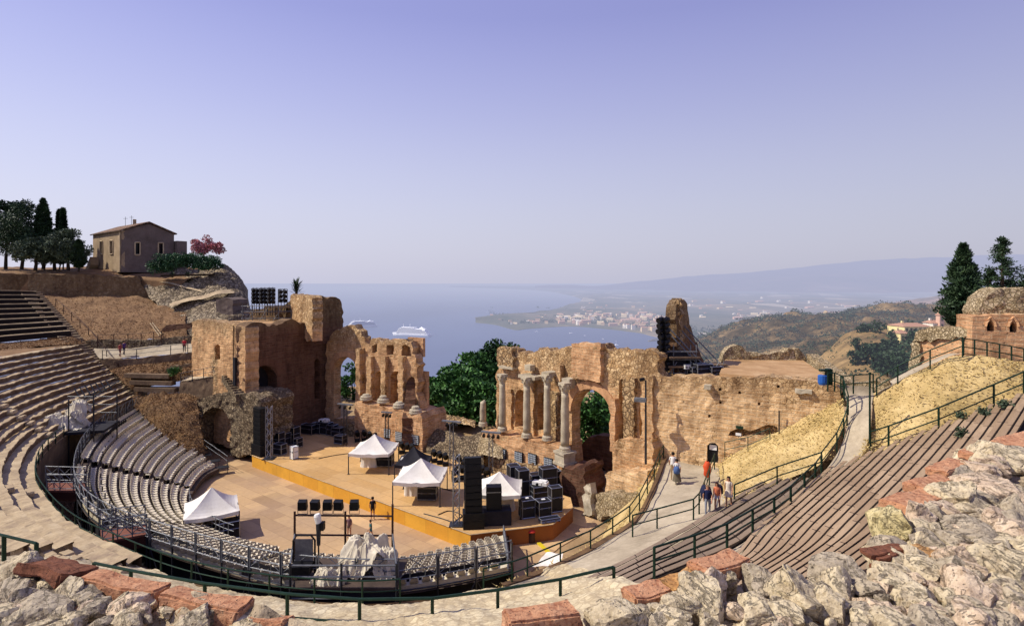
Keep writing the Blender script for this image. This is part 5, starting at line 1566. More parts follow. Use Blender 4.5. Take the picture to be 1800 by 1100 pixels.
# wooden hand-poles leaning on the slope
for x0, y0, x1, y1, lb in ((264, 568, 280, 590, 'upper of two pale poles lying on the brown grass slope'), (268, 567, 284, 588, 'lower of two pale poles lying on the brown grass slope')):
    o = MB().tube([P(x0, y0, 78.2), P(x1, y1, 75.9)], 0.06, 6).build('pole', M['stone']); tag(o, lb, 'pole')
# barrier in front of the hollow in the brick wall
railing([WR.px(1279, 798, 0.9), WR.px(1319, 790, 0.9), WR.px(1357, 775, 0.9)], 'thin green railing in front of the hollow in the brick wall', 1.15, r=.025, pr=.03)
# ================================================================== the stage
stage_px = [(443, 800), (540, 840), (640, 872), (740, 908), (827, 939), (925, 927), (972, 921), (990, 906), (1007, 891), (1003, 874), (960, 860), (870, 832), (790, 806), (700, 785), (640, 770), (545, 757), (478, 762)]
ZS = 1.2
sp_ = [Z(x, y, ZS) for x, y in stage_px]
# front edge straight between its two corners
for i in (1, 2, 3):
    t = ((sp_[i] - sp_[0]).length) / ((sp_[4] - sp_[0]).length)
    sp_[i] = sp_[0] + (sp_[4] - sp_[0]) * t
st = thing('stage', 'large plywood stage floor with a bright yellow-ochre front', 'stage', Vector((sp_[4].x, sp_[4].y, 0)))
m = MB(); n = len(sp_)
m.add([(p.x, p.y, ZS) for p in sp_], [tuple(range(n))])
m.build('stage_floor', M['stage_top'], st)
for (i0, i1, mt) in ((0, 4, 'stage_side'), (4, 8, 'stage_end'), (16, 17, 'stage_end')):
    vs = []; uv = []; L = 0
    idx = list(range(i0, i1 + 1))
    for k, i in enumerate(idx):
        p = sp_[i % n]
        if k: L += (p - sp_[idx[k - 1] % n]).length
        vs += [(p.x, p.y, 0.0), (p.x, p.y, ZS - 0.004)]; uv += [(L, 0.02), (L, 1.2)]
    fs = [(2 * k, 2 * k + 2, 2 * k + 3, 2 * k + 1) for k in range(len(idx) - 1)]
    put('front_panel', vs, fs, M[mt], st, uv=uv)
m = MB()
for i in range(0, 8):
    a, b = sp_[i], sp_[i + 1]; d = Vector((b.y - a.y, a.x - b.x, 0)).normalized() * 0.02
    m.tube([a + d, b + d], 0.035, 4)
m.build('edge_trim', M['stone'], st)

A_STG = math.atan2(sp_[4].y - sp_[0].y, sp_[4].x - sp_[0].x)

# ------------------------------------------------------------------ low rubble walls behind the stage
BW1 = Wall((-1.2 - 4.6, 61.8), (5.6, 51.2), 1.2)
o = wall_px('low_wall', None, BW1, [(802, 850), (800, 796), (815, 792), (860, 800), (905, 812), (960, 822), (1000, 832), (1012, 846), (1012, 900), (900, 870)], [], M['rubble'], res=0.4, relief=0.15, rag=0.15, seed=211)
tag(o, 'low rubble wall carrying a row of lamp panels behind the right of the stage', 'wall')
BW2 = Wall((P(612, 770, 69).x, 69), (P(748, 800, 62.5).x, 62.5), 1.4)
o = wall_px('low_wall', None, BW2, [(598, 790), (604, 752), (616, 742), (640, 744), (690, 754), (700, 764), (745, 772), (750, 810), (650, 800)], [], M['rubble'], res=0.4, relief=0.2, rag=0.22, seed=212)
tag(o, 'low rubble wall behind the left of the stage, under the brick podium', 'wall')
# rough curved end of the old stage in the gap between the two halves
def heap(name, lab, rows, mat, amp, seed, nu=40, nv=24):
    o = sheet(name, rows, nu, nv, mat, amp, 0.8, seed, octv=4, smooth=False)
    return tag(o, lab, 'rubble')
heap('rubble_mound', 'broken curved masonry in the gap between the two facade halves', [[P(748, 800, 61.5), P(790, 806, 60), P(822, 812, 59), P(850, 822, 57.6)], [P(752, 770, 62.5), P(790, 778, 61.5), P(818, 770, 60.5), P(850, 775, 59.5)], [P(758, 748, 64), P(785, 756, 63), P(812, 768, 62.2), P(846, 762, 61)], [P(762, 760, 67), P(790, 770, 66), P(816, 778, 65), P(848, 776, 63)]], M['rubble_grey'], 0.5, 31)
heap('rubble_mound', 'pale rubble bank at the back of the gap below the trees', [[P(750, 748, 72), P(790, 745, 72), P(835, 748, 70)], [P(752, 728, 74), P(790, 730, 74), P(835, 738, 72)], [P(752, 735, 77), P(790, 736, 77), P(838, 742, 75)]], M['rubble'], 0.5, 32)
heap('rubble_mound', 'pale boulder-like masonry lump at the left end of the column podium', [[P(838, 795, 58.5), P(858, 800, 57.5), P(884, 806, 57)], [P(842, 778, 59.5), P(860, 774, 58.8), P(884, 785, 58.2)], [P(846, 765, 60.4), P(862, 762, 60), P(880, 770, 59.5)]], M['rubble_pale'], 0.35, 33, 24, 18)
# the stepped footings right of the arch, down to the orchestra
def footing(px0, px1, y, ybot, Y0, Y1, lab, seed, mat='brick', th=2.4):
    a, b = P(px0, y, Y0), P(px1, y, Y1)
    wl = Wall((a.x, a.y), (b.x, b.y), th)
    o = wall_px('footing', None, wl, [(px0, ybot), (px0 + 1, y + 6), (px0 + 8, y), ((px0 + px1) / 2, y + 3), (px1 - 3, y - 1), (px1, ybot)], [], M[mat], res=0.38, relief=0.16, rag=0.2, seed=seed)
    return tag(o, lab, 'ruin')
footing(1078, 1150, 772, 880, 49.2, 46.4, 'brick footing under the right jamb of the open arch', 221, 'brick', 2.0)
footing(1062, 1142, 828, 890, 48.0, 44.2, 'stepped pale footing below the arch, next to the terrace railing', 222, 'brick_r', 3.0)
footing(1040, 1122, 868, 910, 47.4, 42.6, 'lowest rubble footing at the orchestra edge beside the stage', 223, 'rubble_pale', 2.6)
footing(1024, 1040, 850, 905, 47.8, 46.8, 'narrow upright block of pale stone at the corner of the lowest footing', 224, 'marble', 0.6)
footing(985, 1030, 822, 900, 51.0, 49.2, 'shaded brick pier below the tall column, left of the arch mouth', 225, 'brick_block', 3.0)
# inside the arch: low wall and dark passage
iw = Wall((P(1010, 800, 58).x, 58), (P(1090, 800, 55).x, 55), 1.2)
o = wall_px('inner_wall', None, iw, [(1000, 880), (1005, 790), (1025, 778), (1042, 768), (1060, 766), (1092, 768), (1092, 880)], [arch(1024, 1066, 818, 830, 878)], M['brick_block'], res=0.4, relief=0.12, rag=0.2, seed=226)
tag(o, 'low wall seen through the open arch, with a dark passage below', 'wall')
o = MB().box(P(1045, 850, 58.5) + Vector((0, .4, 0)), (4.5, 0.2, 5), math.atan2(-3, 12)).build('passage_dark', M['black_cloth']); tag(o, 'dark inside of the passage below the arch', 'passage')  # black box standing in for the shade behind the low wall

# ------------------------------------------------------------------ pop-up canopies
def canopy(cx, cy, half, he, hp, mat, label, rz=0.0, valance=0.28, z=ZS, table=True):
    b = Vector((cx, cy, z))
    t = thing('canopy_tent', label, 'tent', b, 'pop-up canopies around the stage')
    R2 = Matrix.Rotation(rz, 3, 'Z')
    cs = [b + R2 @ Vector((sx * half, sy * half, 0)) for sx, sy in ((-1, -1), (1, -1), (1, 1), (-1, 1))]
    for c in cs:
        MB().tube([c, c + dz * he], 0.05, 6).box(c + dz * 0.02, (0.18, 0.18, 0.04), rz).build('leg', M['steel_dark'], t)
    # roof: a pinched pyramid, sagging between the ribs
    n = 8; vs = []; fs = []
    for r in range(n + 1):
        f = r / n
        hh = he + (hp - he) * ((1 - f) ** 1.5 * .92 + (1 - f) * .08)
        for k in range(4 * 8):
            s = k / 8; i = int(s); u = s - i
            e = (cs[i] * (1 - u) + cs[(i + 1) % 4] * u)
            sag = -0.16 * math.sin(math.pi * u) * f * (1.2 - f) * 2
            edge = -0.05 * math.sin(math.pi * u) * f
            p = b + (e - b) * (0.015 + 0.985 * f) * 1.02
            vs.append(Vector((p.x, p.y, z + hh + sag + edge)))
    for r in range(n):
        for k in range(32):
            a = r * 32 + k; bb = r * 32 + (k + 1) % 32
            fs.append((a, bb, bb + 32, a + 32))
    o = len(vs)
    for k in range(32):
        p = vs[n * 32 + k]
        vs.append(Vector((p.x, p.y, p.z - valance + 0.03 * math.sin(k * 2.2))))
    for k in range(32):
        fs.append((n * 32 + k, n * 32 + (k + 1) % 32, o + (k + 1) % 32, o + k))
    put('roof', vs, fs, M[mat], t, smooth=False)
    m = MB()
    for i in range(4):
        a = cs[i] + dz * (he - .3); c2 = cs[(i + 1) % 4] + dz * (he - .3)
        mid = (a + c2) / 2
        m.tube([a, mid + dz * .22, c2], 0.025, 4).tube([a + dz * .22, mid - dz * .05, c2 + dz * .22], 0.025, 4)
    m.build('frame', M['steel_dark'], t)
    return t, cs
def gz(px, py): return Z(px, py, ZS)
def tent_at(px_c, py_foot, half, he, hp, mat, label, rz, z=ZS):
    p = Z(px_c, py_foot, z)
    return canopy(p.x, p.y, half, he, hp, mat, label, rz, z=z)
RZ = A_STG + 0.62
tent_at(658, 822, 1.95, 2.0, 3.35, 'white_cloth', 'white canopy at the back of the stage, nearest the rubble wall', RZ)
tent_at(727, 838, 1.45, 1.6, 2.9, 'black_cloth', 'black canopy between two white ones on the stage', RZ)
tent_at(740, 874, 1.95, 2.0, 3.35, 'white_cloth', 'white canopy in the middle of the stage, in front of the black one', RZ)
tent_at(878, 896, 1.75, 1.9, 3.1, 'white_cloth', 'white canopy half hidden behind the tall black loudspeaker stack', RZ)
tent_at(372, 935, 1.85, 2.0, 3.5, 'white_cloth', 'white canopy standing on the orchestra floor beside the grandstand', 0.5, 0.012)

# ------------------------------------------------------------------ cases, desks and covers under the canopies
def case(p, size, rz, label, mat='case', lid=True, group=None, cat='flight case', name='flight_case'):
    """a road case: dark panels, bright edges, corner balls, latches"""
    t = thing(name, label, cat, p, group)
    w_, d_, h_ = size
    MB().box(p + dz * (h_ / 2 + .06), (w_, d_, h_ - .04), rz).build('body', M[mat], t)
    R3 = Matrix.Rotation(rz, 3, 'Z')
    m = MB(); e = 0.035
    c = [p + R3 @ Vector((sx * w_ / 2, sy * d_ / 2, 0)) for sx, sy in ((-1, -1), (1, -1), (1, 1), (-1, 1))]
    for z_ in (.08, h_ * .62, h_ + .04):
        for i in range(4): m.tube([c[i] + dz * z_, c[(i + 1) % 4] + dz * z_], e if z_ != h_ * .62 else e * .7, 4)
    for q in c: m.tube([q + dz * .08, q + dz * (h_ + .04)], e, 4)
    m.build('edging', M['alu'], t)
    m = MB()
    for q in c: m.box(q + (p - q) * .12 + dz * .03, (.1, .08, .1), rz)
    m.build('caster', M['black'], t)
    if lid:
        m = MB()
        for k in (-.28, .28):
            m.box(p + R3 @ Vector((k * w_, -d_ / 2 - .015, h_ * .62)), (.14, .03, .14), rz)
        m.build('latch', M['steel'], t)
    return t
def cover(p, size, label, seed, rz=0.0, mat='white_cloth', name='covered_table', cat='table', peak=0.2):
    """cloth draped over a table: sagging top and folded skirts"""
    t = thing(name, label, cat, p)
    n = 40; vs = []; fs = []
    rows = [(0.0, 1.0), (0.55, 1.0), (0.92, 1.0), (1.0, 0.96), (1.03, 0.6), (1.08, 0.25), (1.14, 0.0)]
    R3 = Matrix.Rotation(rz, 3, 'Z')
    for (f, hh) in rows:
        for k in range(n):
            a = 2 * math.pi * k / n
            c_, s_ = math.cos(a), math.sin(a)
            q = 1 / max(abs(c_), abs(s_)) ** 0.75
            w_ = 1 + (0.07 * math.sin(a * 9 + seed) * (1 - hh))
            x, y = c_ * q * f * size[0] / 2 * w_, s_ * q * f * size[1] / 2 * w_
            vs.append(p + R3 @ Vector((x, y, size[2] * hh + peak * 0.5 * float(vnoise(np.array([[x * 1.5 + seed, y * 1.5, 0]]), 3)[0]) * (hh > .9))))
    for r in range(len(rows) - 1):
        for k in range(n):
            a = r * n + k; b = r * n + (k + 1) % n
            fs.append((a, b, b + n, a + n))
    put('cloth', vs, fs, M[mat], t)
    m = MB()
    for sx in (-1, 1):
        for sy in (-1, 1):
            q = p + R3 @ Vector((sx * size[0] * .36, sy * size[1] * .36, 0)); m.tube([q, q + dz * size[2] * .9], .03, 4)
    m.build('leg', M['steel_dark'], t)
    return t
cover(gz(650, 818), (1.5, 1.1, 1.25), 'white cloth-covered desk under the rear white canopy', 1, RZ)
case(gz(676, 818), (1.7, 0.9, 1.2), RZ, 'dark equipment case under the rear white canopy')
cover(gz(724, 868), (1.1, 0.9, 1.7), 'white covered rack standing at the left side of the middle canopy', 2, RZ)
case(gz(752, 876), (1.6, 1.0, 1.0), RZ, 'dark equipment case under the middle white canopy')
cover(gz(712, 836), (0.8, 0.7, 1.7), 'white covered stand below the black canopy', 3, RZ)
cover(gz(888, 894), (1.4, 0.9, 1.0), 'pinkish covered desk under the canopy behind the loudspeakers', 4, RZ)
case(Z(400, 945, 0.012), (1.6, 1.0, 1.3), 0.5, 'dark equipment case under the canopy beside the grandstand')
case(Z(372, 940, 0.012), (1.2, 0.9, 1.0), 0.5, 'smaller dark case at the left under the canopy beside the grandstand')
tt_ = case(gz(517, 806), (0.62, 0.6, 1.25), A_STG, 'white upright cabinet standing alone at the left end of the stage', mat='white', cat='cabinet', name='white_cabinet')

RZC = A_STG + 0.25
specs = [(486, 787, 1.5, .9, 1.9, 'tall dark case behind the left loudspeaker stack'), (498, 782, 1.3, .9, 1.5, 'dark case next to the tall one behind the left loudspeaker stack'),
         (492, 798, 1.1, .8, 1.2, 'dark case in front of the cluster on the left of the stage'), (512, 778, 1.6, 1.0, 2.0, 'biggest dark case at the right of the left cluster'),
         (482, 772, 1.4, .9, 1.4, 'rear dark case of the cluster on the left of the stage'), (524, 786, .5, .9, 1.1, 'narrow dark case at the end of the left cluster'),
         (543, 762, 1.6, .9, 1.2, 'dark case at the left end of the row along the back of the stage'), (559, 761, 1.2, .9, 1.3, 'second dark case in the row along the back of the stage'),
         (572, 762, 1.5, .9, 1.5, 'bluish dark case in the middle of the row at the back of the stage'), (584, 764, 1.0, .9, 1.3, 'dark case right of the bluish one at the back of the stage'),
         (594, 766, 1.2, .9, 1.1, 'dark case near the foot of the first lamp pole'), (599, 779, 1.1, .9, 1.0, 'low dark case directly at the foot of the first lamp pole'),
         (918, 872, .9, .9, 2.5, 'tall upright case right of the canopy behind the loudspeakers'), (903, 866, .9, .9, 2.6, 'tall dark rack between that canopy and the rear case pile'),
         (946, 858, 1.5, .9, 1.4, 'lower case of the pile near the low wall'), (938, 866, 1.3, .9, 1.0, 'front case of the pile near the low wall'),
         (963, 862, 1.3, .9, 2.2, 'tall case of the pile near the low wall'), (950, 876, 1.5, .9, 1.2, 'cluttered case in front of the pile near the low wall'),
         (926, 908, 1.0, .85, 1.5, 'case with a bright sticker left of the stage corner'), (955, 906, 1.0, .85, 1.3, 'case with a green sticker near the stage corner'),
         (976, 898, .9, .7, 2.1, 'tall open-sided case at the right stage corner'), (966, 916, 1.5, .55, .28, 'low dark dolly lying at the right stage corner'),
         (972, 850, 1.2, .9, 1.3, 'rearmost case by the tall column pedestal')]
for (x, y, w_, d_, h_, lb) in specs:
    case(gz(x, y), (w_ * 1.05, d_, h_ * .92), RZC if x < 700 else 0.35, lb, group='dark flight cases on the stage')
for (x, y, h_, col, lb) in ((926, 908, 1.5, 'white', 'small white sticker sheet on top of the case left of the stage corner'), (955, 906, 1.3, 'white', 'small pale sheet on top of the case with the green sticker')):
    o = MB().box(gz(x, y) + dz * (h_ * .92 + .11), (.3, .25, .02), .35).build('paper', M[col]); tag(o, lb, 'paper')
# light-coloured gear lying on the cases at the back
for (x, y, h_, lb) in ((570, 762, 1.5, 'white machine lying on the bluish case at the back of the stage'), (490, 783, 1.95, 'white gear on top of the cases of the left cluster'), (950, 876, 1.2, 'pile of pale cables on the cluttered case near the low wall')):
    p = gz(x, y) + dz * (h_ * .92 + .08)
    t = thing('stage_gear', lb, 'gear', p)
    MB().box(p + dz * .15, (1.3, .6, .26), RZC).box(p + dz * .32 + Vector((.2, 0, 0)), (.7, .45, .1), RZC).build('body', M['white'], t)
    MB().tube([p + Vector((.2, -.33, .15)), p + Vector((.2, -.37, .15))], .16, 12).tube([p + Vector((-.3, -.33, .15)), p + Vector((-.3, -.37, .15))], .12, 12).build('dial', M['black'], t)

# ------------------------------------------------------------------ loudspeaker stacks and truss towers
def line_array(p, rz, n, w_, label, lean=0.0, base_n=2):
    t = thing('loudspeaker_stack', label, 'loudspeaker', p)
    R3 = Matrix.Rotation(rz, 3, 'Z')
    for i in range(n):
        f = i / n
        h = .48
        c = p + R3 @ Vector((0, lean * f * f * 1.6, 0)) + dz * (base_n * .6 + .25 + i * h)
        k = 1.0
        if i == 0:
            pass
        MB().box(c, (w_ * k, .85, h - .03), rz, -lean * f * .35).box(c + R3 @ Vector((0, -.44, 0)), (w_ * .92, .03, h - .12), rz, -lean * f * .35).build('cabinet', M['black'], t)
    for i in range(base_n):
        MB().box(p + dz * (i * .6 + .3), (w_ * 1.25, 1.1, .58), rz).build('subwoofer', M['black'], t)
    m = MB()
    for s in (-1, 1):
        m.tube([p + R3 @ Vector((s * w_ * .52, 0, base_n * .6)), p + R3 @ Vector((s * w_ * .52, lean * 1.6, base_n * .6 + n * .48))], .03, 4)
    m.build('rigging', M['steel_dark'], t)
    return t
line_array(gz(458, 799), A_STG, 8, 1.5, 'tall black loudspeaker stack at the left end of the stage', 0.0, 2)
line_array(gz(832, 925), 0.15, 8, 1.25, 'tall leaning black loudspeaker stack at the front corner of the stage', 0.5, 2)
def truss(p, h, w_, label, mat='alu', plate=True, name='truss_tower'):
    t = thing(name, label, 'truss', p)
    cs = [p + Vector((sx * w_ / 2, sy * w_ / 2, 0)) for sx, sy in ((-1, -1), (1, -1), (1, 1), (-1, 1))]
    m = MB()
    for c in cs: m.tube([c, c + dz * h], .035, 5)
    m.build('chord', M[mat], t)
    m = MB(); k = max(3, int(h / (w_ * 1.1)))
    for i in range(k):
        z0, z1 = h * i / k, h * (i + 1) / k
        for j in range(4):
            a, b = cs[j], cs[(j + 1) % 4]
            if (i + j) % 2: a, b = b, a
            m.tube([a + dz * z0, b + dz * z1], .022, 4)
    m.build('lacing', M[mat], t)
    if plate: MB().box(p + dz * .04, (w_ * 2.2, w_ * 2.2, .08)).build('base_plate', M['steel_dark'], t)
    return t
truss(gz(473, 806), 5.5, 0.5, 'silver lattice tower beside the left loudspeaker stack')
truss(gz(802, 922), 5.3, 0.46, 'silver lattice tower left of the leaning loudspeaker stack')
# black sub cabinet block in front of the canopy
t = thing('loudspeaker', 'wide upright black loudspeaker cabinet on a dark plinth beside the leaning stack', 'loudspeaker', gz(868, 918))
p = gz(868, 918)
MB().box(p + dz * 1.95, (1.15, .8, 1.75), .1).build('cabinet', M['black'], t)
MB().box(p + dz * .55, (2.6, 1.3, 1.1), .1).build('plinth', M['black_cloth'], t)
MB().box(p + dz * 2.45 + Vector((.02, -.42, 0)), (1.1, .03, .06), .1).build('trim', M['alu'], t)

# ------------------------------------------------------------------ lamp poles at the back of the stage
def lamp_pole(p, h, label, bar=1.6, rz=0.3, n=0, mat='steel_dark'):
    t = thing('lamp_pole', label, 'lamp pole', p)
    m = MB(); w_ = .34
    for sx in (-1, 1):
        for sy in (-1, 1): m.tube([p + Vector((sx * w_ / 2, sy * w_ / 2, 0)), p + Vector((sx * w_ / 2, sy * w_ / 2, h))], .03, 4)
    k = int(h / .45)
    for i in range(k):
        s = 1 if i % 2 else -1
        m.tube([p + Vector((-s * w_ / 2, -w_ / 2, h * i / k)), p + Vector((s * w_ / 2, -w_ / 2, h * (i + 1) / k))], .02, 4)
    m.build('mast', M[mat], t)
    d = Vector((math.cos(rz), math.sin(rz), 0))
    MB().box(p + dz * (h + .1), (bar, .3, .12), rz).build('cross_bar', M['steel'], t)
    for i in range(n):
        c = p + d * (bar * ((i + .5) / n - .5)) + dz * (h - .15)
        MB().tube([c + Vector((0, .1, 0)), c + Vector((0, -.25, -.12))], [.1, .16], 8).build('spotlight', M['black'], t)
    return t
lamp_pole(gz(607, 782), 4.5, 'leftmost lamp pole behind the stage, before the square block', 2.0, -.35, 3)
lamp_pole(gz(680, 790), 4.0, 'lamp pole in front of the left brick podium', 1.3, -.35, 3)
lamp_pole(gz(794, 832), 4.9, 'lamp pole in front of the gap between the facade halves', 2.0, -.35, 2, 'steel')
lamp_pole(gz(863, 845), 4.4, 'lamp pole in front of the column podium with four red-black spotlights', 1.9, -.35, 4, 'steel')
# row of dark moving heads along the back edge of the stage
mh = [(640, 775), (650, 778), (660, 781), (628, 776), (706, 797), (716, 799), (724, 801), (763, 812), (773, 815), (783, 818), (806, 822), (816, 830), (826, 834), (838, 838), (848, 842), (812, 842), (800, 846), (856, 846)]
MHL = ['third', 'fourth', 'fifth', 'second']
def moving_head(p, label, s=1.0):
    t = thing('stage_lamp', label, 'stage lamp', p, 'dark lamps standing along the back of the stage')
    MB().box(p + dz * .12 * s, (.45 * s, .4 * s, .24 * s), .3).build('base', M['black'], t)
    MB().box(p + Vector((-.22 * s, 0, .5 * s)), (.07 * s, .18 * s, .6 * s), .3).box(p + Vector((.22 * s, 0, .5 * s)), (.07 * s, .18 * s, .6 * s), .3).box(p + Vector((0, 0, .24 * s)), (.5 * s, .17 * s, .06 * s), .3).build('yoke', M['black'], t)
    MB().tube([p + Vector((0, .18 * s, .5 * s)), p + Vector((0, 0, .75 * s)), p + Vector((0, -.15 * s, 1.0 * s))], [.16 * s, .2 * s, .18 * s], 10).build('head', M['black'], t)
where = [('behind the rear white canopy', 628, 660), ('beside the peak of the black canopy', 706, 724), ('below the gap between the facades', 763, 783), ('near the lamp pole right of the gap', 800, 856)]
for (x, y) in mh:
    for (wtxt, a, b) in where:
        if a <= x <= b:
            moving_head(gz(x, y), 'dark stage lamp at the stage back, ' + wtxt, 1.25)
# a lamp panel: square grid of lenses on a small stand
def lamp_panel(p, rz, label, s=1.0):
    t = thing('grid_lamp', label, 'lamp', p, 'square lamp panels along the low walls')
    R3 = Matrix.Rotation(rz, 3, 'Z')
    MB().box(p + dz * (.62 * s), (1.05 * s, .16, 1.05 * s), rz).build('panel', M['steel_dark'], t)
    m = MB()
    for i in range(5):
        for j in range(5):
            m.box(p + R3 @ Vector(((i - 2) * .2 * s, -.1, .62 * s + (j - 2) * .2 * s)), (.13 * s, .05, .13 * s), rz)
    m.build('lens', M['lens'], t)
    MB().box(p + dz * .05, (.8 * s, .4, .08), rz).build('foot', M['black'], t)
RW = math.atan2(BW1.u.y, BW1.u.x)
for i, (x, y) in enumerate(((811, 797), (849, 801), (877, 810), (906, 816), (930, 820), (958, 828))):
    p = BW1.px(x, y, -0.5)
    lamp_panel(p, RW, ['leftmost lamp panel on the right low wall, above the lamp pole', 'second lamp panel from the left on the right low wall', 'third lamp panel from the left on the right low wall, beside the pole', 'fourth lamp panel from the left on the right low wall', 'lamp panel second from the right on the right low wall', 'rightmost lamp panel on the right low wall, above the case pile'][i])
RW2 = math.atan2(BW2.u.y, BW2.u.x)
for i, (x, y) in enumerate(((628, 754), (656, 756), (688, 768), (708, 774), (737, 780))):
    p = BW2.px(x, y, -0.4 if i < 2 else 0.6)
    lamp_panel(p, RW2, ['leftmost lamp panel on the left rubble wall', 'second lamp panel on the left rubble wall, left of the pole', 'lamp panel just right of the pole at the left podium', 'lamp panel below the middle of the left podium', 'rightmost lamp panel below the corner of the left podium'][i], 1.0)
# slab near the vault
for (x, y, Y0, lb) in ((428, 780, 0, 'pale flat slab lying on the ground before the vaulted passage'),):
    p = Z(x, y, 0.0)
    v, fs = blocky(p, (4.0, 1.6, .28), A_STG + .9, 811); o = put('stone_slab', v, fs, M['marble']); tag(o, lb, 'slab')
o = MB().box(Z(428, 766, 0.0) + dz * .6, (4.4, .6, 1.2), A_STG + .9).build('low_wall', M['plaster_dark']); tag(o, 'low grey concrete kerb wall behind the flat slab', 'wall')

# ------------------------------------------------------------------ right of the stage: red box, yellow cable ramp, white sheet
p = Z(934, 952, 0.012)
t = thing('red_bin', 'small red-topped container against the shaded stage side', 'bin', p)
MB().lathe([(.26, 0), (.3, .1), (.3, .72), (.26, .76)], p, 12).build('body', M['rust'], t)
red = plain('red_paint', '#c0392b', .5); M['red'] = red
MB().lathe([(.32, .76), (.34, .84), (.2, .98), (.05, 1.0)], p, 12).build('lid', M['red'], t)
M['yellow'] = plain('yellow_paint', '#d8c02a', .6)
a, b = Z(948, 956, 0.02), Z(972, 978, 0.02)
o = MB().box((a + b) / 2 + dz * .05, ((b - a).length * 1.1, .28, .1), math.atan2(b.y - a.y, b.x - a.x)).build('cable_ramp', M['yellow']); tag(o, 'yellow cable ramp on the ground beside the stage', 'ramp')
q = [Z(935, 1000, 1.4), Z(985, 996, 1.6), Z(990, 978, 1.4), Z(962, 974, 1.2)]
n = 16; vs = []
for i in range(n):
    for j in range(n):
        u, w_ = i / (n - 1), j / (n - 1)
        pp = q[0] * (1 - u) * (1 - w_) + q[1] * u * (1 - w_) + q[2] * u * w_ + q[3] * (1 - u) * w_
        vs.append(pp + dz * (.15 + .14 * float(vnoise(np.array([[pp.x * 1.6, pp.y * 1.6, 2.]]), 4)[0])))
o = put('white_sheet', vs, grid_faces(n, n), M['white_cloth'], smooth=True); tag(o, 'white sheet spread on the bank below the terrace railing', 'sheet')

# ------------------------------------------------------------------ the lighting platform in the middle of the grandstand
pf = thing('control_scaffold', 'tall scaffold platform with five black floodlights in the middle of the grandstand', 'scaffold', Vector((-9.6, 29.0, 0)))
Yf, Yb = 27.6, 30.6
def S(px, py, Y): return P(px, py, Y)
zt = CH - (905 - HY) / FPX * Yb; zd = 4.7
xs = [P(518, 0, Yb).x, P(607, 0, Yb).x, P(690, 0, Yb).x]
xf = [P(510, 0, Yf).x, P(600, 0, Yf).x, P(697, 0, Yf).x]
for i, x in enumerate(xs):
    MB().tube([(x, Yb, 0), (x, Yb, zt + (.6 if i == 2 else .2))], .06, 6).build('standard', M['rust'], pf)
for x in xf:
    MB().tube([(x, Yf, 0), (x, Yf, zd + 1.2)], .06, 6).build('standard', M['steel_dark'], pf)
for k, z_ in enumerate((zt, zt - 1.05, zt - 3.2)):
    MB().tube([(xs[0], Yb, z_), (xs[2], Yb, z_ - .05)], .05, 6).build('ledger', M['rust'], pf)
for z_ in (zd + .55, zd + 1.1, zd - .5, zd - 1.4):
    MB().tube([(xf[0], Yf, z_), (xf[2], Yf, z_)], .045, 6).build('ledger', M['steel'], pf)
for i in (0, 2):
    MB().tube([(xs[i], Yb, zt - 1), (xf[i], Yf, zd + 1.1)], .045, 6).tube([(xs[i], Yb, zt - 2.4), (xf[i], Yf, zd + .2)], .045, 6).build('brace', M['steel'], pf)
MB().box(((xf[0] + xf[2]) / 2, (Yf + Yb) / 2, zd - .06), (xf[2] - xf[0], Yb - Yf, .12)).build('deck', M['deck'], pf)
MB().add([(xf[0], Yf + .1, .2), (xf[2], Yf + .1, .2), (xf[2], Yf + .1, zd - .1), (xf[0], Yf + .1, zd - .1)], [(0, 1, 2, 3)]).build('skirt', M['black_cloth'], pf)
FLB = ['leftmost', 'second', 'middle', 'fourth']
for i, x in enumerate((532, 554, 576, 595, 623)):
    c = P(x, 889, Yb); c.z = zt + .55
    t = thing('floodlight', (FLB[i] + ' of four black floodlights on the left half of the scaffold bar') if i < 4 and i != 2 else ('third of four black floodlights on the left half of the scaffold bar' if i == 2 else 'single black floodlight on the right half of the scaffold bar'), 'floodlight', Vector((c.x, c.y, zt)), 'floodlights on the control scaffold')
    tl = -.25 if i % 2 else .2
    MB().box(c, (.44, .3, .5), tl * .4, .25).box(c + Vector((0, .2, .02)), (.36, .12, .4), tl * .4, .25).build('housing', M['black'], t)
    MB().tube([c + Vector((-.26, 0, 0)), c + Vector((-.26, 0, -.48)), c + Vector((.26, 0, -.48)), c + Vector((.26, 0, 0))], .025, 5).build('bracket', M['steel_dark'], t)
    MB().box(c + Vector((0, .27, .02)), (.32, .02, .36), tl * .4, .25).build('lens', M['glass_dark'], t)
# a follow-spot on a stand
p = Vector((P(560, 0, 29.3).x, 29.3, zd))
t = thing('follow_spot', 'grey-white spotlight device on a dark stand on the scaffold deck', 'spotlight', p)
MB().tube([p, p + dz * 2.2], .04, 6).tube([p, p + Vector((-.35, 0, -.0)) ], .03, 4).tube([p + dz * .5, p + Vector((.4, .1, 0))], .03, 4).tube([p + dz * .5, p + Vector((-.4, .1, 0))], .03, 4).build('stand', M['black'], t)
MB().tube([p + dz * 1.3, p + Vector((0, 0, 2.5))], [.09, .14], 10).build('housing', M['steel_dark'], t)
MB().tube([p + dz * 2.45, p + Vector((-.06, 0, 2.8)), p + Vector((-.08, 0, 2.9))], [.15, .18, .14], 10).build('hood', M['white'], t)
MB().box(p + Vector((.22, 0, 2.3)), (.16, .3, .4)).build('ballast', M['black'], t)
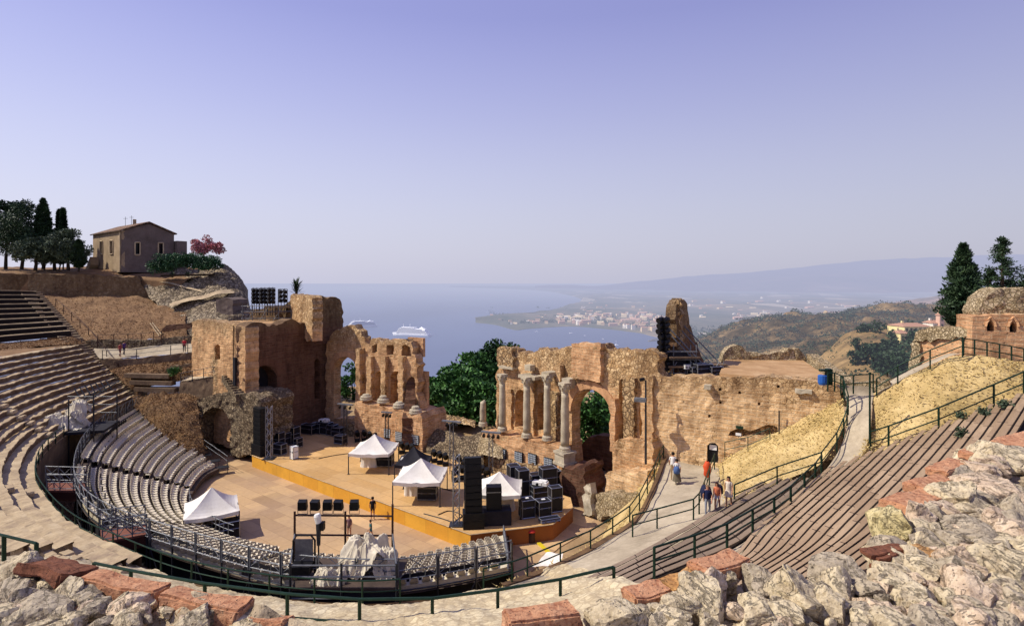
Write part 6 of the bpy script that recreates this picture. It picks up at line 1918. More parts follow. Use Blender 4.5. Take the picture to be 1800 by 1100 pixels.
# dark chair-like frame with mesh back
p = Vector((P(532, 0, 28.8).x, 28.8, zd))
t = thing('folding_seat', 'dark framed high-backed seat on the left of the scaffold deck', 'seat', p)
MB().tube([p + Vector((-.55, .2, 0)), p + Vector((-.55, .2, 1.7)), p + Vector((-.35, .2, 1.95)), p + Vector((.35, .2, 1.95)), p + Vector((.55, .2, 1.7)), p + Vector((.55, .2, 0))], .05, 6).build('frame', M['black'], t)
MB().box(p + Vector((0, .2, 1.15)), (.9, .05, 1.2)).build('backrest', M['steel'], t)
MB().box(p + Vector((0, -.15, .45)), (1.0, .7, .4)).build('base', M['black'], t)
# equipment hidden under tarpaulins
def tarp(c, size, label, seed, mat='tarp'):
    """canvas thrown over odd gear: taut creases between the peaks, folds hanging down the sides"""
    r = np.random.RandomState(seed); n = 90
    u, w_ = np.meshgrid(np.linspace(-1, 1, n), np.linspace(-1, 1, n)); u = u.ravel(); w_ = w_.ravel()
    hgt = np.full(n * n, -1.0)
    for k in range(7):
        px_, py_ = r.uniform(-.62, .62, 2); hh = r.uniform(.55, .9) if k else .9; a = r.uniform(0, 6.28)
        dx, dy = u - px_, w_ - py_
        d = np.abs(dx * math.cos(a) + dy * math.sin(a)) * r.uniform(.6, 1.5) + np.abs(-dx * math.sin(a) + dy * math.cos(a)) * r.uniform(.6, 1.5)
        hgt = np.maximum(hgt, hh * .95 - .3 * d - 1.45 * np.maximum(np.sqrt(d * d + .03) - .34, 0))
    an = np.arctan2(w_, u); rd = np.hypot(u, w_)
    q = np.stack([np.cos(an) * 3.2 + seed, np.sin(an) * 3.2, rd * .8], 1)
    fold = (1 - np.abs(vnoise(q * 1.5, seed))) ** 3 * .16 + (1 - np.abs(vnoise(np.stack([u * 5 + w_ * 3, w_ * 4 - u * 2, u * 0], 1) + seed, seed + 1))) ** 4 * .09
    z = np.maximum(hgt, -.45 + .1 * vnoise(np.stack([u * 3, w_ * 3, u * 0 + seed], 1), 3)) + fold
    spread = 1 + .12 * fold * 6 * (z < .2)
    v = np.stack([u * spread * size[0], w_ * spread * size[1], z * size[2]], 1)
    keep = rd < 1.06 + .1 * vnoise(np.stack([np.cos(an) * 2, np.sin(an) * 2, an * 0 + seed], 1), 6)
    f = grid_faces(n, n); f = f[keep[f].all(1)]
    used = np.unique(f); mp = -np.ones(n * n, int); mp[used] = np.arange(len(used))
    o = put('tarpaulin', v[used] + np.array(c), mp[f], M[mat], smooth=True)
    tag(o, label, 'tarpaulin')
tarp((P(640, 0, 29).x, 29.3, zd + .55), (1.25, .95, 1.3), 'big crumpled cream tarpaulin over equipment on the right of the scaffold deck', 3)
tarp((P(672, 0, 28.6).x, 29.0, zd + .3), (.7, .65, 1.0), 'folded edge of cream tarpaulin at the right corner of the scaffold deck', 9)
tarp((P(566, 0, 28.2).x, 28.2, zd + .05), (.62, .45, .6), 'small cream tarpaulin bundle hanging at the front of the scaffold deck, left', 14)
tarp((P(591, 0, 28.2).x, 28.2, zd + .05), (.5, .45, .7), 'small crumpled tarpaulin next to the big one at the front of the deck', 21)

# ------------------------------------------------------------------ wrapped equipment on the stone steps at the left
tarp((P(120, 0, 56).x, 55.4, 5.7), (1.7, 1.3, 1.2), 'shiny pale plastic-wrapped gear on a platform at the left edge of the grandstand', 33)
tarp((P(142, 0, 58).x, 57.5, 6.3), (1.2, 1.0, 1.4), 'second pale wrapped bundle behind the first on the left platform', 37)
tarp((P(152, 0, 57).x, 56.2, 5.8), (.8, .8, 1.2), 'small pale wrapped bundle at the right of the left platform', 41)
pl = thing('scaffold_platform', 'dark scaffold platform under the wrapped gear beside the grandstand', 'scaffold', Vector((P(122, 0, 55).x, 55.5, 1)))
px_ = P(122, 0, 55).x
MB().box((px_ + .4, 56, 5.2), (5.2, 4.2, .25), .3).build('deck', M['black_cloth'], pl)
for sx in (-2.2, .4, 2.8):
    for sy in (-1.6, 1.6):
        MB().tube([(px_ + sx, 56 + sy, 1), (px_ + sx, 56 + sy, 8.3 if sx > 0 else 6.2)], .06, 5).build('standard', M['steel_dark'], pl)
m = MB()
for z_ in (6.4, 7.2, 8.0): m.tube([(px_ - 2.2, 57.6, z_), (px_ + 2.8, 57.6, z_)], .04, 4)
m.build('ledger', M['steel_dark'], pl)
sl = thing('louvred_rack', 'dark slatted lighting rack above the wrapped gear, leaning back', 'rack', P(155, 700, 60))
p = P(155, 690, 60)
for i in range(7):
    MB().box(p + Vector((-1.2 + i * .42, .2 * i, .1 * i)), (.1, 2.0, .08), .9, .4).build('slat', M['black'], sl)
MB().tube([p + Vector((-1.6, -1, -1.5)), p + Vector((1.8, 1.2, .9))], .06, 5).tube([p + Vector((-1.6, 1, -1.5)), p + Vector((1.8, 2.2, .9))], .06, 5).build('frame', M['steel_dark'], sl)

# ------------------------------------------------------------------ floodlight racks: by the upper stump and by the ruined tower
def flood_rack(cols, rows_, p, w_, h_, lab, seed, per_label):
    t = thing('lighting_scaffold', lab, 'scaffold', p)
    m = MB()
    for i in range(4):
        x = -w_ / 2 + w_ * i / 3
        m.tube([p + Vector((x, 0, -1.6)), p + Vector((x, 0, h_))], .05, 4)
    for j in range(4): m.tube([p + Vector((-w_ / 2, 0, h_ * j / 3)), p + Vector((w_ / 2, 0, h_ * j / 3))], .045, 4)
    m.build('frame', M['steel_dark'], t)
    r_ = random.Random(seed)
    for i in range(cols):
        for j in range(rows_):
            c = p + Vector((-w_ / 2 + w_ * (i + .5) / cols, -.2, h_ * (j + .5) / rows_))
            o = thing('spotlight', per_label, 'spotlight', c, per_label)
            an = r_.uniform(-.5, .5)
            MB().tube([c + Vector((-.2, .2, .1)), c, c + Vector((.28 * math.cos(an), -.28, -.1))], [.16, .24, .26], 8).build('housing', M['black'], o)
            MB().tube([c + Vector((0, 0, .24)), c + Vector((0, .1, .38))], .03, 4).build('clamp', M['steel_dark'], o)
for k, (x, y) in enumerate(((449, 533), (463, 533), (477, 533))):
    flood_rack(2, 4, P(x, y, 76 - k), .95 * 1.0, 2.0, ['leftmost', 'middle', 'right'][k] + ' of three racks of black spotlights on the ruin left of the upper stump', k, 'black spotlight on the racks left of the upper stump')
flood_rack(2, 3, P(497, 531, 75), 1.2, 1.7, 'small rack of black spotlights set apart, nearest the upper stump', 9, 'black spotlight on the small rack nearest the upper stump')
# scaffold decks and poles below these racks
sc = thing('scaffold', 'silver tube scaffold on the ruin below the spotlight racks', 'scaffold', P(460, 570, 74))
m = MB()
for x in (426, 444, 466, 490, 512):
    m.tube([P(x, 572, 74), P(x, 536, 74)], .05, 4)
for y in (560, 548, 538): m.tube([P(424, y, 74), P(514, y - 1, 74)], .045, 4)
for x in (430, 452, 476): m.tube([P(x, 570, 73.6), P(x + 20, 540, 73.6)], .035, 4)
m.build('tubes', M['steel'], sc)
MB().box(P(470, 549, 74.6), (5.6, 1.2, .12)).box(P(490, 540, 74.8), (3.5, 1.2, .12)).build('deck', M['stone_riser'], sc)
# tower scaffold: stack of black spotlights, silver struts
tz = thing('lighting_scaffold', 'tube scaffold with long silver struts bracing the ruined tower', 'scaffold', P(1215, 655, 49))
m = MB()
for (x0, y0, x1, y1, Y0, Y1) in ((1168, 568, 1262, 668, 49.2, 47.5), (1190, 572, 1270, 660, 50, 48), (1196, 566, 1275, 648, 51, 48.5), (1180, 590, 1250, 665, 49, 47.6)):
    m.tube([P(x0, y0, Y0), P(x1, y1, Y1)], .055, 5)
m.build('strut', M['steel'], tz)
m = MB()
for x in (1172, 1184, 1214, 1224, 1244, 1272):
    m.tube([P(x, 664, 48.3), P(x, 606 if x < 1240 else 634, 48.3)], .05, 4)
for y in (618, 632, 645, 656): m.tube([P(1170, y, 48.2), P(1226 if y < 640 else 1273, y, 48.0)], .045, 4)
for x in (1174, 1200, 1226, 1248): m.tube([P(x, 662, 48.1), P(x + 16, 636, 48.1)], .035, 4)
m.build('ledger', M['steel'], tz)
MB().box(P(1190, 632, 48.9), (1.6, .8, 1.5)).box(P(1232, 652, 48.9), (2.2, .8, 1.0)).box(P(1216, 640, 48.9), (1.2, .8, 1.2)).build('dark_cover', M['black_cloth'], tz)
MB().box(P(1200, 627, 48.6), (2.6, 1.4, .14)).box(P(1198, 643, 48.6), (2.6, 1.4, .14)).box(P(1250, 640, 48.8), (2.4, 1.4, .12)).build('deck', M['stone_riser'], tz)
r_ = random.Random(4)
for i in range(20):
    x = 1163 + (i % 2) * 10 + r_.uniform(-2, 2); y = 562 + (i // 2) * 9.6
    c = P(x, y, 48.4)
    o = thing('spotlight', 'black spotlight in the tall stack beside the ruined tower', 'spotlight', c, 'black spotlights stacked beside the ruined tower')
    MB().tube([c + Vector((.22, .2, .08)), c, c + Vector((-.3, -.2, -.08))], [.18, .26, .26], 8).build('housing', M['black'], o)
    MB().tube([c + Vector((0, 0, .24)), c + Vector((.1, .1, .4))], .03, 4).build('clamp', M['steel_dark'], o)
cs_ = [(1208, 645, 'small pale electric box on the tower scaffold', 'white', (.5, .3, .4)), (1235, 652, 'dark covered box on the right of the tower scaffold deck', 'black_cloth', (1.5, .8, .8)), (1222, 655, 'dark crate at the foot of the tower scaffold', 'case', (1.0, .7, .7)), (1256, 654, 'dark crate at the right end of the tower scaffold', 'black_cloth', (1.1, .8, .7)), (1262, 661, 'small dark box on the wall top at the scaffold end', 'case', (.8, .6, .5))]
for x, y, lb, mt, s_ in cs_:
    p = P(x, y + 5, 47.9)
    case(p, s_, .3, lb, mat=mt, cat='box', name='equipment_box')

# ------------------------------------------------------------------ lamp post before the brick wall
p = WR.px(1147, 806, 1.6); p.z = 4.9
t = thing('lamp_post', 'tall grey lamp post with a flat box lamp in front of the brick wall', 'lamp post', p)
top = CH - (668 - HY) / FPX * p.y
MB().tube([p - dz * .1, Vector((p.x, p.y, top))], [.1, .07], 8).build('pole', M['steel_dark'], t)
c = Vector((p.x - .45, p.y - .1, CH - (702 - HY) / FPX * p.y))
MB().box(c, (.95, .6, .28), -.4).build('lamp_head', M['steel'], t)
c2 = Vector((p.x - .12, p.y, top + .1))
MB().tube([c2, c2 + Vector((-.35, -.1, -.06))], [.12, .16], 8).build('camera', M['black'], t)
# second slim pole on the right grass
for (x, y0, y1, lb) in ((1371, 765, 716, 'thin grey pole at the corner where brick wall and grass bank meet'),):
    p = WR.px(x, y0, .4); o = MB().tube([p - dz * .3, p + dz * 1.9], .05, 6).build('pole', M['steel_dark']); tag(o, lb, 'pole')
# blue and dark waste stand at the path end
p = Z(1449, 676, 12.5)
M['blue'] = plain('blue_plastic', '#2a5fae', .5)
t = thing('waste_bin', 'blue and dark green bin at the far end of the path', 'bin', p)
MB().lathe([(.24, 0), (.3, .15), (.3, .62), (.26, .66)], p + Vector((-.12, 0, .0)), 12).build('bag', M['blue'], t)
MB().box(p + Vector((.3, 0, .55)), (.34, .4, 1.1)).box(p + Vector((.05, 0, 1.0)), (.7, .34, .12)).build('stand', M['green_metal'], t)
# orange-red bundle tied to the railing
p = Z(1243, 846, 5.5)
M['orange'] = plain('orange_fabric', '#d5532b', .7)
o = None
t = thing('orange_bag', 'orange-red fabric bundle hanging at the railing corner by the doorway', 'bag', p)
bm = MB().lathe([(.12, .3), (.26, .5), (.22, .8), (.28, 1.05), (.2, 1.3), (.1, 1.42)], p, 10)
a = np.array(bm.v); a += .04 * np.stack([vnoise(a * 5, k) for k in range(3)], 1)
put('bundle', a, bm.f, M['orange'], t, smooth=True)
MB().tube([p, p + dz * 1.5], .03, 5).build('post', M['green_metal'], t)

# cables lying on the boards
for pts, lb in (([(560, 806), (590, 800), (612, 797), (640, 790)], 'long dark cable lying on the stage between the white cabinet and the lamp pole'), ([(770, 905), (790, 898), (812, 906), (800, 916)], 'coiled dark cable on the stage beside the lattice tower'), ([(745, 903), (778, 912), (800, 920)], 'dark cable running to the foot of the right lattice tower'),
                ([(880, 850), (915, 858), (948, 868), (975, 880)], 'thick dark cable in front of the right low wall'), ([(752, 852), (775, 858), (800, 864)], 'dark cable on the stage behind the middle canopy')):
    o = MB().tube([Vector(p) for p in spline([gz(x, y) + dz * .03 for x, y in pts], 16)], .045, 5).build('cable', M['black']); tag(o, lb, 'cable')
# ================================================================== vegetation
def leaves(centres, radii, per, size, seed, flat=0.6, up=0.3, aspect=0.5):
    """many small leaf quads spread through ellipsoidal clumps"""
    r = np.random.RandomState(seed)
    C = np.repeat(np.asarray(centres, float), per, 0); RR = np.repeat(np.asarray(radii, float), per, 0)
    n = len(C)
    d = r.normal(size=(n, 3)); d /= np.linalg.norm(d, axis=1)[:, None]
    rad = r.uniform(0.35, 1.0, n) ** 0.5
    p = C + d * rad[:, None] * RR
    a = r.normal(size=(n, 3)); a[:, 2] *= flat; a /= np.linalg.norm(a, axis=1)[:, None]
    a = a + d * 0.5; a[:, 2] += up; a /= np.linalg.norm(a, axis=1)[:, None]
    b = np.cross(a, r.normal(size=(n, 3))); b /= np.linalg.norm(b, axis=1)[:, None]
    s = size * r.uniform(0.6, 1.3, n)[:, None]
    w = s * aspect
    v = np.stack([p - b * w * .5, p + a * s * .45 - b * w * .1 + b * 0, p + a * s, p + a * s * .5 + b * w * .6], 1)
    v = np.stack([p, p + a * s * .5 - b * w * .5, p + a * s, p + a * s * .5 + b * w * .5], 1).reshape(-1, 3)
    f = np.arange(n * 4).reshape(-1, 4)
    return v, f

def tree(name, label, base, h, crown, leafm, seed, trunk_h=0.25, trunk_r=0.25, group=None, per=70, size=0.35, limbs=5, cat='tree', aspect=0.5, up=0.3):
    """crown: list of (offset xyz, radii xyz) clumps relative to the base"""
    t = thing(name, label, cat, base, group)
    r_ = random.Random(seed)
    m = MB()
    if trunk_r > 0:
        top = Vector(base) + Vector((r_.uniform(-.2, .2), r_.uniform(-.2, .2), h * trunk_h))
        m.tube([Vector(base) - dz * .3, Vector(base) + (top - Vector(base)) * .5 + Vector((r_.uniform(-.15, .15), 0, 0)), top, top + dz * h * .25], [trunk_r * 1.2, trunk_r, trunk_r * .8, trunk_r * .35], 8)
        cc = sorted(crown, key=lambda c: -c[1][0])[:limbs]
        for (o, rr) in cc:
            e = Vector(base) + Vector(o)
            m.tube([top - dz * r_.uniform(0, h * .08), top.lerp(e, .5) + Vector((r_.uniform(-.2, .2), r_.uniform(-.2, .2), .1)), e], [trunk_r * .45, trunk_r * .3, trunk_r * .1], 5)
        m.build('trunk', M['bark'], t)
    c = np.array([np.array(base) + np.array(o) for o, rr in crown]); rr = np.array([q for o, q in crown])
    v, f = leaves(c, rr, per, size, seed, aspect=aspect, up=up)
    put('crown', v, f, leafm, t)
    return t

def clumps(n, box_c, box_r, rmin, rmax, seed, shape='ball'):
    r_ = random.Random(seed); out = []
    for i in range(n):
        while True:
            x, y, z = (r_.uniform(-1, 1) for _ in range(3))
            if x * x + y * y + z * z <= 1: break
        q = r_.uniform(rmin, rmax)
        out.append(((box_c[0] + x * box_r[0], box_c[1] + y * box_r[1], box_c[2] + z * box_r[2]), (q, q, q * r_.uniform(.7, .95))))
    return out

def cypress(name, label, base, h, wmax, seed, leafm, per=60, size=.3, ragged=.25, group=None, skirt=.08):
    r_ = random.Random(seed); out = []
    n = int(h * 7)
    for i in range(n):
        f = (i + .5) / n
        z = h * (skirt + (1 - skirt) * f)
        w = wmax / 2 * (1 - f) ** .62 * min(1, (f + .10) * 3.2) * r_.uniform(1 - ragged, 1 + ragged)
        for k in range(3):
            a = r_.uniform(0, 6.28)
            out.append(((math.cos(a) * w * .62, math.sin(a) * w * .62, z + r_.uniform(-.2, .2)), (max(.12, w * .5), max(.12, w * .5), max(.2, h / n * 1.6))))
    return tree(name, label, base, h, out, leafm, seed, .12, max(.1, wmax * .06), group, per, size, 0, aspect=.35, up=.9)

# the green trees behind the scene building
r_ = random.Random(12)
gt = [(772, 742, 84, 662, 3.0, 'light green round tree at the left edge of the gap, beside the broken facade end'), (800, 745, 82, 640, 3.2, 'bushy green tree in the middle of the gap between the facade halves'), (840, 748, 86, 625, 3.6, 'big dark green tree right of the middle of the gap'),
      (870, 745, 90, 600, 4.2, 'tallest dark tree rising above the left end of the columned facade'), (822, 742, 78, 668, 2.8, 'lower green tree in front in the gap'), (855, 742, 76, 675, 2.8, 'dark green tree close behind the broken column stump'),
      (900, 745, 92, 612, 3.6, 'dark tree mostly hidden behind the columned facade'), (758, 740, 92, 690, 2.6, 'low bright green tree behind the broken facade end')]
for i, (x, yb, Y, yt, w_, lb) in enumerate(gt):
    b = P(x, yb, Y); b.z -= 2.0
    zt_ = CH - (yt - HY) / FPX * Y
    h = zt_ - b.z
    w_ *= 1.45; cr = clumps(30, (0, 0, h * .50), (w_ * .9, w_ * .7, h * .44), w_ * .24, w_ * .40, 40 + i) + clumps(12, (0, 0, h * .84), (w_ * .55, w_ * .5, h * .14), w_ * .16, w_ * .28, 60 + i)
    tree('broadleaf_tree', lb, b, h, cr, M['leaf_green'] if i not in (3, 6) else M['leaf_dark_green'] if 'leaf_dark_green' in M else M['leaf_green'], 70 + i, .3, .3, 'green trees behind the theatre', per=150, size=.62, aspect=.6)
for i, (x, yb, Y, yt, w_, lb) in enumerate(((1040, 790, 66, 700, 2.6, 'dark tree seen through the left of the open arch'), (1066, 790, 70, 690, 2.8, 'dark tree seen through the right of the open arch'), (622, 760, 88, 640, 2.2, 'bright green tree glimpsed through the left arch'))):
    b = P(x, yb, Y); zt_ = CH - (yt - HY) / FPX * Y; h = zt_ - b.z
    tree('broadleaf_tree', lb, b, h, clumps(26, (0, 0, h * .52), (w_ * .9, w_ * .7, h * .46), w_ * .26, w_ * .42, 90 + i), M['leaf_green'], 95 + i, .3, .25, None, per=110, size=.5, aspect=.6)

# trees on the left hilltop
lt = [('pine_tree', 10, 470, 95, 348, 3.2, 'leaf_pine', 'broad dark pine at the left frame edge of the hilltop'), ('pine_tree', 38, 470, 93, 352, 3.0, 'leaf_pine', 'tall dark pine second from the left on the hilltop'),
      ('pine_tree', -25, 470, 95, 360, 3.4, 'leaf_pine', 'dark pine cut by the left frame edge'),
      ('olive_tree', 96, 472, 92, 415, 2.4, 'leaf_olive', 'grey-green olive tree before the house on the hilltop'), ('olive_tree', 120, 472, 90, 405, 2.4, 'leaf_olive', 'grey-green olive tree closest to the house'), ('olive_tree', 62, 472, 90, 420, 2.2, 'leaf_olive', 'low grey-green olive tree under the cypresses')]
for i, (nm, x, yb, Y, yt, w_, lf, lb) in enumerate(lt):
    b = P(x, yb, Y); b.z = min(b.z, 22.0); zt_ = CH - (yt - HY) / FPX * Y; h = zt_ - b.z
    w_ *= 1.3; cr = clumps(34, (0, 0, h * .56), (w_ * .95, w_ * .8, h * .34), w_ * .2, w_ * .38, 140 + i) + clumps(8, (0, 0, h * .88), (w_ * .4, w_ * .4, h * .08), w_ * .15, w_ * .25, 160 + i)
    tree(nm, lb, b, h, cr, M[lf], 150 + i, .28, .22, None, per=210, size=.42, aspect=.4)
for i, (x, yb, Y, yt, w_, lb) in enumerate(((76, 470, 94, 353, 3.9, 'widest dark cypress column on the left hilltop'), (104, 470, 97, 372, 1.3, 'slim cypress left of the slimmest pair near the house'), (111, 470, 96, 370, 1.5, 'slim pointed cypress nearest to the house'), (138, 474, 88, 424, 2.2, 'low dark cypress bush beside the house steps'))):
    b = P(x, yb, Y); b.z = min(b.z, 22.0); zt_ = CH - (yt - HY) / FPX * Y
    cypress('cypress_tree', lb, b, zt_ - b.z, w_, 170 + i, M['leaf_dark'], per=80, size=.4)
# hedge, oleander, palm-like bush
hb = P(328, 478, 88.6)
h_ = thing('hedge', 'clipped dark green hedge on the rock edge below the house', 'hedge', hb)
cr = []
r_ = random.Random(3)
for i in range(90):
    f = i / 89
    x = 270 + f * 112; p = P(x + r_.uniform(-3, 3), 464 - 4 * math.sin(f * 3) + r_.uniform(-12, 12) * (.6 + .4 * (1 - f)), 88.6 + r_.uniform(-.8, .8))
    cr.append((tuple(p), (.95, .8, .62)))
v, f = leaves([c for c, q in cr], [q for c, q in cr], 130, .28, 5, aspect=.6)
put('foliage', v, f, M['leaf_hedge'], h_)
MB().tube([hb + Vector((-4, 0, -.6)), hb + Vector((4.4, 0, -.4))], .15, 5).build('stem', M['bark'], h_)
b = P(360, 472, 93); h = 5.2
tree('oleander_bush', 'pink flowering oleander above the hedge at the rock edge', b, h, clumps(18, (-.5, 0, h * .72), (1.3, .9, h * .26), .45, .8, 181) + clumps(12, (1.9, 0, h * .6), (1.2, .8, h * .16), .4, .7, 182), M['leaf_pink'], 183, .35, .14, None, per=120, size=.3, cat='bush', aspect=.7)
b = P(521, 524, 77); h = 3.4
t = thing('palm_bush', 'dark spiky palm-like bush behind the upper stump', 'bush', b)
sv_, sf_ = [], []
m = MB()
for i in range(70):
    a = r_.uniform(0, 6.28); el = r_.uniform(.15, 1.45); L = r_.uniform(.9, 1.5)
    o_ = b + dz * r_.uniform(.4, 1.9)
    d = Vector((math.cos(a) * math.cos(el), math.sin(a) * math.cos(el), math.sin(el)))
    s = d.cross(dz).normalized() * .12
    m.add([o_, o_ + d * L * .5 - s, o_ + d * L, o_ + d * L * .5 + s], [(0, 1, 2, 3)])
m.build('fronds', M['leaf_dark'], t)
MB().tube([b - dz * .3, b + dz * 1.6], [.2, .14], 6).build('trunk', M['bark'], t)
# shrub by the landing
b = P(303, 662, 69.6)
tree('shrub', 'small dark green shrub beside the landing steps', b, 1.6, clumps(10, (0, 0, .7), (.6, .5, .5), .3, .5, 190), M['leaf_green'], 191, .3, .05, None, per=60, size=.25, limbs=3, cat='bush')
# agave-like plants on the rocks
for i, (x, y, lb) in enumerate(((303, 488, 'spiky green agave left on the rocks below the hedge'), (330, 486, 'spiky green agave right on the rocks below the hedge'))):
    b = P(x, y, 90); m = MB(); rr = random.Random(i)
    for k in range(22):
        a = k * 2.4; el = rr.uniform(.4, 1.3); L = rr.uniform(.7, 1.2)
        d = Vector((math.cos(a) * math.cos(el), math.sin(a) * math.cos(el), math.sin(el))); s = d.cross(dz).normalized() * .09
        m.add([b - s, b + d * L * .5 - s * 1.2, b + d * L, b + d * L * .5 + s * 1.2, b + s], [(0, 1, 2, 3, 4)])
    o = m.build('agave', M['leaf_olive']); tag(o, lb, 'plant')

# right side: the cypress and the sparse conifers
b = P(1692, 590, 47); cypress('cypress_tree', 'big dense cypress beside the red brick gallery wall', b, CH - (438 - HY) / FPX * 47 - b.z, 3.5, 201, M['leaf_pine'], per=110, size=.34, ragged=.3)
def conifer(label, base, h, w, seed, dens=1.0, name='conifer_tree'):
    t = thing(name, label, 'tree', base)
    rr = random.Random(seed); m = MB()
    m.tube([Vector(base), Vector(base) + dz * h * .5, Vector(base) + dz * h], [.14, .09, .02], 6)
    cen, rad = [], []
    n = int(h * 6 * dens)
    for i in range(n):
        f = i / n; z = h * (.08 + .9 * f); L = w / 2 * (1 - f) ** .8 * rr.uniform(.45, 1.15) + .1
        a = rr.uniform(0, 6.28)
        e = Vector(base) + Vector((math.cos(a) * L, math.sin(a) * L, z + L * rr.uniform(-.05, .35)))
        s = Vector(base) + dz * z
        m.tube([s, s.lerp(e, .6) + dz * .03, e], [.03, .02, .008], 4)
        for k in range(4):
            q = s.lerp(e, .35 + .22 * k); cen.append(tuple(q)); rad.append((.16 + L * .10, .16 + L * .10, .13))
    m.build('trunk', M['bark'], t)
    v, f_ = leaves(cen, rad, 26, .2, seed, aspect=.35)
    put('crown', v, f_, M['leaf_pine'], t)
b = P(1762, 540, 42); conifer('tall open-branched conifer behind the rubble-topped gallery wall', b, CH - (416 - HY) / FPX * 42 - b.z, 3.2, 211, 1.5)
b = P(1740, 540, 43); conifer('short conifer left of the tall open-branched one', b, CH - (472 - HY) / FPX * 43 - b.z, 2.2, 212, 1.5)
b = P(1800, 545, 44); h = CH - (480 - HY) / FPX * 44 - b.z
tree('pine_tree', 'dark rounded pine crown cut by the right frame edge', b, h, clumps(16, (0, 0, h * .6), (1.6, 1.2, h * .35), .5, .9, 213), M['leaf_pine'], 214, .3, .15, None, per=130, size=.28)
b = P(1722, 560, 45); h = CH - (515 - HY) / FPX * 45 - b.z
tree('shrub', 'dark shrub between the big cypress and the gallery wall', b, h, clumps(10, (0, 0, h * .5), (.7, .6, h * .4), .3, .55, 215), M['leaf_dark'], 216, .3, .08, None, per=90, size=.25, cat='bush')

# scrub on the hills: a mass nobody could count
def hill_pts(o, n, seed, y0, y1, ymax=1e9, dens=None):
    me = o.data; co = np.empty(len(me.vertices) * 3, dtype=np.float32); me.vertices.foreach_get('co', co)
    co = co.reshape(-1, 3) + np.array(o.location)
    rr = np.random.RandomState(seed)
    k = rr.randint(0, len(co), n * 3); p = co[k] + rr.normal(size=(n * 3, 3)) * np.array([4, 4, 0])
    px = 900 + p[:, 0] / p[:, 1] * FPX
    keep = (px > 1180) & (px < 1830)
    nz = fbm(p * 0.016, 4, seed)
    keep &= nz > rr.uniform(-.9, .25, len(p))
    return p[keep][:n]
for (o, n, sz, sd_, mt, lb) in ((hill, 3600, 3.6, 3, 'leaf_scrub', 'dry bushes scattered over the brown hillside'), (hill, 1700, 4.6, 8, 'leaf_scrub_green', 'green bushes scattered over the brown hillside'), (spur, 260, 1.5, 5, 'leaf_scrub_green', 'bushes scattered over the straw-coloured spur')):
    p = hill_pts(o, n, sd_, 0, 0)
    s = np.random.RandomState(sd_).uniform(.6, 1.4, len(p)) * sz * 1.25
    s = s * np.clip(p[:, 1] / 900, .45, 1.0) if o is hill else s
    p[:, 2] += s * .2
    v, f = leaves(p, np.stack([s, s, s * .55], 1), 22, 1.0, sd_, aspect=.8)
    # leaf size follows the bush
    ctr = np.repeat(v.reshape(-1, 4, 3).mean(1), 4, 0)
    v = ctr + (v - ctr) * np.repeat(np.repeat(s, 22), 4)[:, None] * .42
    q = put('scrub', v, f, M[mt]); q['kind'] = 'stuff'; q['label'] = lb
# green trees to the right of the spur and round the hotel
r_ = random.Random(77)
for i in range(52):
    x = r_.choice([r_.uniform(1506, 1600), r_.uniform(1500, 1590), r_.uniform(1590, 1660)])
    y = r_.uniform(585, 668) if x < 1600 else r_.uniform(600, 640)
    Y = 330 - (y - 580) * 1.2 + r_.uniform(-10, 10)
    b = P(x, y + 6, Y); h = r_.uniform(6, 14); w_ = h * r_.uniform(.3, .45)
    tree('hillside_tree', 'dark green tree on the slope between the straw spur and the yellow hotel', b, h, clumps(9, (0, 0, h * .55), (w_ * .8, w_ * .8, h * .35), w_ * .3, w_ * .55, 300 + i), M['leaf_scrub_green'], 330 + i, .3, .25, 'dark trees on the slope beside the straw spur', per=34, size=1.3, aspect=.8, limbs=2)
# dry grass tufts on the grass banks
def tufts(objname_list, n, seed, mat, h=.28):
    rr = np.random.RandomState(seed); vs = []
    P0 = []
    for o in objname_list:
        me = o.data; co = np.empty(len(me.vertices) * 3, dtype=np.float32); me.vertices.foreach_get('co', co); co = co.reshape(-1, 3) + np.array(o.location)
        k = rr.randint(0, len(co), n); P0.append(co[k] + rr.normal(size=(n, 3)) * np.array([.14, .14, 0]))
    p = np.vstack(P0); m = len(p)
    a = rr.uniform(0, 6.28, m); w_ = .05 * rr.uniform(.5, 1.5, m); hh = h * rr.uniform(.4, 1.3, m)
    dx = np.stack([np.cos(a), np.sin(a), np.zeros(m)], 1)
    lean = rr.normal(size=(m, 3)) * .12; lean[:, 2] = 0
    v = np.stack([p - dx * w_[:, None], p + dx * w_[:, None], p + lean + np.stack([np.zeros(m), np.zeros(m), hh], 1)], 1).reshape(-1, 3)
    o = put('dry_grass', v, np.arange(m * 3).reshape(-1, 3), mat); o['kind'] = 'stuff'
    return o
gb = [o for o in bpy.data.objects if o.name.startswith('grass_bank')]
tufts(gb, 5000, 5, M['leaf_straw'], .07)
gs = [o for o in bpy.data.objects if o.name.startswith(('grass_slope', 'ledge_ground', 'walkway', 'earth_mound', 'pit_ground'))]
M['leaf_brown'] = leaf_mat('brown_straw', ['#6b4d30', '#86623d', '#a07a4e'])
tufts(gs, 9000, 6, M['leaf_brown'], .11)
# small grey-green weeds between the planks on the right
for i, (x, y, z_, lb) in enumerate(((1692, 742, 11.5, 'largest grey-green weed growing at the top end of the plank benches'), (1690, 772, 11.5, 'lower grey-green weed in a gap between the planks, right'), (1731, 735, 12.0, 'slim green weed between planks near the railing'), (1765, 722, 12.5, 'grey-green bush where the railing meets the planks'))):
    b = Z(x, y, z_)
    tree('weed', lb, b, .7, clumps(6, (0, 0, .3), (.22, .22, .2), .12, .22, 400 + i), M['leaf_olive'], 410 + i, .3, 0, None, per=40, size=.16, cat='plant')
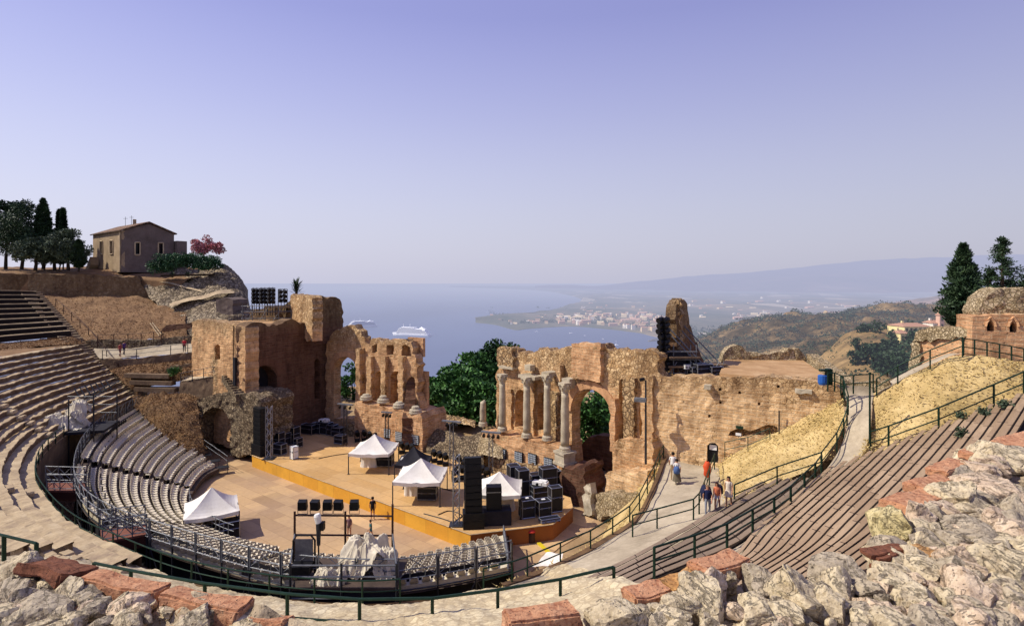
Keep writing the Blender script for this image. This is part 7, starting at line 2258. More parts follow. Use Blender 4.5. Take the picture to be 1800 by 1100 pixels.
# ================================================================== the house on the hill
HL = Wall((-73.0, 99.1), (-62.3, 90.7), .5); HR = Wall((-62.3, 90.7), (-57.5, 96.8), .5)
hs = thing('house', 'old ochre two-sided house with low tiled roof on the left hilltop', 'house', (-65, 96, 21.5))
ze, zb = 27.8, 21.2
def rect(x0, x1, y0, y1): return [(x0, y1), (x0, y0), (x1, y0), (x1, y1)]
wl_ = [rect(176.5, 181, 424, 447), rect(194, 199, 423, 447)]
wr_ = [rect(237, 246, 426, 448), rect(278, 287, 427, 447)]
wall_mesh(HL, [(0, zb), (HL.L, zb), (HL.L, ze), (0, ze)], [[HL.sz(*p) for p in h] for h in wl_], M['plaster'], 'wall', hs, res=.8, relief=.03, rag=.0, seed=401)
wall_mesh(HR, [(0, zb), (HR.L, zb), (HR.L, ze), (HR.L * .5, ze + 1.45), (0, ze)], [[HR.sz(*p) for p in h] for h in wr_], M['plaster_dark'], 'wall', hs, res=.8, relief=.03, rag=.0, seed=402)
for wl2, hh in ((HL, wl_), (HR, wr_)):
    for q in hh:
        s = [wl2.sz(*p) for p in q]
        f = put('window', [wl2.pt(a, z, -.25) for a, z in s], [(0, 1, 2, 3)], M['glass_dark'], hs)
        m = MB(); pts = [wl2.pt(a, z, .05) for a, z in s]
        for i in range(4): m.tube([pts[i], pts[(i + 1) % 4]], .12, 4)
        m.build('frame', M['stone'], f)
for off in (0.0,):
    d = HL.u * -1
    a0 = HR.pt(-.35, ze - .1, .35); a1 = HR.pt(HR.L + .35, ze - .1, .35); am = HR.pt(HR.L / 2, ze + 1.6, .35)
    L = HL.L + .7
    def bk(p): return p + Vector((d.x, d.y, 0)) * L
    vs = [a0, am, a1, bk(a0), bk(am), bk(a1)]; vs += [p + dz * .18 for p in vs]
    rf = put('roof', vs, [(6, 7, 10, 9), (7, 8, 11, 10), (0, 3, 4, 1), (1, 4, 5, 2), (0, 1, 7, 6), (1, 2, 8, 7), (3, 9, 10, 4), (4, 10, 11, 5), (0, 6, 9, 3), (2, 5, 11, 8)], M['tile'], hs,
             uv=[(0, 0), (0, 4), (0, 8), (13, 0), (13, 4), (13, 8)] * 2)
    MB().box(bk(am) * .45 + am * .55 + dz * .5, (.5, .4, .9), .6).build('chimney', M['plaster'], rf)
    for t_ in (.55, .75):
        c = bk(am) * t_ + am * (1 - t_)
        MB().tube([c, c + dz * 1.7], .035, 4).tube([c + dz * 1.4 - Vector((.4, 0, 0)), c + dz * 1.4 + Vector((.4, 0, 0))], .025, 4).build('antenna', M['steel_dark'], rf)
MB().tube([HL.pt(HL.L - .2, ze - .1, .1), HL.pt(HL.L - .2, zb, .1)], .09, 6).build('drainpipe', M['stone'], hs)
p = HR.pt(HR.L + .9, 0, -.6)
MB().box((p.x, p.y, 24.0), (1.6, 3, 5.2), math.atan2(HR.u.y, HR.u.x)).build('annex', M['plaster_dark'], hs)
MB().box(HR.pt(HR.L * .5, 0, -3.5) + dz * 24.1, (HR.L - .4, 6.5, 5.8), math.atan2(HR.u.y, HR.u.x)).build('core', M['plaster_dark'], hs)
m = MB()
for i in range(7):
    c = HL.pt(1.0 + i * .42, 21.6 + i * .36 - 0.0, .8); m.box(c - dz * .6, (.44, 1.2, 1.4), math.atan2(HL.u.y, HL.u.x))
m.build('outside_stair', M['plaster'], hs)

# ================================================================== cruise ships, boats
M['ship'] = hazed(NT('ship_white'), 14000.0, lin('#aeb4d2')); M['ship'].node_tree.nodes['Principled BSDF'].inputs['Base Color'].default_value = (.9, .9, .9, 1)
M['ship_dark'] = hazed(NT('ship_glass'), 6000.0, lin('#a3aacb')); M['ship_dark'].node_tree.nodes['Principled BSDF'].inputs['Base Color'].default_value = (.16, .17, .22, 1)
def ship(p, L, rz, label, aft=True):
    t = thing('cruise_ship', label, 'ship', p)
    R3 = Matrix.Rotation(rz, 3, 'Z'); W = L * .075
    def loc(x, y, z): return p + R3 @ Vector((x, y, z))
    # hull: pointed raked bow towards -x
    st_ = [(-.50, .02), (-.44, .45), (-.34, .85), (-.2, 1), (.4, 1), (.48, .9), (.5, .8)]
    vs = []; n = len(st_)
    for z, k, rake in ((-1, .8, .03), (L * .022, .95, .015), (L * .06, 1.0, 0)):
        for x, w_ in st_: vs.append(loc((x + (rake if x < -.3 else 0)) * L, -W * w_ * k, z))
        for x, w_ in reversed(st_): vs.append(loc((x + (rake if x < -.3 else 0)) * L, W * w_ * k, z))
    fs = []
    for r in range(2):
        for k in range(2 * n): a = r * 2 * n + k; b = r * 2 * n + (k + 1) % (2 * n); fs.append((a, b, b + 2 * n, a + 2 * n))
    fs.append(tuple(range(4 * n, 6 * n)))
    put('hull', vs, fs, M['ship'], t)
    z = L * .06
    for i, (x0, x1) in enumerate(((-.36, .46), (-.34, .44), (-.32, .40), (-.29, .30), (-.24, .12))):
        h = L * .026
        x0a = x0 * L
        d = MB().prism([tuple(loc(x, y, 0)[:2]) for x, y in ((x0a, -W * .5), (x0a + L * .02, -W * .95), (x1 * L, -W * .95), (x1 * L, W * .95), (x0a + L * .02, W * .95), (x0a, W * .5))], p.z + z, p.z + z + h * .92).build('deck', M['ship'], t)
        MB().prism([tuple(loc(x, y, 0)[:2]) for x, y in ((x0a - .3, -W * .5), (x0a + L * .02, -W * .97), (x1 * L - L * .01, -W * .97), (x1 * L - L * .01, W * .97), (x0a + L * .02, W * .97), (x0a - .3, W * .5))], p.z + z + h * .3, p.z + z + h * .65).build('window_band', M['ship_dark'], d)
        z += h
    MB().prism([tuple(loc(x, y, 0)[:2]) for x, y in ((L * .22, -W * .5), (L * .40, -W * .5), (L * .40, W * .5), (L * .22, W * .5))], p.z + L * .13, p.z + L * .17).build('aft_house', M['ship'], t)
    MB().add([loc(.24 * L, -W * .4, L * .17), loc(.36 * L, -W * .4, L * .17), loc(.36 * L, W * .4, L * .17), loc(.24 * L, W * .4, L * .17), loc(.29 * L, 0, L * .21)], [(0, 1, 4), (1, 2, 4), (2, 3, 4), (3, 0, 4)]).build('funnel', M['ship'], t)
    MB().tube([loc(-.2 * L, 0, z), loc(-.2 * L, 0, z + L * .07)], L * .006, 5).build('mast', M['ship'], t); MB().tube([loc(-.02 * L, 0, z - L * .02), loc(-.02 * L, 0, z + L * .08)], L * .007, 5).build('mast', M['ship'], t)
p = sea_pt(722, 590); ship(p, 168, -.42, 'white cruise ship lying broadside on the bay, the nearer and longer one')
p = sea_pt(634, 575); ship(p, 150, .62, 'grey-white cruise ship seen at an angle just beside the ruined block')
def boat(px, py, L, label, sail=False, rz=.2):
    p = sea_pt(px, py); t = thing('boat', label, 'boat', p)
    R3 = Matrix.Rotation(rz, 3, 'Z')
    prof = [(-.5, .05), (-.3, .16), (.1, .2), (.5, .16)]
    vs = []
    for z in (-.3, L * .09):
        for x, w_ in prof: vs.append(p + R3 @ Vector((x * L, -w_ * L * (.7 if z < 0 else 1), z)))
        for x, w_ in reversed(prof): vs.append(p + R3 @ Vector((x * L, w_ * L * (.7 if z < 0 else 1), z)))
    put('hull', vs, [(k, (k + 1) % 8, (k + 1) % 8 + 8, k + 8) for k in range(8)] + [tuple(range(8, 16))], M['ship'], t)
    MB().box(p + dz * L * .14, (L * .35, L * .22, L * .12), rz).build('cabin', M['ship'], t)
    if sail: MB().tube([p + dz * L * .1, p + dz * L * 1.1], L * .02, 5).build('mast', M['ship'], t)
boat(1083, 607, 16, 'white sailing yacht with a bare mast on the bay behind the facade', True)
for px_, py_, L, lb in ((943, 583, 12, 'dark small boat off the tip of the peninsula'), (1003, 586, 14, 'pale boat near the middle of the bay'), (1028, 590, 10, 'small boat right of the middle of the bay'), (1060, 596, 9, 'tiny boat left of the sailing yacht'), (930, 562, 14, 'small boat beyond the peninsula'), (857, 548, 14, 'tiny white boat on the open sea beyond the peninsula tip')):
    boat(px_, py_, L, lb)
for px0, px1, y in ((1145, 1158, 597), (1140, 1157, 599.5)):
    a, b = sea_pt(px0, y, 1), sea_pt(px1, y - 1.5, 1)
    o = MB().box((a + b) / 2, ((b - a).length, 6, 2), math.atan2(b.y - a.y, b.x - a.x)).build('pier', M['coast']); tag(o, ('upper' if y < 598 else 'lower') + ' of two thin piers reaching into the bay beside the ruined tower', 'pier')

# ================================================================== the town by the bay
def hmat(name, h):
    n_ = NT(name); n_.done(lin(h), None, .9); return hazed(n_, 4800.0, lin('#b4b8d0'))
hm = [hmat('town_wall_white', '#e6dccb'), hmat('town_wall_ochre', '#dcc29c'), hmat('town_wall_pink', '#cfa892'), hmat('town_wall_cream', '#e0cba6')]
rm = hmat('town_roof', '#a8806a')
protos = []
for k in range(8):
    (a, b, c) = ((14, 11, 9), (18, 12, 11), (11, 10, 7), (24, 12, 9), (12, 12, 13), (16, 10, 8), (34, 14, 10), (13, 9, 6))[k]
    x, y = a / 2, b / 2
    v = [(-x, -y, -3), (x, -y, -3), (x, y, -3), (-x, y, -3), (-x, -y, c), (x, -y, c), (x, y, c), (-x, y, c), (-x, 0, c + 2.5), (x, 0, c + 2.5)]
    f = [(0, 1, 5, 4), (1, 2, 6, 5), (2, 3, 7, 6), (3, 0, 4, 7), (4, 5, 9, 8), (6, 7, 8, 9), (5, 6, 9), (7, 4, 8)]
    me = bpy.data.meshes.new('town_house'); me.from_pydata(v, [], f); me.materials.append(hm[k % 4]); me.materials.append(rm)
    me.polygons.foreach_set('material_index', [0, 0, 0, 0, 1, 1, 0, 0] if k % 3 else [0] * 8)
    protos.append(me)
dg = bpy.context.evaluated_depsgraph_get()
r_ = random.Random(99)
def town(n, xr, yr, lab, grp, sc_=1.0, follow=None):
    for i in range(n):
        x = r_.uniform(*xr)
        y0 = follow(x) if follow else yr[1]
        y = y0 - abs(r_.gauss(0, 1)) * (yr[1] - yr[0]) * .45
        p = sea_pt(x, y)
        o = bpy.data.objects.new('town_house', protos[r_.randrange(8)]); link(o)
        o.location = (p.x, p.y, SEA + 5 + r_.uniform(0, 4)); o.rotation_euler = (0, 0, r_.uniform(-.5, .5)); s = r_.uniform(.8, 1.5) * sc_; o.scale = (s, s, s)
        tag(o, lab, 'house', grp)
shore = lambda x: float(np.interp(x, [836, 870, 905, 930, 1000, 1060, 1120, 1150, 1250], [566, 569, 577, 575, 571.5, 575.5, 582.5, 589, 609]))
town(110, (985, 1160), (552, 590), 'pale house of the bay town, close behind the beach', 'houses along the bay', 1.0, shore)
town(38, (852, 990), (562, 575), 'pale house on the low peninsula', 'houses on the peninsula', .9, lambda x: shore(x) - 3)
town(60, (1010, 1240), (545, 566), 'house of the town inland of the beach', 'houses inland of the bay', 1.1)
town(40, (1290, 1420), (548, 566), 'reddish-roofed house in the far inland village', 'houses of the inland village', 1.1)
town(40, (1200, 1560), (525, 548), 'far pale building on the plain', 'far buildings on the plain', 1.8)
for (x, y, w_, h_, lb) in ((1043, 552, 150, 12, 'long pink flat block in the bay town, front one'), (1047, 548, 130, 12, 'long pink flat block in the bay town, rear one'), (955, 557, 34, 12, 'big white building on the far side of the peninsula'), (1108, 571, 60, 18, 'large ochre building above the beach left of the ruined tower')):
    p = sea_pt(x, y); o = put('town_building', np.array([(-.5, -.06, -.2), (.5, -.06, -.2), (.5, .06, -.2), (-.5, .06, -.2), (-.5, -.06, 1), (.5, -.06, 1), (.5, .06, 1), (-.5, .06, 1)]) * np.array([w_, w_, h_]) + np.array([p.x, p.y, SEA + 5]), [(0, 1, 5, 4), (1, 2, 6, 5), (2, 3, 7, 6), (3, 0, 4, 7), (4, 5, 6, 7)], hm[2] if 'pink' in lb else hm[1] if 'ochre' in lb else hm[0])
    tag(o, lb, 'building')
# dark tree belts in the town
r2 = np.random.RandomState(5)
n = 420
px_ = r2.uniform(860, 1300, n); py_ = np.array([shore(min(x, 1240)) for x in px_]) - 4 - np.abs(r2.normal(size=n)) * 11
pts = np.array([tuple(sea_pt(a, max(b, 540))) for a, b in zip(px_, py_)]); pts[:, 2] = SEA + 10
M['far_leaf'] = leaf_mat('far_leaf', ['#24331f', '#3a4a30'], 5500.0, .01)
s = r2.uniform(7, 16, n)
v, f = leaves(pts, np.stack([s * 1.5, s, s * .6], 1), 14, 1.0, 9, aspect=.9)
ctr = np.repeat(v.reshape(-1, 4, 3).mean(1), 4, 0); v = ctr + (v - ctr) * np.repeat(np.repeat(s, 14), 4)[:, None] * .6
o = put('town_woods', v, f, M['far_leaf']); o['kind'] = 'stuff'; o['label'] = 'dark tree belts between the houses of the bay town'

# ================================================================== the hotel and chapel on the slope
ym = hmat('hotel_wall', '#e8d59a'); wm = hmat('hotel_window', '#54504a')
def block_house(name, label, cat, x0, x1, yt, yb, Y, depth, wallm, cols, rows_, roofm, rz=0.0):
    a, b = P(x0, yb, Y), P(x1, yb, Y); zt = CH - (yt - HY) / FPX * Y
    t = thing(name, label, cat, (a + b) / 2)
    c = (a + b) / 2; w_ = (b - a).length; h = zt - a.z
    MB().box(c + Vector((0, depth / 2, h / 2 - 2)), (w_, depth, h + 4)).build('wall', wallm, t)
    v = [c + Vector((sx * (w_ / 2 + .5), depth / 2 + sy * (depth / 2 + .5), h)) for sx, sy in ((-1, -1), (1, -1), (1, 1), (-1, 1))] + [c + Vector((-w_ * .3, depth / 2, h + 1.6)), c + Vector((w_ * .3, depth / 2, h + 1.6))]
    rf = put('roof', v, [(0, 1, 5, 4), (1, 2, 5), (2, 3, 4, 5), (3, 0, 4), (3, 2, 1, 0)], roofm, t)
    MB().box(c + Vector((-w_ * .25, depth / 2, h + 1.6)), (1, 1, 2)).build('chimney', wallm, rf)
    for i in range(cols):
        for j in range(rows_):
            q = c + Vector(((i + .5) / cols * w_ - w_ / 2, -.05, h * (j + .45) / rows_))
            MB().box(q, (w_ / cols * .42, .3, h / rows_ * .55)).build('window', wm, t)
block_house('hotel', 'pale yellow three-storey hotel on the slope left of the red gallery wall', 'building', 1590, 1638, 574, 602, 300, 14, ym, 6, 3, rm)
block_house('hotel_wing', 'lower yellow wing at the foot of the yellow hotel', 'building', 1583, 1597, 586, 602, 296, 8, ym, 2, 1, rm)
block_house('chapel', 'small white building with a terracotta roof behind the big cypress', 'building', 1640, 1656, 568, 580, 320, 8, hm[0], 2, 1, rm)
block_house('chapel_tower', 'narrow pinkish tower beside the big cypress', 'tower', 1652, 1660, 554, 578, 318, 3, hm[2], 1, 2, rm)
r_ = random.Random(8)
for i in range(14):
    x = r_.uniform(1330, 1650); y = np.interp(x, [1330, 1400, 1500, 1650], [566, 555, 547, 541]) + r_.uniform(0, 10)
    p = P(x, y, 1000 + r_.uniform(-40, 60))
    o = bpy.data.objects.new('hill_house', protos[i % 8]); link(o); o.location = p; o.scale = (.6, .6, .6); o.rotation_euler = (0, 0, r_.uniform(-1, 1))
    tag(o, 'tiny pale house on the crest of the scrub hill', 'house', 'houses on the crest of the scrub hill')
# ================================================================== people
M['skin'] = plain('skin', '#b98566', .6, 0, .05)
def cloth(h): return plain('cloth_' + h[1:], h, .85, 0, .12, 6)
def person(foot, h, face, label, top, bottom, hair, pose='stand', skirt=False, long_hair=False, bare_legs=False, sleeveless=False, hat=None):
    """one continuous body grown from a jointed skeleton; face: heading angle of the front (radians)"""
    u = h / 1.75
    t = thing('person', label, 'person', foot)
    stride = {'stand': .05, 'walk': .26, 'step': .2}[pose]
    lean = .10 if pose == 'step' else .03
    J = [(0, 0, .95), (0, lean * .4, 1.12), (0, lean, 1.32), (0, lean * 1.1, 1.46), (0, lean * 1.25, 1.54), (0, lean * 1.4 + .02, 1.64), (0, lean * 1.4 + .01, 1.73)]
    Rr = [.135, .125, .145, .085, .058, .098, .07]
    E = [(0, 1), (1, 2), (2, 3), (3, 4), (4, 5), (5, 6)]
    for s in (-1, 1):
        k = len(J)
        f = s * stride
        J += [(s * .09, 0, .90), (s * .10, f * .55 + .03, .50), (s * .10, f - .02, .09), (s * .11, f + .12, .035)]
        Rr += [.10, .062, .043, .036]
        E += [(0, k), (k, k + 1), (k + 1, k + 2), (k + 2, k + 3)]
        k = len(J)
        g = -s * stride * .8
        J += [(s * .17, lean, 1.42), (s * .23, lean + g * .3 - .02, 1.14), (s * .22, lean + g + .08, .92), (s * .21, lean + g + .12, .82)]
        Rr += [.062, .043, .034, .028]
        E += [(3, k), (k, k + 1), (k + 1, k + 2), (k + 2, k + 3)]
    me = bpy.data.meshes.new('body_cage'); me.from_pydata([tuple(c * u for c in j) for j in J], E, [])
    o = bpy.data.objects.new('body_cage', me); link(o)
    sk = o.modifiers.new('s', 'SKIN'); sb = o.modifiers.new('d', 'SUBSURF'); sb.levels = 1
    for i, r in enumerate(Rr):
        me.skin_vertices[0].data[i].radius = (r * u * (1.25 if i in (1, 2) else 1.0), r * u)
    me.skin_vertices[0].data[0].use_root = True
    bpy.context.view_layer.update()
    ev = o.evaluated_get(bpy.context.evaluated_depsgraph_get())
    bm_ = bpy.data.meshes.new_from_object(ev)
    bpy.data.objects.remove(o)
    body = bpy.data.objects.new('body', bm_); link(body); body.parent = t
    mt, mb_ = cloth(top), cloth(bottom)
    bm_.materials.clear()
    for mm in (M['skin'], mt, mb_, M['black']): bm_.materials.append(mm)
    for pl_ in bm_.polygons:
        c = pl_.center / u; z = c.z; arm = abs(c.x) > .185
        i = 0
        if z < .07: i = 3
        elif z > 1.47: i = 0
        elif arm: i = 1 if (z > 1.25 and not sleeveless) else 0
        elif z > .96: i = 1
        elif z > (.74 if bare_legs else .1): i = 2
        pl_.material_index = i; pl_.use_smooth = True
    hd = J[5]
    hm_ = cloth(hair)
    vs, fs = [], []
    m = MB()
    prof = [(.02, .125), (.075, .11), (.105, .06), (.112, .0), (.105, -.05)]
    if long_hair: prof += [(.12, -.15), (.13, -.28), (.10, -.40)]
    n = 12
    for r, z in prof:
        for k in range(n):
            a = 2 * math.pi * k / n
            y = math.sin(a) * r; x = math.cos(a) * r
            if z < .05 and y > .03: y = .03 - .02; x *= .95        # the face stays open
            vs.append(((hd[0] + x) * u, (hd[1] + y - .012 - (.03 if z < -.1 else 0)) * u, (hd[2] + z + .02) * u))
    fs = [(r * n + k, r * n + (k + 1) % n, (r + 1) * n + (k + 1) % n, (r + 1) * n + k) for r in range(len(prof) - 1) for k in range(n)]
    hme = bpy.data.meshes.new('hair'); hme.from_pydata(vs, [], fs); hme.materials.append(hm_)
    ho = bpy.data.objects.new('hair', hme); link(ho); ho.parent = t
    # face: nose, eyes, mouth
    fv, ff = MB(), None
    fy = hd[1] + .098
    fv.box((0, fy * u, (hd[2] - .005) * u), (.022 * u, .03 * u, .04 * u))
    nm_ = mesh_np('nose', fv.v, fv.f); nm_.materials.append(M['skin']); q = bpy.data.objects.new('nose', nm_); link(q); q.parent = t
    for s in (-1, 1):
        e = MB().box((s * .034 * u, (fy - .012) * u, (hd[2] + .02) * u), (.022 * u, .012 * u, .012 * u))
        em = mesh_np('eye', e.v, e.f); em.materials.append(M['black']); q = bpy.data.objects.new('eye', em); link(q); q.parent = t
    if skirt:
        sv_ = []; n = 18
        pr = [(.15, 1.0), (.19, .85), (.23, .6), (.27, .35), (.30, .22 if skirt == 'long' else .5)]
        if skirt == 'short': pr = [(.16, 1.0), (.2, .85), (.24, .62)]
        for r, z in pr:
            for k in range(n):
                a = 2 * math.pi * k / n; w_ = 1 + .06 * math.sin(a * 5) * (1 - z)
                sv_.append((math.cos(a) * r * w_ * 1.05 * u, math.sin(a) * r * w_ * u, z * u))
        sf_ = [(r * n + k, r * n + (k + 1) % n, (r + 1) * n + (k + 1) % n, (r + 1) * n + k) for r in range(len(pr) - 1) for k in range(n)]
        sm = bpy.data.meshes.new('skirt'); sm.from_pydata(sv_, [], sf_); sm.materials.append(mb_)
        so2 = bpy.data.objects.new('skirt', sm); link(so2); so2.parent = t
    t.rotation_euler = (0, 0, face - math.pi / 2)
    return t
def bag(p, face, size, col, label, name='backpack', z=1.2, back=.2, side=0.0):
    d = Vector((math.cos(face), math.sin(face), 0)); sd2 = Vector((d.y, -d.x, 0))
    c = p - d * back + sd2 * side + dz * z
    t = thing(name, label, 'bag', c)
    m = MB().lathe([(size * .3, -size * .55), (size * .5, -size * .45), (size * .52, .1 * size), (size * .38, size * .5), (size * .1, size * .58)], c, 10)
    put('pouch', m.v, m.f, cloth(col), t, smooth=True)
    a = c + dz * size * .5; MB().tube([a, a + d * .1 + dz * .12, a + d * .22, c + d * .2 - dz * size * .3], .02, 4).build('strap', M['black'], t)
def zfoot(x, y, z): return Z(x, y, z)
p = zfoot(1183, 842, 5.15); person(p, 1.95, math.radians(75), 'person in white top and tan trousers with dark hair, walking away on the terrace', '#e9e4dc', '#a58c68', '#1d1713', 'walk')
p = zfoot(1190, 850, 5.2); person(p, 1.75, math.radians(80), 'person in a white top and long olive-brown skirt walking on the terrace', '#ebe7df', '#6c6250', '#2b1e18', 'walk', skirt='long')
bag(p, math.radians(80), .45, '#4d6592', 'blue-grey shoulder bag on the back of the person in the long skirt', 'shoulder_bag', 1.05, .24, -.05)
p = zfoot(1244, 906, 6.5); person(p, 1.75, math.radians(250), 'person in a navy top and grey jeans stepping down, leftmost of three at the railing', '#20264a', '#8b8d96', '#8a6f52', 'step')
bag(p, math.radians(250), .62, '#1f2340', 'dark navy backpack worn by the leftmost of the three at the railing', 'backpack', 1.25, .24, .1)
p = zfoot(1261, 897, 6.6); person(p, 1.62, math.radians(240), 'person in an orange top and pale blue shorts with long brown hair, middle of three', '#e0815c', '#b9bfdb', '#3a231a', 'step', long_hair=True, bare_legs=True, sleeveless=True)
bag(p, math.radians(240), .45, '#2a2030', 'dark bag on the back of the person in the orange top', 'backpack', 1.15, .22, -.05)
p = zfoot(1281, 890, 6.7); person(p, 1.72, math.radians(240), 'person in a cream dress with very long dark hair, rightmost of three at the railing', '#e6d6c2', '#e6d6c2', '#2a1a15', 'walk', skirt='short', long_hair=True, bare_legs=True, sleeveless=True)
p = zfoot(655, 913, 0.012); person(p, 1.85, math.radians(100), 'person in black with brown shorts standing at the yellow stage front', '#17161c', '#4a3426', '#1b1512', 'stand', bare_legs=True)
p = zfoot(652, 947, 0.012); person(p, 1.45, math.radians(200), 'child in a teal top walking on the orchestra floor', '#2f6f70', '#2f5a66', '#2a2018', 'walk', bare_legs=True)
p = zfoot(614, 944, 0.012); person(p, 1.7, math.radians(260), 'person with a striped dark top seen behind the scaffold post', '#7b5d62', '#6b5a50', '#c8b090', 'stand', bare_legs=True)
p = P(324, 619, 72.8); person(p, 1.75, math.radians(-60), 'person in a bright red top on the ledge path by the square block', '#d8404a', '#2a2a3a', '#2b1d16', 'stand')
p = P(211, 627, 73.7); person(p, 1.8, math.radians(-20), 'person in a reddish-pink outfit on the ledge path beside the stair', '#a5504e', '#8a4a44', '#2b1d16', 'walk')
p = P(218, 624, 73.9); person(p, 1.8, math.radians(-20), 'person in a purple top next to the reddish one on the ledge path', '#5b3f7a', '#3a3048', '#1b1512', 'walk')
# ================================================================== the rubble wall at the camera's feet
def rock_mat(name, cols, dark='#6b5f52', lich=None, crack=.18):
    nt = NT(name); c = nt.coord('Object')
    f = nt.noise(c, 2.2, 8, 0.68, 0.6)
    col = nt.ramp(f, [(0.32 + 0.36 * i / (len(cols) - 1), lin(k)) for i, k in enumerate(cols)])
    g = nt.noise(c, 16, 7, 0.72)
    col = nt.mix(0.8, col, nt.ramp(g, [(0.32, lin(dark)), (0.52, (1, 1, 1, 1)), (0.75, (1.12, 1.1, 1.06, 1))]), 'MULTIPLY')
    p = nt.voro(c, 34); pm = nt.maprange(nt.math('ADD', p.outputs['Distance'], nt.math('MULTIPLY', g, 0.45)), 0.30, 0.46)
    col = nt.mix(nt.math('MULTIPLY', nt.math('SUBTRACT', 1.0, pm), 0.4), col, lin('#4b4138'))
    if lich:
        q = nt.noise(c, 5.5, 6, 0.75); col = nt.mix(nt.maprange(q, 0.58, 0.66, 0, .75), col, lin(lich))
    cr = nt.noise(nt.scaled(c, (1, 1, 2.2)), 2.4, 7, 0.6, 1.5)
    cm = nt.maprange(nt.math('ABSOLUTE', nt.math('SUBTRACT', cr, .5)), 0.0, 0.014)
    col = nt.mix(cm, nt.mix(crack, col, lin('#4a3f36')), col) if crack else col
    h = nt.math('ADD', nt.math('ADD', f, nt.math('MULTIPLY', g, .55)), nt.math('ADD', nt.math('MULTIPLY', pm, .25), nt.math('MULTIPLY', cm, .3 if crack else 0.0)))
    return nt.done(col, nt.bump(h, 1.0, 0.05), 0.92)
RM = [rock_mat('limestone_cream', ['#b3a184', '#d2c19f', '#e8dabc'], '#8f7e64', '#d8c394'), rock_mat('limestone_grey', ['#958773', '#b8a990', '#d2c3a8'], '#7f715f', None),
      rock_mat('limestone_pink', ['#b89f86', '#d6bfa2', '#e8d6bb'], '#98836a', None), rock_mat('limestone_yellow', ['#b3a26e', '#d1c190', '#e0d5ae'], '#8d7f5c', '#cfc07a')]
mort = rock_mat('old_mortar', ['#94846b', '#b3a083', '#cbb998'], '#6d5e4c', None, 0)
terra = rock_mat('terracotta', ['#b5805e', '#c6926d', '#d6ad88'], '#a5684a', '#cfa884', 0)
terra_brown = rock_mat('brown_tile', ['#6b4130', '#85543d', '#9a6a4d'], '#5a3728', None, 0)
_ico = {}
def ico(sub):
    if sub not in _ico:
        bm = bmesh.new(); bmesh.ops.create_icosphere(bm, subdivisions=sub, radius=1.0)
        _ico[sub] = (np.array([v.co[:] for v in bm.verts]), np.array([[v.index for v in f.verts] for f in bm.faces])); bm.free()
    return _ico[sub]
def rock(c, size, seed, mat, label, group=None, sub=5, rz=0.0, cuts=24, name='rock', cat='rock'):
    a, f = ico(sub)
    rr = np.random.RandomState(seed)
    v = a * (1 + 0.18 * fbm(a * 1.1 + seed, 2, seed)[:, None])
    for k in range(cuts):                                     # broken faces
        n = rr.normal(size=3); n /= np.linalg.norm(n)
        d = rr.uniform(0.46, 0.80)
        s = v @ n
        over = np.maximum(s - d, 0)
        v = v - over[:, None] * n[None] * 0.97
    rid = 1 - np.abs(vnoise(v * 2.6 + seed, seed + 3))
    v = v * (1 + 0.045 * fbm(v * 5.5 + seed, 4, seed + 1)[:, None] - 0.05 * (rid ** 8)[:, None] + 0.02 * fbm(v * 14 + seed, 3, seed + 2)[:, None])
    v = v * np.array(size)
    c_, s_ = math.cos(rz), math.sin(rz)
    v = np.stack([v[:, 0] * c_ - v[:, 1] * s_, v[:, 0] * s_ + v[:, 1] * c_, v[:, 2]], 1) + np.array(c)
    o = put(name, v, f, mat, smooth=False)
    return tag(o, label, cat, group)
ZR = 17.45
def rpt(px, py, up=0.0): return Z(px, py, ZR + up)
# bed of old mortar and small rubble
def bed(name, contour, seed, zs):
    top = [rpt(*p) for p in contour]
    lip = [p + Vector((p.x * .02, p.y * .05 + .12, -1.8)) for p in top]
    lip2 = [p + Vector((0, .05, -.25)) for p in top]
    rows = [lip, lip2, top]
    for k in (0.25, 0.5, 0.75, 1.0, 1.25):
        rows.append([Vector((p.x * (1 - .55 * k), p.y * (1 - .55 * k), ZR + zs * k)) for p in top])
    n, mrows = 220, 150
    r_ = np.array([spline(cv, n) for cv in rows]); t = np.linspace(0, len(r_) - 1, mrows); i = np.clip(t.astype(int), 0, len(r_) - 2); fr = (t - i)[:, None, None]
    v = (r_[i] * (1 - fr) + r_[i + 1] * fr).reshape(-1, 3).copy()
    q = v.copy()
    v[:, 2] += .13 * fbm(q * 1.3, 4, seed) + .05 * fbm(q * 4, 3, seed + 4)
    v[:, 1] += .06 * fbm(q * 3, 3, seed + 9)
    o = put(name, v, grid_faces(mrows, n), mort, smooth=False)
    return o
o = bed('mortar_bed', [(960, 1130), (1010, 1100), (1060, 1068), (1130, 1045), (1230, 1010), (1300, 998), (1360, 1016), (1440, 1006), (1520, 992), (1540, 940), (1570, 890), (1640, 848), (1720, 800), (1800, 765), (1900, 730)], 5, -.16)
tag(o, 'bed of old mortar and small stones under the rocks at the lower right', 'wall')
o = bed('mortar_bed', [(-160, 950), (-60, 958), (0, 976), (60, 992), (150, 1016), (290, 1050), (440, 1086), (520, 1106), (620, 1150)], 9, -.14)
tag(o, 'bed of old mortar and small stones under the rocks at the lower left', 'wall')
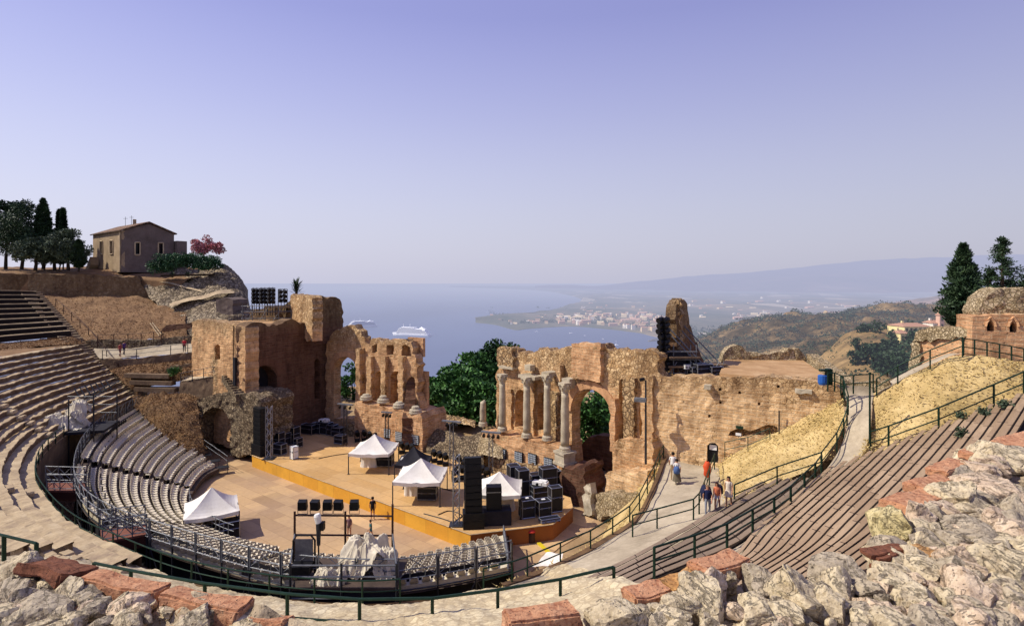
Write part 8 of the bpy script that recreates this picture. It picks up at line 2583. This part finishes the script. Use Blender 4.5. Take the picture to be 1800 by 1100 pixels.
big = [  # px, py (middle), width px, height px, material, label
 (1082, 1082, 118, 90, 0, 'rounded cream rock at the left end of the lower right rubble, by the terracotta slab'),
 (1236, 1052, 130, 100, 0, 'large cream rock with a ridge below the row of flat bricks, lower right'),
 (1268, 1012, 92, 62, 0, 'pitted cream rock standing above the row of flat bricks'),
 (1336, 1022, 78, 66, 1, 'smooth grey rock leaning against the end of the plank benches'),
 (1402, 1046, 150, 112, 0, 'big pale rock with shaded right face below the bench ends'),
 (1478, 1012, 120, 74, 1, 'grey wedge-shaped rock just below the white bench end panels'),
 (1465, 1072, 96, 84, 0, 'cream boulder below the grey wedge-shaped rock'),
 (1560, 1030, 70, 60, 1, 'small grey angular rock right of the cream boulder'),
 (1568, 922, 96, 104, 3, 'flat yellowish slab tilted at the edge of the plank benches'),
 (1627, 958, 58, 52, 0, 'bright white small rock right of the yellowish slab'),
 (1620, 912, 70, 70, 2, 'pinkish rock behind the bright white small rock'),
 (1686, 985, 110, 104, 2, 'large pinkish-cream boulder in the middle of the right rubble'),
 (1732, 940, 120, 76, 1, 'long grey rock above the pinkish-cream boulder'),
 (1672, 876, 110, 84, 0, 'cream rock next to the terracotta pieces, upper right rubble'),
 (1742, 862, 130, 92, 2, 'broad pale rock high in the right rubble'),
 (1690, 836, 92, 50, 1, 'flat grey rock at the upper edge of the right rubble'),
 (1765, 806, 110, 62, 0, 'topmost pale rock of the right rubble, near the frame edge'),
 (1788, 898, 80, 80, 1, 'grey rock at the right frame edge, upper part'),
 (1778, 1000, 110, 120, 0, 'big cream block at the right frame edge, middle'),
 (1716, 1060, 140, 92, 2, 'wide pinkish rock low in the right corner'),
 (1620, 1052, 110, 84, 0, 'pale slanted rock between the cream boulder and the wide pinkish rock'),
 (1556, 1085, 120, 60, 2, 'low pinkish rock at the bottom frame edge, right of centre'),
 (1660, 1098, 150, 44, 0, 'white flat rock cut by the bottom frame edge'),
 (1785, 1085, 110, 60, 1, 'grey rock in the lower right corner'),
 (1335, 1086, 120, 60, 0, 'low cream rock cut by the bottom frame edge below the big pale rock'),
 (1160, 1096, 80, 44, 1, 'small grey rock at the bottom frame edge left of the ridge rock'),
 (28, 1006, 96, 74, 0, 'pale rock at the left frame edge, sunlit on top'),
 (48, 1078, 170, 96, 1, 'large dark-faced rock in the lower left corner'),
 (88, 1030, 70, 58, 0, 'white rock with a pitted face beside the brown tile, lower left'),
 (352, 1072, 62, 48, 0, 'small pale pointed rock below the second terracotta slab'),
 (430, 1100, 110, 36, 0, 'low pale rock at the bottom frame edge, lower left'),
 (20, 1040, 80, 60, 1, 'grey rock between the sunlit and the dark-faced one, lower left')]
for i, (x, y, w_, h_, mi, lb) in enumerate(big):
    p = rpt(x, y + h_ * .22)
    Y = p.y; s = w_ / 1000 * Y * .60; hh = h_ / 1000 * Y * .66
    rock(p + Vector((0, s * .15, hh * .12)), (s, s * .8, hh), 500 + i * 7, RM[mi], lb, 'big stones of the foreground rubble', 5, (i * 1.7) % 3.1)
# smaller stones between
rr_ = random.Random(21)
def in_bed(x, y):
    if x > 1000:
        return y > np.interp(x, [1010, 1060, 1130, 1230, 1300, 1440, 1520, 1545, 1570, 1640, 1720, 1800], [1110, 1078, 1060, 1035, 1025, 1025, 1010, 950, 905, 862, 818, 785])
    return x < 500 and y > np.interp(x, [0, 60, 150, 290, 440, 520], [990, 1008, 1050, 1075, 1100, 1110])
k = 0
while k < 170:
    x = rr_.uniform(1040, 1800) if rr_.random() < .72 else rr_.uniform(0, 460)
    y = rr_.uniform(790, 1125)
    if not in_bed(x, y): continue
    p = rpt(x, y); s = rr_.uniform(.035, .12) * (p.y / 4.5)
    rock(p + dz * .04, (s, s * rr_.uniform(.6, 1), s * rr_.uniform(.5, .9)), 900 + k, RM[rr_.randrange(3)], 'small loose stone among the big rocks of the %s rubble' % ('lower right' if x > 900 else 'lower left'), 'small stones of the %s rubble' % ('right' if x > 900 else 'left'), 3, rr_.uniform(0, 3), 8)
    k += 1
MED = 0
while MED < 150:
    x = rr_.uniform(1040, 1800) if MED < 52 else (rr_.uniform(1560, 1810) if MED < 122 else rr_.uniform(0, 420))
    y = rr_.uniform(800 if MED < 52 else 880, 1120)
    if not in_bed(x, y - 14): continue
    p = rpt(x, y); s = rr_.uniform(.10, .23) * (p.y / 4.5)
    rock(p + dz * .05, (s, s * rr_.uniform(.7, 1), s * rr_.uniform(.55, .85)), 1300 + MED, RM[rr_.choice((0, 0, 1, 2))], 'middle-sized broken stone bedded between the big rocks of the %s rubble' % ('lower right' if x > 900 else 'lower left'), 'middle-sized stones of the %s rubble' % ('right' if x > 900 else 'left'), 4, rr_.uniform(0, 3), 18)
    MED += 1
# flat bricks
def slab(px0, py0, px1, py1, dep, th, mat, label, seed, up=0.0, name='brick_slab', roll=0.0):
    a, b = rpt(px0, py0, up), rpt(px1, py1, up)
    c = (a + b) / 2; L = (b - a).length; rz = math.atan2(b.y - a.y, b.x - a.x)
    m = MB().box((0, 0, 0), (L, dep, th))
    bm = bmesh.new(); vs = [bm.verts.new(x) for x in m.v]
    for q in m.f: bm.faces.new([vs[i] for i in q])
    bmesh.ops.bevel(bm, geom=bm.edges[:], offset=th * .12, segments=2, affect='EDGES')
    bmesh.ops.subdivide_edges(bm, edges=[e for e in bm.edges if e.calc_length() > .05], cuts=7, use_grid_fill=True)
    bmesh.ops.triangulate(bm, faces=[f for f in bm.faces if len(f.verts) > 4])
    bm.verts.index_update()
    v = np.array([x.co[:] for x in bm.verts]); fs = [tuple(x.index for x in fc.verts) for fc in bm.faces]; bm.free()
    v += np.stack([fbm(v * 5 + seed, 4, seed + q) for q in range(3)], 1) * .022
    end = np.abs(v[:, 0]) > L * .42
    v[end, 0] *= 1 - .10 * np.abs(vnoise(v[end] * 6 + seed, seed + 5))
    M4 = Matrix.Translation(c) @ Matrix.Rotation(rz, 4, 'Z') @ Matrix.Rotation(roll, 4, 'X')
    o = put(name, [M4 @ Vector(x) for x in v], fs, mat)
    tag(o, label, 'brick')
slab(156, 1022, 286, 1046, .15, .10, terra, 'leftmost terracotta slab on the lower left rubble, below the start of the railing', 1, .05, roll=-.12)
slab(294, 1054, 432, 1078, .17, .12, terra, 'thick terracotta slab in the middle of the lower left rubble', 2, .05, roll=-.12)
slab(444, 1090, 512, 1098, .14, .08, terra, 'rightmost terracotta slab of the lower left rubble', 3, .02, roll=-.2)
slab(56, 994, 142, 1012, .26, .08, terra_brown, 'dark brown pointed tile lying at the lower left', 4, .10, roll=-.3)
slab(888, 1100, 1016, 1080, .22, .12, terra, 'big terracotta slab at the bottom frame edge, left of the cream rock', 5, .02, roll=-.15)
slab(1104, 1058, 1172, 1040, .18, .12, terra, 'terracotta piece at the left end of the row of flat bricks', 6, .03)
slab(1166, 1042, 1232, 1018, .19, .12, rock_mat('ochre_brick', ['#a8774a', '#c29158', '#d2a873'], '#8d6a45', '#c9ad80'), 'ochre flat brick in the middle of the row above the ridge rock', 7, .04)
slab(1226, 1014, 1302, 988, .20, .13, terra, 'terracotta flat brick at the right end of the row, by the grey rock', 8, .07)
slab(1570, 894, 1642, 874, .26, .09, terra, 'broad terracotta slab at the edge of the planks, upper right rubble', 9, .08)
slab(1604, 862, 1664, 844, .2, .09, terra, 'terracotta piece above the broad slab, upper right rubble', 10, .08)
slab(1644, 834, 1690, 814, .2, .09, terra, 'small terracotta piece higher up in the right rubble', 11, .08)
slab(1700, 802, 1748, 788, .2, .09, terra, 'terracotta piece below the topmost pale rock', 12, .06)
slab(1764, 786, 1830, 768, .34, .09, terra, 'terracotta slab at the right frame edge above the rubble', 13, .06)
slab(1590, 986, 1634, 974, .2, .10, rock_mat('ochre_tile', ['#a8774a', '#c89a62', '#d8b07c'], '#8d6a45', None), 'ochre tile in front of the bright white small rock', 14, .05)
for i, (x0, y0, x1, y1) in enumerate(((1524, 972, 1588, 962), (1530, 984, 1592, 972), (1538, 998, 1594, 984), (1548, 1010, 1592, 998))):
    slab(x0, y0, x1, y1, .10, .03, terra_brown, ['top', 'second', 'third', 'lowest'][i] + ' of four brown boards stacked below the yellowish slab', 20 + i, .12 - .03 * i, 'board')
slab(1516, 1024, 1562, 1012, .22, .03, M['wood'], 'short grey plank lying on the rubble below the brown boards', 27, .05, 'plank')
# dry weeds between the stones
def weeds(n, seed, label):
    r = np.random.RandomState(seed); ps = []
    while len(ps) < n:
        x = r.uniform(1050, 1800) if 'right' in label else r.uniform(60, 460); y = r.uniform(800, 1110)
        if in_bed(x, y) and r.rand() < .5 + .5 * float(vnoise(np.array([[x * .012, y * .012, 0]]), 3)[0]): ps.append(tuple(rpt(x, y)))
    p = np.array(ps)
    v, f = leaves(p, np.full((n, 3), .07), 14, .045, seed, aspect=.3, up=.2)
    o = put('dry_weeds', v, f, M['leaf_brown']); o['kind'] = 'stuff'; o['label'] = label
weeds(34, 4, 'dry weeds between the stones of the lower right rubble'); weeds(16, 6, 'dry weeds between the stones of the lower left rubble')
